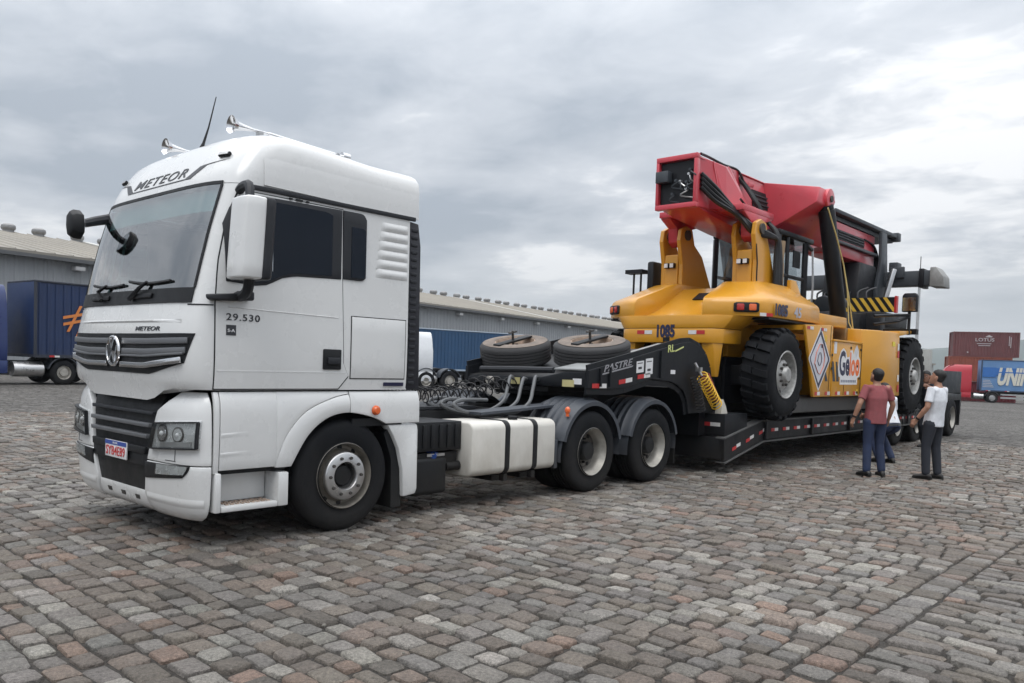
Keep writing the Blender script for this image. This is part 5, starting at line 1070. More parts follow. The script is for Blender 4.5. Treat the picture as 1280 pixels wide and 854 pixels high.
# ------------------------------------------------------------------ wheels of the machine
def big_wheel(pos, s, Rr, wd, lugs, steel):
    W = Vector(pos); fl = lambda mb: [mb.v.__setitem__(i, (v[0]+W.x, W.y+(v[1] if s < 0 else -v[1]), v[2]+W.z)) for i, v in enumerate(mb.v)]
    b = MB(); b.lathe([(.36, .05), (.375, .0), (.42, -.01), (.50, -.025), (.60, -.012), (Rr-.075, .02), (Rr-.05, .06), (Rr-.05, wd-.06), (Rr-.075, wd-.02), (.6, wd), (.42, wd), (.36, wd-.03)], (0, 0, 0), 'y', 56); fl(b); wh = b.build('wheel', RUBBER, RS, smooth=40, org=W)
    b = MB()
    for k in range(lugs):
        for half in (0, 1):
            a = 2*math.pi*(k+.5*half)/lugs; da = 2*math.pi/lugs*.25; ya, yb2 = ((.012, wd*.47) if half == 0 else (wd*.53, wd-.012)); sk = da*.8*(1 if half else -1)
            rg = []
            for yy, sh, r2 in ((ya, 0, Rr-.035), (ya+.05, .1, Rr), (yb2-.02, 1, Rr), (yb2, 1.1, Rr-.005)) if half == 0 else ((ya, 1.1, Rr-.005), (ya+.02, 1, Rr), (yb2-.05, .1, Rr), (yb2, 0, Rr-.035)):
                rg.append([(r*math.cos(a+t*da+sk*sh), yy, r*math.sin(a+t*da+sk*sh)) for t, r in ((-1.15, Rr-.09), (-.95, r2), (.95, r2), (1.15, Rr-.09))])
            b.loft(rg)
    fl(b); tag(b.build('tread_lugs', RUBBER, wh, smooth=25, org=W), kind='stuff')
    b = MB(); b.lathe([(.378, -.01), (.365, -.018), (.345, -.005), (.335, .05), (.325, .13), (.26, .14), (.235, .11), (.225, .05), (.19, .035), (.13, .03), (.12, -.02), (.10, -.04), (.0, -.042)], (0, 0, 0), 'y', 48); fl(b); b.build('rim', steel, wh, smooth=40, org=W)
    for k in range(10):
        a = 2*math.pi*k/10; b = MB(); b.cyl((.285*math.cos(a), .137, .285*math.sin(a)), (.285*math.cos(a), .125, .285*math.sin(a)), .028, n=8); fl(b); b.build('vent_hole', BLKM, wh, org=W)
        b = MB(); b.cyl((.165*math.cos(a), .04, .165*math.sin(a)), (.165*math.cos(a), .0, .165*math.sin(a)), .022, n=8); fl(b); b.build('lug_nut', STEELD, wh, org=W)
    return wh
WSTEEL = mat('silver_wheel_steel', (.62, .62, .60), .4, metal=.2, var=.4, scale=16, dirt=.5, dirt_z=-5, dirt_col=(.08, .08, .08))
w1 = big_wheel((9.42, -1.77, 1.49), -1, .735, .46, 22, WSTEEL); copy_part(w1, RS, (0, 2*(1.77+YC), 0), rz=math.pi)
w2 = big_wheel((14.86, -2.12, 1.535), -1, .79, .46, 24, WSTEEL); copy_part(w2, RS, (0, 2*(2.12+YC), 0), rz=math.pi)
b = MB(); b.lathe([(.36, 0), (.62, 0), (.77, .05), (.77, .42), (.62, .46), (.36, .46)], (14.86, -1.6, 1.535), 'y', 36); iw2 = b.build('inner_wheel', RUBBER, RS); copy_part(iw2, RS, (0, 2*(1.6+YC)-.46, 0))
# ------------------------------------------------------------------ hoses at the boom foot
for k in range(4):
    o_ = .035*k; pts = catmull([(8.66, YC-.36, 4.62-o_*2), (8.9, YC-.50, 4.42-o_*2), (9.3, YC-.62-.02*k, 4.14-o_), (9.62, YC-.80, 3.90-o_), (9.9, YC-.96, 3.80-o_*.5), (10.12, YC-1.0, 3.72), (10.14+o_, YC-.98, 3.45), (10.16+o_, YC-.97, 2.9), (10.2+o_, YC-.9, 2.5)], 6)
    b = MB(); b.tube(pts, .036, 8); b.build('hydraulic_hose', HOSE, RS)
for k in range(3):
    o_ = .05*k; pts = catmull([(9.95+o_, YC-.34, 4.80), (10.05+o_, YC-.45, 4.62), (10.12+o_, YC-.60, 4.36), (10.30+o_, YC-.70, 4.1), (10.34+o_, YC-.88, 3.85), (10.32+o_, YC-.96, 3.3), (10.35+o_, YC-.95, 2.6)], 6)
    b = MB(); b.tube(pts, .03, 8); b.build('hydraulic_hose', HOSE, RS)
b = MB(); b.tube(catmull([(8.62, YC-.36, 4.92), (9.0, YC-.30, 4.95), (9.5, YC-.3, 4.93), (9.9, YC-.36, 4.90), (10.05, YC-.42, 4.66)], 5), .022, 6); b.build('hydraulic_hose', HOSE, RS)
b = MB(); b.tube(catmull([(9.35, YC-.70, 4.3), (9.5, YC-.7, 4.24), (9.8, YC-.62, 4.2), (10.1, YC-.6, 4.2)], 4), .02, 6); b.build('hydraulic_hose', HOSE, RS)
b = MB(); b.cyl((10.72, YC-.80, 3.42), (10.78, YC-.80, 3.80), .06, n=14); b.cyl((10.72, YC-.80, 3.42), (10.72, YC-.80, 2.9), .075, n=14); b.build('exhaust_pipe', mat('tan_heat_shield', (.28, .20, .12), .6, var=.3), RS)
b = MB(); b.box(9.5, 9.8, YC+.98, YC+1.12, 2.75, 3.42); b.build('air_intake_box', BLKM, RS, bevel=.04)
b = MB(); b.tube([(9.6, YC+1.30, 2.6), (9.6, YC+1.30, 3.22)], .02, 6); b.tube([(9.6, YC+1.45, 2.6), (9.6, YC+1.45, 3.22)], .02, 6); b.box(9.5, 9.7, YC+1.22, YC+1.58, 3.22, 3.29); b.build('far_mirror', BLKM, RS)
# front mirror and lamp bracket
b = MB(); b.tube([(13.55, -1.7, 2.68), (14.0, -2.0, 2.72), (14.35, -2.1, 2.74)], .03, 6); b.tube([(13.55, -1.7, 2.52), (14.0, -2.0, 2.60), (14.35, -2.1, 2.70)], .03, 6); b.tube([(14.38, -2.1, 2.35), (14.38, -2.1, 2.95)], .03, 6); FM = b.build('mirror_bracket', BLKM, RS)
b = MB(); b.prism([(-2.27, 2.80), (-2.27, 3.12), (-2.23, 3.17), (-2.03, 3.17), (-1.99, 3.12), (-1.99, 2.80)], 14.24, 14.36, axis='x'); b.build('front_mirror', BLKM, FM, bevel=.02); b = MB(); b.box(14.232, 14.239, -2.25, -2.01, 2.82, 3.08); b.build('mirror_pane', MIRROR, FM)
# yellow tie ropes
ROPE = mat('yellow_rope', (.62, .52, .22), .7)
b = MB(); b.tube([(11.55, -1.47, 4.46), (11.9, -1.5, 4.05), (12.35, -1.5, 3.55), (12.75, -1.5, 2.9), (13.05, -1.5, 2.3)], .013, 5); b.build('tie_rope', ROPE, RS)
b = MB(); b.tube([(12.35, -1.5, 3.55), (12.55, -1.52, 3.1), (12.62, -1.55, 2.5), (12.7, -1.6, 2.35)], .011, 5); b.build('tie_rope', ROPE, RS)

# panel seams, bolts, weld beads and stickers that break up the big sheets
def seam(p0, p1, par, w=.012): b = MB(); b.bar(p0, p1, w, .006, up=(0, 1, 0)); return b.build('panel_seam', MATS['shadow_gap'], par)
seam((11.62, ys-.0115, 1.16), (11.62, ys-.0115, 1.34), SP2[0]); seam((10.95, ys-.001, 1.15), (10.95, ys-.001, 2.33), SP1[0]); seam((12.455, ys-.012, 1.15), (12.455, ys-.012, 2.08), SP2[0], .016)
for s in (-1, 1):
    b = MB(); b.tube([(8.64, YC+s*.352, 4.86), (9.3, YC+s*.36, 4.875), (10.2, YC+s*.352, 4.885), (11.6, YC+s*.352, 4.885)], .012, 5); b.build('weld_bead', REDP, BOOM)
    for x in (10.3, 11.1): b = MB(); b.prism([(x, 4.72), (x+.22, 4.74), (x+.24, 4.82), (x+.02, 4.80)], YC+s*.342, YC+s*.350); b.build('lifting_eye', REDP, BOOM, bevel=.01)
put('warning_sticker', YSTRIPE, SP1[0], 10.68, 2.06, .09, .11, ys-.001); put('warning_sticker', YSTRIPE, SP2[0], 12.25, 1.18, .09, .08, ys-.011)
f = frame3((9.70, YC-.66, 3.05), (1, 0, 0), (0, 0, 1), (0, -1, 0))
b = MB(); b.tube([(9.64, YC-.9, 2.95), (9.60, YC-.92, 3.3), (9.58, YC-.90, 3.6)], .012, 5); b.build('lamp_cable', HOSE, RS)
for k in range(4):
    b = MB(); b.box(8.44+.0*k, 8.47, YC+.18-.14*k, YC+.28-.14*k, 2.24, 2.27); b.build('hood_step_pad', BLKM, HD)
# ================================================================== the yard's surroundings
def gz(x, y): return -.0127*max(0, x-22)
def at(o, hd):
    """placement matrix: origin on the ground, local +X along heading (degrees)"""
    return Matrix.Translation(o) @ Matrix.Rotation(R(hd), 4, 'Z')
WALLM = mat('grey_corrugated_sheet', (.30, .315, .33), .55, var=.10, scale=.35)
ROOFM = mat('weathered_roof_sheet', (.27, .25, .215), .7, var=.18, scale=.25)
# ------------------------------------------------------------------ long warehouse behind the trucks
hu = Vector((math.cos(R(10.6)), math.sin(R(10.6)), 0)); hv = Vector((-hu.y, hu.x, 0))
def WH(s, d, z): return hu*s+hv*(42.02+d)+Vector((0, 0, z))
WHT = thing('warehouse', WH(60, 0, -.5), 'long grey corrugated warehouse with a low pitched roof behind the white truck', 'warehouse')
S0, S1 = -25, 172
b = MB(); b.loft([[WH(s, 0, -2.6), WH(s, 0, 6.80), WH(s, 30, 6.80), WH(s, 30, -2.6)] for s in (S0, S1)]); WLL = b.build('wall', WALLM, WHT, smooth=0)
b = MB()
s = S0+.3
while s < S1:
    b.loft([[WH(s+a, d, z) for a, d in ((0, 0), (.08, -.045), (.20, -.045), (.28, 0))] for z in (-2.5, 6.75)], closed=False, cap=False); s += .55
tag(b.build('wall_rib', WALLM, WLL, smooth=0), kind='stuff')
b = MB(); b.loft([[WH(s, -.7, 6.80), WH(s, -.7, 6.98), WH(s, 15, 9.95), WH(s, 30.7, 6.98), WH(s, 30.7, 6.80), WH(s, 15, 9.75)] for s in (S0-.6, S1+.6)]); RF = b.build('roof', ROOFM, WHT, smooth=0)
b = MB(); s = S0
while s < S1:
    b.add([WH(s, -.7, 6.99), WH(s+.12, -.7, 6.99), WH(s+.12, 15, 9.96), WH(s, 15, 9.96), WH(s+.06, -.7, 7.05), WH(s+.06, 15, 10.02)], [(0, 4, 5, 3), (4, 1, 2, 5)]); s += 1.1
tag(b.build('roof_rib', ROOFM, RF, smooth=0), kind='stuff')
b = MB(); b.loft([[WH(s, -.72, 6.62), WH(s, -.72, 6.83), WH(s, -.55, 6.83), WH(s, -.55, 6.62)] for s in (S0-.6, S1+.6)]); b.build('gutter', mat('dark_gutter', (.10, .105, .11), .6), WHT)
VENT = mat('galvanised_vent', (.28, .28, .28), .45, metal=.5, var=.2)
s = 12.0; vm = None
def vent_mesh():
    b = MB(); b.lathe([(.0, .78), (.35, .74), (.52, .62), (.56, .45), (.52, .30), (.42, .22), (.42, -.2)], (0, 0, 0), 'z', 14); return b.mesh('roof_vent', VENT, org=(0, 0, 0))
vm, _ = vent_mesh(); vm.transform(Matrix.Scale(.9, 4)); i = 0
while s < 168:
    link('roof_vent', vm, WH(s, 15, 9.85), WHT); i += 1; s += 2.2 if i % 2 else 3.0
LAMPB = mat('pale_lamp_housing', (.55, .55, .55), .4)
lb_ = MB(); lb_.box(-.3, .3, -.5, 0, -.12, .12); lm, _ = lb_.mesh('wall_lamp', LAMPB, bevel=.03, org=(0, 0, 0))
for s in range(16, 168, 8):
    o = link('wall_lamp', lm, WH(s, -.05, 6.3), WHT); o.rotation_euler = (0, 0, R(10.6))
SKY_L = mat('pale_skylight_sheet', (.55, .55, .52), .4)
for s in (33.0, 84.0, 128.0):
    b = MB(); b.add([WH(s, -.7, 7.075), WH(s+.8, -.7, 7.075), WH(s+.8, 15, 10.045), WH(s, 15, 10.045), WH(s, -.7, 7.0), WH(s+.8, -.7, 7.0), WH(s+.8, 15, 9.97), WH(s, 15, 9.97)], [(0, 1, 2, 3), (7, 6, 5, 4), (0, 4, 5, 1), (1, 5, 6, 2), (2, 6, 7, 3), (3, 7, 4, 0)]); b.build('skylight_sheet', SKY_L, RF, smooth=0)
# ------------------------------------------------------------------ parked lorries
def simple_wheel(xf, parent, x, y, r=.5, w=.32, s=-1, rim=None):
    b = MB(xf); b.lathe([(.28, .0), (.30, -.01), (.44, .0), (r, .05), (r, w-.05), (.44, w), (.28, w)] if s < 0 else [(.28, .0), (.30, .01), (.44, .0), (r, -.05), (r, -w+.05), (.44, -w), (.28, -w)], (x, y, r), 'y', 24); wh = b.build('wheel', RUBBER, parent)
    b = MB(xf); b.lathe([(.29, 0), (.26, .03*-s), (.24, .09*-s), (.17, .07*-s), (.15, 0), (0, 0)], (x, y, r), 'y', 20); b.build('rim', rim or STEELG, wh)
    return wh
def curtain_trailer(xf, L, col, label, group=None, name='curtain_trailer', zb=1.15, zt=4.1, wheels=(), front=None, side_s=-1):
    t = thing(name, xf @ Vector((L/2, 0, 0)), label, 'trailer', group)
    b = MB(xf); b.box(.06, L-.06, -1.22, 1.22, zb, zt-.06); body = b.build('curtain', col, t, smooth=0)
    fr = front or mat('dark_rail', (.03, .035, .05), .5)
    b = MB(xf)
    n = int(L/.32)
    for k in range(n): x = .2+k*(L-.4)/n; b.prism([(x, -1.255), (x+.07, -1.255), (x+.05, -1.22), (x+.02, -1.22)], zb+.05, zt-.12, axis='z')
    tag(b.build('curtain_strap', col, body, smooth=0), kind='stuff')
    b = MB(xf); b.box(0, L, -1.27, 1.27, zt-.08, zt); b.build('roof', fr, t, bevel=.02)
    b = MB(xf); b.box(0, L, -1.26, 1.26, zb-.12, zb); b.build('side_rail', fr, t)
    b = MB(xf); b.box(-.01, .10, -1.26, 1.26, zb, zt-.08); b.build('front_wall', col, t, bevel=.02)
    for x in (0, L-.12):
        for y in (-1.275, 1.205): b = MB(xf); b.box(x, x+.12, y, y+.07, zb, zt-.08); b.build('corner_post', fr, t)
    b = MB(xf); b.box(1.0, L-.2, -.5, .5, zb-.45, zb-.12); b.build('chassis', STEELB, t)
    for x in wheels:
        for s in (-1, 1): simple_wheel(xf, t, x, s*1.22, s=s)
    return t, body
def tape_row(xf, parent, x0, x1, y, z, n):
    for k in range(n):
        x = lerp(x0, x1, k/max(1, n-1)); 
        for q, mt, nm in ((0, TAPER, 'red_tape'), (1, TAPEW, 'white_tape')):
            b = MB(xf); b.box(x+.2*q, x+.2*q+.19, y-.01, y, z, z+.07); b.build(nm, mt, parent)
# left: blue curtain trailer with orange hash mark, blue tractor at the frame edge
BLUE = mat('blue_tarpaulin', (.012, .030, .092), .45, var=.18, scale=.9, dirt=.4, dirt_z=1.9, dirt_col=(.06, .06, .07))
xfL = at((8.25, 28.53, 0), 5) @ Matrix.Translation((0, 1.27, 0))
tl_, bodyL = curtain_trailer(xfL, 14.2, BLUE, 'dark blue curtain trailer with an orange hash mark, at the left behind the white cab', wheels=(10.2, 11.5, 12.8), zb=1.22, zt=4.18)
b = MB(xfL)
f = lambda a, h, o: xfL @ Vector((1.12+a*.72, -1.268-o, 2.0+h*.72))
ORL = mat('orange_hash_film', (.66, .22, .05), .45)
for p, q in (((.25, .25), (.95, 1.75)), ((.75, .0), (1.45, 1.60)), ((.0, .65), (1.45, 1.0)), ((-.02, 1.02), (1.55, 1.38))):
    b = MB(); b.add([f(p[0]-.07, p[1], 0), f(p[0]+.09, p[1], 0), f(q[0]+.09, q[1], 0), f(q[0]-.07, q[1], 0), f(p[0]-.07, p[1], .004), f(p[0]+.09, p[1], .004), f(q[0]+.09, q[1], .004), f(q[0]-.07, q[1], .004)] if abs(q[0]-p[0]) < 1 else [f(p[0], p[1]-.07, 0), f(p[0], p[1]+.09, 0), f(q[0], q[1]+.09, 0), f(q[0], q[1]-.07, 0), f(p[0], p[1]-.07, .008), f(p[0], p[1]+.09, .008), f(q[0], q[1]+.09, .008), f(q[0], q[1]-.07, .008)], [(0, 1, 2, 3), (7, 6, 5, 4), (0, 4, 5, 1), (1, 5, 6, 2), (2, 6, 7, 3), (3, 7, 4, 0)]); b.build('hash_mark', ORL, bodyL, smooth=0)
tape_row(xfL, tl_, .6, 4.4, -1.265, 1.12, 4)
BLUEC = mat('blue_cab_paint', (.014, .032, .13), .35, var=.1, coat=.3)
def tractor(xf, label, cabm, h=3.6, name='parked_truck', wheels=(0.9, 4.0, 5.3), roof=True, tank=True, group=None, rimm=None, xc=2.2):
    """simple parked tractor: local +X runs from nose to tail"""
    t = thing(name, xf @ Vector((2.5, 0, 0)), label, 'truck', group)
    rg = [[(.10+ins, -1.2+ins*.4, z), (.0+ins, -1.0, z), (.0+ins, 1.0, z), (.10+ins, 1.2-ins*.4, z), (xc, 1.2-ins*.4, z), (xc, -1.2+ins*.4, z)] for z, ins in ((.95, .05), (1.4, .0), (2.0, .02), (h-.75, .22), (h-.35, .45), (h-.08, .8), (h, 1.1))]
    b = MB(xf); b.loft(rg); cb = b.build('cab', cabm, t, bevel=.03, smooth=45)
    b = MB(xf); b.loft([[(.0+ins-.012, -1.02, z), (.0+ins-.012, 1.02, z), (.05+ins, 1.02, z), (.05+ins, -1.02, z)] for z, ins in ((1.95, .02), (h-.8, .21))]); b.build('windscreen', GLASSD, t)
    for s in (-1, 1):
        b = MB(xf); b.prism([(.35, 2.0), (1.25, 2.0), (1.25, 2.65), (.50, 2.65)], s*1.205, s*1.17); b.build('door_window', GLASSD, t)
        b = MB(xf); b.box(.15, xc, s*1.2, s*1.0, .45, .95); b.build('skirt', cabm, t, bevel=.02)
        b = MB(xf); b.box(.8, 6.0, s*.42, s*.37, .72, .95); b.build('chassis_rail', STEELB, t)
        for i, x in enumerate(wheels): simple_wheel(xf, t, x, s*1.2, s=s, rim=rimm)
        for x in wheels[1:]:
            b = MB(xf); b.lathe([(.60, s*.60), (.64, s*.60), (.64, s*1.22), (.60, s*1.22)], (x, 0, .5), 'y', 12, R(15), R(165)); b.build('mudguard', SLATE, t)
        if tank: b = MB(xf); b.cyl((xc+.25, s*.88, .62), (wheels[1]-.75, s*.88, .62), .30, n=18); b.build('fuel_tank', ALU, t)
    b = MB(xf); b.box(wheels[1]-.4, wheels[-1]+.2, -.45, .45, 1.0, 1.12); b.build('fifth_wheel', STEELB, t)
    return t
xf = xfL @ Matrix.Translation((-3.2, 0, 0))
tractor(xf, 'dark blue tractor cab cut off by the left edge of the picture', BLUEC, h=3.9, wheels=(.9, 4.4, 5.7), xc=2.3)
# middle: white tractor without trailer, blue curtain trailer, skeletal chassis
BLUE2 = mat('mid_blue_tarpaulin', (.022, .075, .165), .5, var=.15, scale=.8)
p = Vector((46.2, 37.2, 0)); hd = math.degrees(math.atan2(37.2-38.2, 46.2-37.3))
o = p-Vector((math.cos(R(hd)), math.sin(R(hd)), 0))*14.0
curtain_trailer(at((o.x, o.y, gz(40, 0)), hd), 14.0, BLUE2, 'mid blue curtain trailer parked against the warehouse behind the spare wheels', wheels=(10.2, 11.5, 12.8), zb=1.1, zt=4.05, front=mat('pale_blue_rail', (.35, .42, .5), .5))
xfW = at((25.0-4.75, 24.6+1.68, -.02), -20)
WCAB = mat('plain_white_cab', (.68, .70, .72), .4, var=.05)
tractor(xfW, 'white tractor without a trailer, parked beyond the coiled lines of the big truck', WCAB, h=2.95, wheels=(.9, 5.0, 6.3), xc=5.35)
xfS = at((28.2, 22.7, gz(29, 0)), -14)
sk = thing('skeletal_trailer', xfS @ Vector((5, 0, 0)), 'empty container chassis with pale frame parked behind the gooseneck', 'trailer')
for s in (-1, 1):
    b = MB(xfS); b.box(0, 11, s*.55, s*.43, 1.05, 1.35); b.build('main_beam', mat('pale_grey_frame', (.45, .45, .45), .5, var=.2), sk)
    for x in (7.4, 8.7, 10.0): simple_wheel(xfS, sk, x, s*1.2, s=s)
for x in (0, 3.2, 6.0, 10.9):
    b = MB(xfS); b.box(x, x+.14, -1.2, 1.2, 1.12, 1.32); b.build('cross_member', MATS['pale_grey_frame'] if x else mat('rust_red_frame', (.25, .05, .03), .6), sk)
for s in (-1, 1):
    b = MB(xfS); b.box(2.4, 2.52, s*.75, s*.63, .1, 1.1); b.box(2.35, 2.57, s*.80, s*.58, .02, .1); b.build('landing_leg', MATS['pale_grey_frame'], sk)
    b = MB(xfS); b.box(3.5, 6.5, s*1.15, s*1.1, .55, .75); b.build('side_guard', MATS['pale_grey_frame'], sk)
# ------------------------------------------------------------------ right: containers, tarpaulin trailer with red tractor
def container(o, hd, L, col, label, H=2.59, name='shipping_container'):
    xf = at(o, hd); t = thing(name, o, label, 'container', 'stacked shipping containers'); W = 2.44
    b = MB(xf); b.box(.1, L-.1, -W/2+.06, W/2-.06, .1, H-.05); body = b.build('body', col, t, smooth=0)
    b = MB(xf); x = .2
    while x < L-.3:
        for s in (-1, 1): b.loft([[(x+a, s*(W/2-.06+d), z) for a, d in ((0, 0), (.05, .045), (.13, .045), (.18, 0))] for z in (.16, H-.12)], closed=False, cap=False)
        x += .28
    tag(b.build('side_corrugation', col, body, smooth=0), kind='stuff')
    for z in (0, H-.12):
        for y in (-W/2, W/2-.12): b = MB(xf); b.box(.16, L-.16, y, y+.12, z+.002, z+.118); b.build('side_rail', col, t)
        for x in (.0, L-.12): b = MB(xf); b.box(x, x+.12, -W/2+.16, W/2-.16, z+.002, z+.118); b.build('end_rail', col, t)
    for x in (0, L-.16):
        for y in (-W/2, W/2-.16): b = MB(xf); b.box(x, x+.16, y, y+.16, 0, H); b.build('corner_post', col, t)
    return t, body, xf
p0 = Vector((92.5, 15.8, 0)); p1 = Vector((94.8, 10.3, 0)); hd = math.degrees(math.atan2(p1.y-p0.y, p1.x-p0.x)); nrm = Vector((-math.sin(R(hd)), math.cos(R(hd)), 0))
oc = p0+nrm*1.22; LC = 6.2
BRN = mat('brown_container_paint', (.15, .055, .055), .55, var=.2, scale=1.2); ORB = mat('rust_orange_container_paint', (.27, .075, .045), .6, var=.3, scale=1.2); MRN = mat('maroon_container_paint', (.14, .02, .025), .6, var=.2)
t1, bd, xf = container((oc.x, oc.y, 3.80), hd, LC, BRN, 'maroon brown container with white lettering on top of the stack', 2.62)
lettering('container_lettering', 'LOTUS', mat('faded_white_lettering', (.5, .46, .46), .5), bd, lambda a, h, o: xf @ Vector((2.1+a, -1.215-.02-o, 1.62+h)), 1.75, .36, bold=.01, depth=.03)
b = MB(xf); b.box(2.25, 3.6, -1.24, -1.215, 1.35, 1.42); b.box(2.4, 3.5, -1.24, -1.215, 1.15, 1.22); b.box(5.2, 5.26, -1.24, -1.215, 1.2, 2.2); b.box(5.35, 5.41, -1.24, -1.215, 1.0, 2.1); b.box(1.35, 1.5, -1.24, -1.215, .4, .52); tag(b.build('container_markings', MATS['faded_white_lettering'], bd), kind='stuff')
b = MB(xf)
b.add([xf.inverted() @ Vector(q) if False else q for q in [(3.15, -1.238, 2.06), (3.55, -1.238, 2.06), (3.35, -1.238, 2.3), (3.0, -1.238, 2.12), (3.7, -1.238, 2.12)]], [(0, 1, 2), (0, 2, 3), (1, 4, 2)]); b.build('container_emblem', MATS['faded_white_lettering'], bd, recalc=False)
container((oc.x-.15, oc.y+.3, 1.18), hd, LC-.25, ORB, 'faded rust orange container under the brown lettered one', 2.6)
container((oc.x+.1, oc.y+.1, -1.0), hd, LC, MRN, 'dark maroon container at the bottom of the stack behind the red cab', 2.16)
oU = Vector((87.7, 12.0, 0)); hdU = -71.5; xfU = at((oU.x, oU.y, -.86), hdU)
UB = mat('pale_blue_tarpaulin', (.13, .26, .48), .5, var=.15, scale=.8); UB2 = mat('strong_blue_band', (.03, .14, .42), .5, var=.12)
tu, bu = curtain_trailer(xfU @ Matrix.Translation((0, 1.25, 0)), 14, UB, 'light blue lettered curtain trailer at the right edge below the containers', zb=1.25, zt=4.25, wheels=(), front=mat('dark_navy_rail', (.03, .05, .09), .5))
for x, rm in ((4.6, mat('brown_wheel_steel', (.30, .13, .08), .6)), (5.85, MATS['brown_wheel_steel']), (7.1, MATS['brown_wheel_steel']), (11.2, None), (12.5, None)):
    for s in (-1, 1): simple_wheel(xfU @ Matrix.Translation((0, 1.25, 0)), tu, x, s*1.2, s=s, rim=rm)
b = MB(xfU); b.box(.15, 1.3, -.045, -.03, 2.55, 3.5); b.build('blue_band', UB2, bu); b = MB(xfU); b.box(1.3, 13.8, -.045, -.03, 2.75, 3.45); b.build('blue_band', UB2, bu)
lettering('trailer_lettering', 'UNIFI', mat('cream_lettering_film', (.62, .60, .52), .5), bu, lambda a, h, o: xfU @ Vector((1.45+a, -.05-o, 1.75+h)), 2.9, 1.75, bold=.05, shear=.3, depth=.01)
b = MB(xfU); b.box(1.4, 4.9, -.072, -.066, 2.98, 3.08); b.build('lettering_gap', UB2, bu)
for k in range(5): b = MB(xfU); b.box(.2, 1.15-.08*k, -.045, -.035, 1.55+.16*k, 1.61+.16*k); b.build('tarp_print', mat('pale_print', (.5, .52, .55), .5), bu)
tape_row(xfU, tu, .5, 7, -.02, 1.16, 5)
b = MB(xfU); b.box(1.8, 4.0, .05, .12, .45, .62); b.box(1.8, 4.0, .05, .12, .78, .92); b.build('side_guard', ALU, tu)
xfR = at((oU.x, oU.y, -.86), hdU) @ Matrix.Translation((-3.5, 1.25, 0))
REDC = mat('red_cab_paint', (.42, .015, .03), .35, var=.1, coat=.4)
tractor(xfR, 'red tractor with rounded roof coupled to the light blue lettered trailer', REDC, h=3.7, wheels=(.95, 4.6), xc=2.75, rimm=ALU)
# ------------------------------------------------------------------ pole, far wall, gate pillar, sheds, hills
PO = Vector((61.95, 10.94, 0)); b = MB(); b.cyl((PO.x, PO.y, -.6), (PO.x, PO.y, 9.0), .14, .09, 14)
pt = thing('light_pole', (PO.x, PO.y, -.5), 'slim grey light pole standing behind the end of the yellow machine', 'pole'); b.build('shaft', mat('galvanised_pole', (.42, .43, .44), .5, metal=.2), pt)
b = MB(); b.cyl((PO.x, PO.y, 9.0), (PO.x, PO.y, 10.4), .03, n=6); b.build('finial_rod', DGREY, pt)
CONC = mat('pale_concrete', (.36, .36, .34), .8, var=.2, scale=1.0)
b = MB(); b.box(116.2, 117.4, 24.2, 25.4, -1.3, 5.2); gp_ = b.build('gate_pillar', CONC, None, bevel=.05); tag(gp_, 'pale concrete pillar standing by the far wall left of the containers', 'pillar')
fw = thing('boundary_wall', (120, 20, -1.2), 'low pale perimeter wall far behind the trailer tail', 'wall')
for k in range(14):
    a = Vector((112.5+k*.55, 34-k*4.0, 0)); c2 = Vector((112.5+(k+1)*.55, 34-(k+1)*4.0, 0)); b = MB(); b.bar((a.x, a.y, .1), (c2.x, c2.y, .1), .2, 2.6); b.build('wall_panel', CONC, fw); b = MB(); b.box(a.x-.2, a.x+.2, a.y-.2, a.y+.2, -1.3, 1.75); b.build('post', CONC, fw)
for k, (x, y, w_, h_, lb2) in enumerate(((150, 41, 14, 4.6, 'pale flat roofed shed farthest left beyond the perimeter wall'), (152, 25, 9, 3.6, 'small pale shed beyond the perimeter wall nearest the containers'))):
    t = thing('shed', (x, y, -1.5), lb2, 'shed'); b = MB(); b.box(x, x+6, y-w_/2, y+w_/2, -1.6, h_-1.0); b.build('wall', CONC, t); b = MB(); b.box(x-.3, x+6.3, y-w_/2-.3, y+w_/2+.3, h_-.99, h_-.7); b.build('roof', ROOFM, t)
    for q in range(4): b = MB(); b.box(x-.05, x+.02, y-w_/2+1+q*w_/4.5, y-w_/2+1.9+q*w_/4.5, .6, 1.6); b.build('window', GLASSD, t)
def hills(name, d, pts, seed, colr):
    random.seed(seed); b = MB(); n = 90; rows = 7; vs = []
    for j in range(rows):
        for i in range(n+1):
            a = R(lerp(-42, 60, i/n)); 
            h = sum(A*math.sin(a*f_+p_) for A, f_, p_ in pts)+random.uniform(-2, 2)
            k = j/(rows-1); prof = math.sin(math.pi*k)**.8
            hh = max(20, (98+h))*prof+random.uniform(-1.5, 1.5)*prof; dd = d+k*700
            vs.append((dd*math.cos(a), dd*math.sin(a), hh-6))
    fs = [(j*(n+1)+i, j*(n+1)+i+1, (j+1)*(n+1)+i+1, (j+1)*(n+1)+i) for j in range(rows-1) for i in range(n)]
    b.add(vs, fs); tag(b.build(name, colr, None, smooth=80, recalc=False, org=(0, 0, 0)), kind='structure')
hills('hills', 1800, ((14, 7, 2.2), (9, 17, .5), (5, 41, 1)), 5, mat('wooded_hillside', (.055, .075, .06), .9, var=.3, scale=.01))
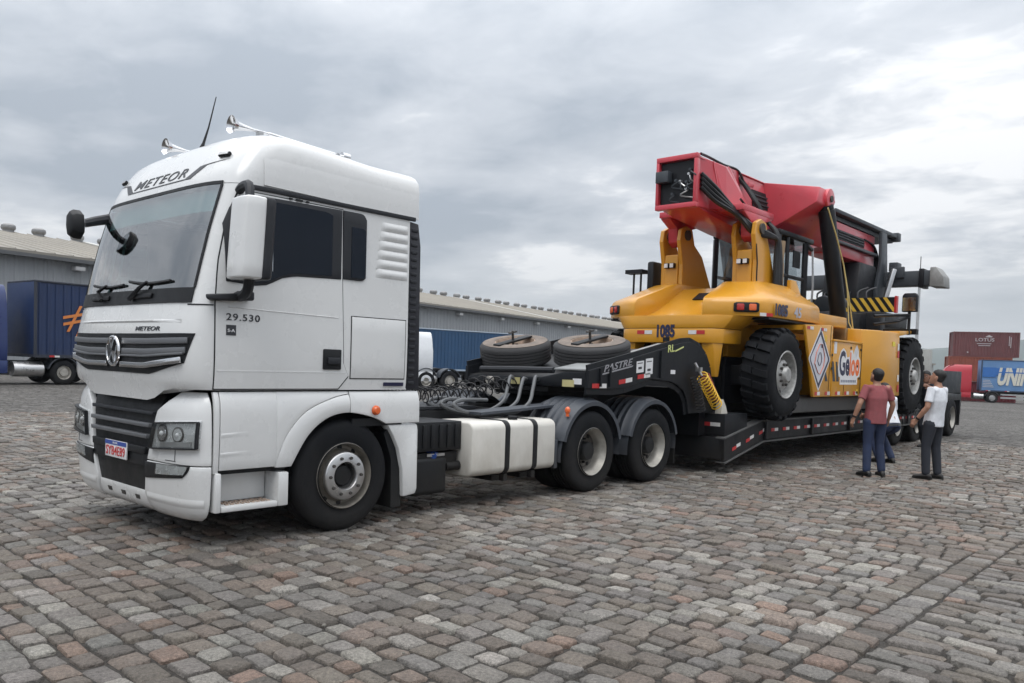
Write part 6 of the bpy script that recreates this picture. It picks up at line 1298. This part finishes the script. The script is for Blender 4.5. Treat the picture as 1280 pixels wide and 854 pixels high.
# air: far things fade towards the pale sky
HZM = bpy.data.materials.new('thin_haze'); HZM.use_nodes = True; t = HZM.node_tree; t.nodes.clear(); o_ = t.nodes.new('ShaderNodeOutputMaterial'); pv = t.nodes.new('ShaderNodeVolumePrincipled')
pv.inputs['Color'].default_value = (.86, .92, 1.0, 1); pv.inputs['Density'].default_value = .00022; pv.inputs['Anisotropy'].default_value = .2; t.links.new(pv.outputs[0], o_.inputs['Volume'])
b = MB(); b.box(-2700, 2700, -2700, 2700, -14, 150); hzb = b.build('haze', HZM, None, smooth=0); tag(hzb, kind='stuff')
# ================================================================== cobbled yard
GC = Vector((CAM.x, CAM.y))
RST = 22.0
def soil_mat():
    M = bpy.data.materials.new('cobbled_yard_ground'); M.use_nodes = True; t = M.node_tree; b = t.nodes['Principled BSDF']; L = t.links.new
    b.inputs['Roughness'].default_value = .85
    g = t.nodes.new('ShaderNodeNewGeometry')
    mp = t.nodes.new('ShaderNodeMapping'); mp.inputs['Scale'].default_value = (6.0, 4.2, 6.0); L(g.outputs['Position'], mp.inputs[0])
    vo = t.nodes.new('ShaderNodeTexVoronoi'); vo.inputs['Scale'].default_value = 1.0; vo.inputs['Randomness'].default_value = .55; L(mp.outputs[0], vo.inputs['Vector'])
    ve = t.nodes.new('ShaderNodeTexVoronoi'); ve.feature = 'DISTANCE_TO_EDGE'; ve.inputs['Scale'].default_value = 1.0; ve.inputs['Randomness'].default_value = .55; L(mp.outputs[0], ve.inputs['Vector'])
    sx = t.nodes.new('ShaderNodeSeparateColor'); L(vo.outputs['Color'], sx.inputs[0])
    rp = t.nodes.new('ShaderNodeValToRGB'); L(sx.outputs[0], rp.inputs[0]); c = rp.color_ramp
    c.elements[0].color = (.072, .066, .06, 1); c.elements[1].color = (.145, .14, .13, 1); e = c.elements.new(.5); e.color = (.105, .097, .088, 1)
    n = t.nodes.new('ShaderNodeTexNoise'); n.inputs['Scale'].default_value = .22; n.inputs['Detail'].default_value = 7; n.inputs['Roughness'].default_value = .65; L(g.outputs['Position'], n.inputs['Vector'])
    mr = t.nodes.new('ShaderNodeMapRange'); L(n.outputs['Fac'], mr.inputs[0]); mr.inputs[1].default_value = .3; mr.inputs[2].default_value = .7; mr.inputs[3].default_value = .72; mr.inputs[4].default_value = 1.22
    sc = t.nodes.new('ShaderNodeVectorMath'); sc.operation = 'SCALE'; L(rp.outputs[0], sc.inputs[0]); L(mr.outputs[0], sc.inputs['Scale'])
    ed = t.nodes.new('ShaderNodeMapRange'); L(ve.outputs['Distance'], ed.inputs[0]); ed.inputs[1].default_value = .02; ed.inputs[2].default_value = .12
    mx = t.nodes.new('ShaderNodeMix'); mx.data_type = 'RGBA'; L(ed.outputs[0], mx.inputs[0]); mx.inputs[6].default_value = (.022, .019, .016, 1); L(sc.outputs[0], mx.inputs[7])
    # inside the laid stones only sandy joint soil shows
    sp = t.nodes.new('ShaderNodeVectorMath'); sp.operation = 'DISTANCE'; L(g.outputs['Position'], sp.inputs[0]); sp.inputs[1].default_value = (GC.x, GC.y, 0)
    st = t.nodes.new('ShaderNodeMath'); st.operation = 'GREATER_THAN'; L(sp.outputs['Value'], st.inputs[0]); st.inputs[1].default_value = RST
    n2 = t.nodes.new('ShaderNodeTexNoise'); n2.inputs['Scale'].default_value = 70; n2.inputs['Detail'].default_value = 5; L(g.outputs['Position'], n2.inputs['Vector'])
    r2 = t.nodes.new('ShaderNodeValToRGB'); L(n2.outputs['Fac'], r2.inputs[0]); r2.color_ramp.elements[0].position = .35; r2.color_ramp.elements[0].color = (.014, .012, .010, 1); r2.color_ramp.elements[1].position = .75; r2.color_ramp.elements[1].color = (.058, .050, .042, 1)
    mz = t.nodes.new('ShaderNodeMix'); mz.data_type = 'RGBA'; L(st.outputs[0], mz.inputs[0]); L(r2.outputs[0], mz.inputs[6]); L(mx.outputs[2], mz.inputs[7])
    L(mz.outputs[2], b.inputs['Base Color'])
    bp = t.nodes.new('ShaderNodeBump'); bp.inputs['Strength'].default_value = .8; bp.inputs['Distance'].default_value = .02
    ad = t.nodes.new('ShaderNodeMath'); ad.operation = 'ADD'; L(ed.outputs[0], ad.inputs[0]); ml = t.nodes.new('ShaderNodeMath'); ml.operation = 'MULTIPLY'; L(n2.outputs['Fac'], ml.inputs[0]); ml.inputs[1].default_value = .5; L(ml.outputs[0], ad.inputs[1]); L(ad.outputs[0], bp.inputs['Height']); L(bp.outputs[0], b.inputs['Normal'])
    return M
b = MB(); rad = [0, 6, 12, 18, RST, RST+.25, 26, 32, 40, 55, 75, 100, 140, 200, 320, 600, 1200, 2600]; nn = 96; vs = []
for r_ in rad:
    for i in range(nn):
        a = 2*math.pi*i/nn; x = GC.x+r_*math.cos(a); y = GC.y+r_*math.sin(a)
        z = -.024 if r_ <= RST else -.004
        vs.append((x, y, z+gz(min(x, 130), y)))
b.add(vs, [(j*nn+i, j*nn+(i+1) % nn, (j+1)*nn+(i+1) % nn, (j+1)*nn+i) for j in range(len(rad)-1) for i in range(nn)])
YARD = b.build('cobbled_ground', soil_mat(), None, org=(0, 0, 0), smooth=0, recalc=False); tag(YARD, kind='structure')
def stone_mat():
    M = bpy.data.materials.new('granite_cobbles'); M.use_nodes = True; t = M.node_tree; b = t.nodes['Principled BSDF']; L = t.links.new
    at_ = t.nodes.new('ShaderNodeAttribute'); at_.attribute_name = 'tint'
    g = t.nodes.new('ShaderNodeNewGeometry')
    def noise(s, d, r, src=None):
        n = t.nodes.new('ShaderNodeTexNoise'); n.inputs['Scale'].default_value = s; n.inputs['Detail'].default_value = d; n.inputs['Roughness'].default_value = r; L(src or g.outputs['Position'], n.inputs['Vector']); return n.outputs['Fac']
    def rng(x, a, b_, c, d):
        n = t.nodes.new('ShaderNodeMapRange'); L(x, n.inputs[0])
        for i, v in enumerate((a, b_, c, d)): n.inputs[i+1].default_value = v
        return n.outputs[0]
    grain = rng(noise(190, 4, .75), .32, .68, .52, 1.5); blot = rng(noise(48, 6, .72), .32, .68, .52, 1.45); worn = rng(noise(.55, 6, .6), .32, .68, .78, 1.18)
    m1 = t.nodes.new('ShaderNodeMath'); m1.operation = 'MULTIPLY'; L(grain, m1.inputs[0]); L(blot, m1.inputs[1]); m2 = t.nodes.new('ShaderNodeMath'); m2.operation = 'MULTIPLY'; L(m1.outputs[0], m2.inputs[0]); L(worn, m2.inputs[1])
    sc = t.nodes.new('ShaderNodeVectorMath'); sc.operation = 'SCALE'; L(at_.outputs['Color'], sc.inputs[0]); L(m2.outputs[0], sc.inputs['Scale'])
    # sand and dirt swept into patches
    dp_ = rng(noise(2.4, 9, .78), .48, .74, 0, .6)
    mx = t.nodes.new('ShaderNodeMix'); mx.data_type = 'RGBA'; L(dp_, mx.inputs[0]); L(sc.outputs[0], mx.inputs[6]); mx.inputs[7].default_value = (.088, .080, .071, 1)
    L(mx.outputs[2], b.inputs['Base Color'])
    L(rng(noise(9, 4, .6), .3, .7, .55, .85), b.inputs['Roughness'])
    bp = t.nodes.new('ShaderNodeBump'); bp.inputs['Strength'].default_value = 1.0; bp.inputs['Distance'].default_value = .022
    h1 = noise(38, 6, .65); L(h1, bp.inputs['Height']); bq = t.nodes.new('ShaderNodeBump'); bq.inputs['Strength'].default_value = .35; bq.inputs['Distance'].default_value = .004; L(noise(150, 3, .6), bq.inputs['Height']); L(bp.outputs[0], bq.inputs['Normal']); L(bq.outputs[0], b.inputs['Normal'])
    return M
STONE = stone_mat()
random.seed(42)
PAL = [((0.160, 0.147, 0.133), 3), ((0.149, 0.140, 0.128), 1.8), ((0.124, 0.105, 0.088), 3.2), ((0.208, 0.194, 0.173), 2.0), ((0.147, 0.126, 0.105), 3.2), ((0.185, 0.132, 0.103), .9), ((0.168, 0.132, 0.109), 1.6), ((0.095, 0.084, 0.073), .9), ((0.257, 0.240, 0.213), .8)]
from mathutils import noise as mn
def tint(x, y):
    k = mn.noise(Vector((x*.35, y*.35, 1.7))); k2 = mn.noise(Vector((x*.5+9, y*.5, 4.2)))
    ws = []
    for (c, w_), warm in zip(PAL, (0, -1, 1, -.5, .8, 1.3, 1, .2, -.8)): ws.append(w_*max(.12, 1+1.3*warm*k)*(1.7 if (k2 > .25 and sum(c) > .5) else 1))
    c = random.choices([p_[0] for p_ in PAL], ws)[0]; j = random.uniform(.86, 1.14); return tuple(max(.02, q*j*random.uniform(.985, 1.015)) for q in c)
stones = []
def visible(x, y):
    d = Vector((x, y, 0))-CAM; z = d.dot(F_)
    if z < .5 or (d.x*d.x+d.y*d.y) > RST*RST: return False
    return abs(d.dot(R_)) < z*.70+1.0 and d.dot(U_) > -z*.42-1.1
def edge_x(i, y):  return xr[i]+.05*math.sin(y*.55+1.3)+.025*mn.noise(Vector((i*.31, y*1.1, 0)))+.035*mn.noise(Vector((y*.35, i*.02, 7.7)))
xr = [-9.0]
while xr[-1] < 21: xr.append(xr[-1]+random.choice((.125, .135, .145, .155, .165, .175)))
def add_stone(cx, cy, hx, hy, rot=0.0):
    """irregular eight-cornered block: top ring, worn shoulder, foot"""
    z0 = random.gauss(0, .006)+.006*mn.noise(Vector((cx*.8, cy*.8, 3)))-.004; tx, ty = random.gauss(0, .03), random.gauss(0, .03)
    ch = random.uniform(.12, .27); pts = []
    for sx, sy in ((1, 1), (-1, 1), (-1, -1), (1, -1)):
        jx, jy = random.uniform(.88, 1.04), random.uniform(.90, 1.03); px_, py_ = sx*hx*jx, sy*hy*jy; c_ = ch*min(hx, hy)*random.uniform(.6, 1.5)
        a_, b2 = (px_, py_-sy*c_), (px_-sx*c_, py_)
        pts += [a_, b2] if sx*sy > 0 else [b2, a_]
    ca, sa = math.cos(rot), math.sin(rot); vs = []; dome = random.uniform(.0, .006)
    for k, dz in ((.5, dome), (.87, 0), (.965, -.008), (1.0, -.05)):
        for x, y in pts:
            vs.append((cx+(x*ca-y*sa)*k, cy+(x*sa+y*ca)*k, z0+tx*x*k+ty*y*k+dz+(random.uniform(-.0025, .0025) if dz > -.04 else 0)))
    fs = [tuple(range(8))]+[(j*8+i, (j+1)*8+i, (j+1)*8+(i+1) % 8, j*8+(i+1) % 8) for j in range(3) for i in range(8)]
    stones.append((cx, cy, hx*hy, vs, fs, tint(cx, cy)))
YD = -5.57
def lay(rows, ya, yb, near):
    global xr
    xr = rows
    for i in range(len(rows)-1):
        y = ya+random.random()*.15*(0 if not near else 1)
        if not near and not (1.25 < (rows[i]+rows[i+1])/2 < 5.2): y = YD
        while y < yb-.02:
            L_len = random.uniform(.19, .31) if near else random.choice((random.uniform(.14, .19), random.uniform(.17, .25)))
            if y+L_len > yb-.12: L_len = yb-y if near else L_len
            cy = y+L_len/2; xa, xb = edge_x(i, cy), edge_x(i+1, cy); cx = (xa+xb)/2
            if visible(cx, cy) and random.random() > .004:
                g_ = random.uniform(.003, .009); add_stone(cx, cy, (xb-xa)/2-g_, L_len/2-random.uniform(.003, .010), random.gauss(0, .035))
            y += L_len
lay(xr, -5.36, 16, False)
xn_ = [-9.0]
while xn_[-1] < 21: xn_.append(xn_[-1]+random.uniform(.108, .145))
lay(xn_, -13.0, YD, True)
# the line of setts that divides two bays of paving
x = 1.25
while x < 5.2:
    w_ = random.uniform(.13, .22); add_stone(x+w_/2, -5.465, w_/2-.004, .099, random.gauss(0, .03)); x += w_
def screen(s_):
    d = Vector((s_[0], s_[1], 0))-CAM; z = d.dot(F_); u = d.dot(R_)/z; v = d.dot(U_)/z
    inside = abs(u) < .63 and v > -.355
    return s_[2]/z**3 if inside else 0
stones.sort(key=screen, reverse=True)
def stone_mesh(lst, name, org):
    vs = []; fs = []; cols = []
    for s_ in lst:
        o = len(vs); vs += [(p_[0]-org[0], p_[1]-org[1], p_[2]-org[2]) for p_ in s_[3]]; fs += [tuple(q+o for q in f) for f in s_[4]]; cols += [s_[5]]*len(s_[4])
    me = bpy.data.meshes.new(name); me.from_pydata(vs, [], fs); me.materials.append(STONE)
    a_ = me.attributes.new('tint', 'FLOAT_COLOR', 'FACE'); buf = [q for c in cols for q in (*c, 1.0)]; a_.data.foreach_set('color', buf)
    me.shade_smooth(); me.set_sharp_from_angle(angle=R(42)); return me
for s_ in stones[:300]:
    link('cobblestone', stone_mesh([s_], 'cobblestone', (s_[0], s_[1], 0)), (s_[0], s_[1], 0), YARD)
rest = stones[300:]; tag(link('cobblestones', stone_mesh(rest, 'cobblestones', (0, 0, 0)), (0, 0, 0), YARD), kind='stuff')
# loose bits on the paving
random.seed(9); b = MB()
for k in range(160):
    x, y = random.uniform(-1, 14), random.uniform(-7, 8)
    if visible(x, y): r_ = random.uniform(.006, .018); b.ell((x, y, .006), r_, r_*.8, r_*.6, 6, 4)
tag(b.build('grit', mat('grit_stones', (.16, .15, .13), .9), None), kind='stuff')
# ================================================================== people
SKIN1 = mat('tan_skin', (.36, .19, .125), .55, var=.08, scale=20); SKIN2 = mat('brown_skin', (.26, .13, .085), .55, var=.08, scale=20)
HAIR = mat('black_hair', (.010, .009, .009), .6, var=.4, scale=60, bump=.5, bscale=180)
def cloth(name, col): return mat(name, col, .85, var=.22, scale=9, bump=.45, bscale=16)
RSH = cloth('dusty_red_tee_cloth', (.27, .075, .082)); WSH = cloth('white_tee_cloth', (.68, .70, .74)); JEAN = cloth('dark_blue_denim', (.022, .034, .078)); SLK = cloth('charcoal_trouser_cloth', (.022, .025, .034)); DKS = cloth('dark_work_shirt_cloth', (.014, .016, .026))
SHOE = mat('black_shoe', (.014, .013, .012), .5); SOLE = mat('pale_sole', (.3, .28, .25), .7); WATCH = mat('watch_black', (.012, .012, .013), .3)
def ring(c, ax, rx, ry, side, n=16):
    """ellipse round axis ax: rx along side, ry across"""
    ax = Vector(ax).normalized(); sd = (Vector(side)-ax*Vector(side).dot(ax)).normalized(); fw = ax.cross(sd)
    return [Vector(c)+sd*rx*math.cos(2*math.pi*i/n)+fw*ry*math.sin(2*math.pi*i/n) for i in range(n)]
def limb(b, pts, rs, side=(0, 1, 0), fl=1.0, n=14, ends=(1, 1)):
    pts = [Vector(p) for p in pts]; rg = []
    for i, p in enumerate(pts):
        ax = pts[min(i+1, len(pts)-1)]-pts[max(i-1, 0)]; r = rs[i]; rx, ry = r if isinstance(r, tuple) else (r, r*fl); sd = side if abs(ax.normalized().dot(Vector(side).normalized())) < .95 else (1, 0, 0); rg.append(ring(p, ax, rx, ry, sd, n))
    b.loft(rg); 
    for p, r, ax in ((pts[0], rs[0], ends[0]), (pts[-1], rs[-1], ends[1])):
        if not ax: continue
        q = (sum(r)/2 if isinstance(r, tuple) else r)*.96; b.ell(p, q, q, q, 10, 7)
def remesh(o, vox, sm=4):
    m_ = o.modifiers.new('surface', 'REMESH'); m_.mode = 'VOXEL'; m_.voxel_size = vox; m_.use_smooth_shade = True
    s_ = o.modifiers.new('soften', 'SMOOTH'); s_.factor = .5; s_.iterations = sm
def person(loc, yaw, label, J, skin, top, bottom, height=1.70, group='men standing by the trailer', watch=True):
    """local frame: x forward, y to the person's left, z up. J: joints"""
    k = height/1.70; xf = Matrix.Translation(loc) @ Matrix.Rotation(R(yaw), 4, 'Z') @ Matrix.Scale(k, 4)
    t = thing('person', loc, label, 'person', group)
    hip, chest, neck, head = (Vector(J[q]) for q in ('hip', 'chest', 'neck', 'head')); S = J['sh']; E_, Wr, Kn, An = J['el'], J['wr'], J['kn'], J['an']
    hp = {s: hip+Vector((0, s*.09, -.03)) for s in (-1, 1)}; side = (Vector(S[1])-Vector(S[-1])).normalized(); up = (neck-hip).normalized()
    hd = J['hd']; fwd = Vector(hd[0]).normalized(); hup = Vector(hd[1]); hup = (hup-fwd*hup.dot(fwd)).normalized(); hl = hup.cross(fwd)
    HB = lambda x, y, z: head+fwd*x+hl*y+hup*z
    # body: one continuous surface
    b = MB(xf)
    limb(b, [hip+up*.05, hip+up*.10, hip.lerp(chest, .5), chest, chest.lerp(neck, .62), neck], [(.155, .115), (.15, .112), (.135, .10), (.16, .112), (.13, .085), (.06, .06)], side)
    limb(b, [neck-up*.04, neck.lerp(head, .5), head-hup*.04], [.058, .053, .055], side)
    
    rg = []
    for z, rx, ry, cx in ((-.125, .028, .026, .052), (-.105, .048, .052, .032), (-.06, .066, .075, .012), (0, .073, .092, .0), (.05, .075, .098, -.008), (.09, .062, .082, -.012), (.115, .03, .045, -.012)): rg.append([HB(cx+ry*math.cos(2*math.pi*i/18), rx*math.sin(2*math.pi*i/18), z) for i in range(18)])
    b.loft(rg)
    b.loft([[HB(.080+d, w_*math.cos(2*math.pi*i/8), z+h_*math.sin(2*math.pi*i/8)) for i in range(8)] for d, w_, h_, z in ((-.01, .014, .03, -.01), (.012, .013, .018, -.028), (.022, .009, .008, -.034))])
    b.loft([[HB(.066+d, .022*math.cos(2*math.pi*i/10)*s_, -.075+.009*math.sin(2*math.pi*i/10)) for i in range(10)] for d, s_ in ((0, 1), (.016, .9), (.02, .5))])
    for s in (-1, 1): b.loft([[HB(-.005+.022*math.cos(2*math.pi*i/10), s*(.070+d), -.01+.034*math.sin(2*math.pi*i/10)) for i in range(10)] for d in (0, .022)])
    for s in (-1, 1):
        sh, el, wr = Vector(S[s]), Vector(E_[s]), Vector(Wr[s]); limb(b, [sh, sh.lerp(el, .35), el, el.lerp(wr, .3), wr], [.056, .050, .041, .042, .028])
        d = (wr-el).normalized(); pn = Vector(J.get('palm', {}).get(s, (0, s, 0))); pn = (pn-d*pn.dot(d)).normalized(); ac = d.cross(pn).normalized()
        if ac.dot(Vector((1, 0, 0))) < 0: ac = -ac
        limb(b, [wr, wr+d*.045, wr+d*.085], [(.030, .020), (.040, .018), (.040, .014)], ac)
        for q, (o_, ln) in enumerate(((.031, .072), (.011, .080), (-.010, .074), (-.029, .058))):
            r0 = wr+d*.085+ac*o_; c1 = r0+d*ln*.45-pn*.010; c2 = c1+d*ln*.35-pn*.024; limb(b, [r0-d*.02, r0, c1, c2], [.0095, .0095, .0088, .0075], ac)
        r0 = wr+d*.025+ac*.034; limb(b, [r0-d*.005, r0+d*.03+ac*.022-pn*.01, r0+d*.062+ac*.024-pn*.022], [.013, .011, .009], ac)
        kn, an = Vector(Kn[s]), Vector(An[s]); limb(b, [hp[s], hp[s].lerp(kn, .45), kn, kn.lerp(an, .35), an], [.083, .070, .052, .050, .036])
    body = b.build('body', skin, t, smooth=180); remesh(body, .0075*k, 3)
    # eyes
    for s in (-1, 1):
        b = MB(xf); b.ell(HB(.077, s*.031, .005), .011, .011, .009, 8, 6); ey = b.build('eye', mat('eye_white', (.6, .58, .55), .3), body); b = MB(xf); b.ell(HB(.086, s*.031, .005), .004, .005, .005, 8, 5); b.build('iris', HAIR, body)
        b = MB(xf); b.tube([HB(.084, s*.014, .022), HB(.086, s*.032, .027), HB(.074, s*.05, .021)], .004, 5); b.build('eyebrow', HAIR, body)
    # hair cap
    b = MB(xf); rg = []
    for z, rx, ry, cx in ((-.055, .062, .05, -.045), (-.02, .076, .066, -.038), (.015, .081, .088, -.020), (.05, .083, .103, -.012), (.085, .074, .094, -.016), (.115, .048, .065, -.018), (.13, .012, .02, -.018)): rg.append([HB(cx+ry*math.cos(2*math.pi*i/18)*(1.0 if math.cos(2*math.pi*i/18) < .2 or z > .04 else .75), rx*math.sin(2*math.pi*i/18), z) for i in range(18)])
    b.loft(rg); hr = b.build('hair', HAIR, t, smooth=180); remesh(hr, .010*k, 2)
    # shirt
    b = MB(xf); hem = hip-up*J.get('hem', .10)
    limb(b, [hem, hip-up*.02, hip.lerp(chest, .35), hip.lerp(chest, .7), chest, chest.lerp(neck, .5), neck-up*.02], [(.182, .142), (.176, .136), (.165, .128), (.168, .128), (.180, .132), (.165, .108), (.075, .072)], side, ends=(0, 0))
    for s in (-1, 1):
        sh, el = Vector(S[s]), Vector(E_[s]); limb(b, [chest.lerp(sh, .5)+up*.06, sh, sh.lerp(el, .4), sh.lerp(el, J.get('sleeve', .72))], [.080, .069, .062, .063], ends=(1, 0))
    st = b.build('t_shirt', top, t, smooth=180); remesh(st, .012*k, 3)
    # trousers
    b = MB(xf); limb(b, [hip+up*.03, hip-up*.02, hip-up*.10], [(.158, .122), (.168, .130), (.160, .124)], side, ends=(0, 0))
    for s in (-1, 1): kn, an = Vector(Kn[s]), Vector(An[s]); limb(b, [hp[s]-up*.03, hp[s].lerp(kn, .5), kn, kn.lerp(an, .5), an+(kn-an).normalized()*.015], [.104, .088, .070, .066, .062])
    tr_ = b.build('trousers', bottom, t, smooth=180); remesh(tr_, .012*k, 3)
    for s in (-1, 1):
        an = Vector(An[s]); fd = Vector(J['ft'][s]).normalized(); b = MB(xf); lf = Vector((0, 0, 1)).cross(fd)
        b.loft([[an+fd*x+lf*w_*math.cos(2*math.pi*i/12)+Vector((0, 0, -an.z+.006+max(-.0, h_*(1+math.sin(2*math.pi*i/12))/2))) for i in range(12)] for x, w_, h_ in ((-.085, .02, .05), (-.07, .036, .075), (-.02, .042, .10), (.04, .042, .085), (.10, .048, .062), (.15, .044, .05), (.185, .022, .035))]); b.build('shoe', SHOE, t, smooth=60)
        b = MB(xf); b.loft([[an+fd*x+lf*w_*math.cos(2*math.pi*i/12)*1.06+Vector((0, 0, -an.z+(.0 if math.sin(2*math.pi*i/12) < 0 else .018))) for i in range(12)] for x, w_ in ((-.09, .02), (-.07, .038), (-.02, .043), (.10, .050), (.155, .045), (.19, .022))]); b.build('sole', SHOE, t, smooth=30)
    if watch:
        el, wr = Vector(E_[1]), Vector(Wr[1]); d = (wr-el).normalized(); b = MB(xf); b.cyl(wr-d*.045, wr-d*.018, .036, n=14); b.build('watch', WATCH, t)
    b = MB(xf); limb(b, [hip-up*.075, hip-up*.045], [(.171, .133), (.170, .132)], side, ends=(0, 0)); b.build('belt', WATCH, t)
    return t
STAND = dict(hip=(0, 0, .92), chest=(.0, 0, 1.22), neck=(.01, 0, 1.44), head=(.02, 0, 1.575), sh={1: (.0, .185, 1.38), -1: (.0, -.185, 1.38)}, el={1: (-.03, .25, 1.11), -1: (-.03, -.25, 1.11)}, wr={1: (.06, .27, .88), -1: (.06, -.27, .88)},
             kn={1: (.02, .105, .50), -1: (.02, -.105, .50)}, an={1: (-.02, .12, .085), -1: (-.02, -.12, .085)}, ft={1: (1, .25, 0), -1: (1, -.25, 0)}, hd=((.85, 0, .45), (-.4, 0, .9)))
def pose(**k): d = dict(STAND); d.update(k); return d
person((9.98, -2.96, .0), 52, 'man in a dusty red t-shirt and blue jeans seen from behind, looking up', pose(el={1: (-.04, .31, 1.13), -1: (.0, -.29, 1.12)}, wr={1: (.02, .36, .90), -1: (.10, -.30, .89)}, hd=((.85, .15, .40), (-.4, 0, .9)), an={1: (-.03, .13, .085), -1: (-.03, -.13, .085)}), SKIN1, RSH, JEAN, 1.645)
person((10.42, -3.66, .0), 78, 'man in a white t-shirt and dark trousers, standing right of the other men', pose(hip=(0, 0, .92), chest=(-.03, 0, 1.22), neck=(-.04, 0, 1.44), head=(-.02, 0, 1.575), sh={1: (-.03, .185, 1.38), -1: (-.03, -.185, 1.38)}, el={1: (-.02, .26, 1.11), -1: (.0, -.26, 1.11)}, wr={1: (.13, .27, .91), -1: (.12, -.24, .91)}, hd=((.88, .25, .38), (-.4, 0, .9)), ft={1: (1, .25, 0), -1: (1, .1, 0)}, an={1: (.03, .10, .085), -1: (-.05, -.10, .085)}, kn={1: (.05, .10, .50), -1: (.0, -.10, .50)}), SKIN1, WSH, SLK, 1.655)
person((12.12, -2.45, .0), 60, 'crouching man mostly hidden behind the man in the dusty red t-shirt', pose(hip=(-.12, 0, .70), chest=(-.0, 0, .97), neck=(.05, 0, 1.17), head=(.09, 0, 1.285), sh={1: (.03, .185, 1.11), -1: (.03, -.185, 1.11)}, el={1: (.12, .25, .86), -1: (.10, -.27, .86)}, wr={1: (.32, .20, .80), -1: (.30, -.2, .80)}, hem=.03, kn={1: (.20, .13, .48), -1: (.20, -.13, .46)}, an={1: (-.02, .12, .085), -1: (-.06, -.12, .085)}, hd=((.9, .0, .2), (-.2, 0, 1))), SKIN1, WSH, JEAN, 1.70, watch=False)
person((15.98, -2.12, .0), 172, 'man in dark clothes reaching with one arm to the rear wheel of the machine', pose(hip=(-.10, 0, .90), chest=(.04, 0, 1.18), neck=(.12, 0, 1.38), head=(.18, 0, 1.50), sh={1: (.08, .185, 1.32), -1: (.08, -.185, 1.32)}, el={1: (.32, .22, 1.24), -1: (.14, -.26, 1.06)}, wr={1: (.58, .22, 1.30), -1: (.32, -.2, .95)}, kn={1: (.10, .13, .49), -1: (.0, -.13, .48)}, an={1: (.08, .16, .085), -1: (-.22, -.14, .085)}, hd=((.95, .05, .0), (.0, 0, 1)), sleeve=.9), SKIN2, DKS, SLK, 1.74, watch=False)
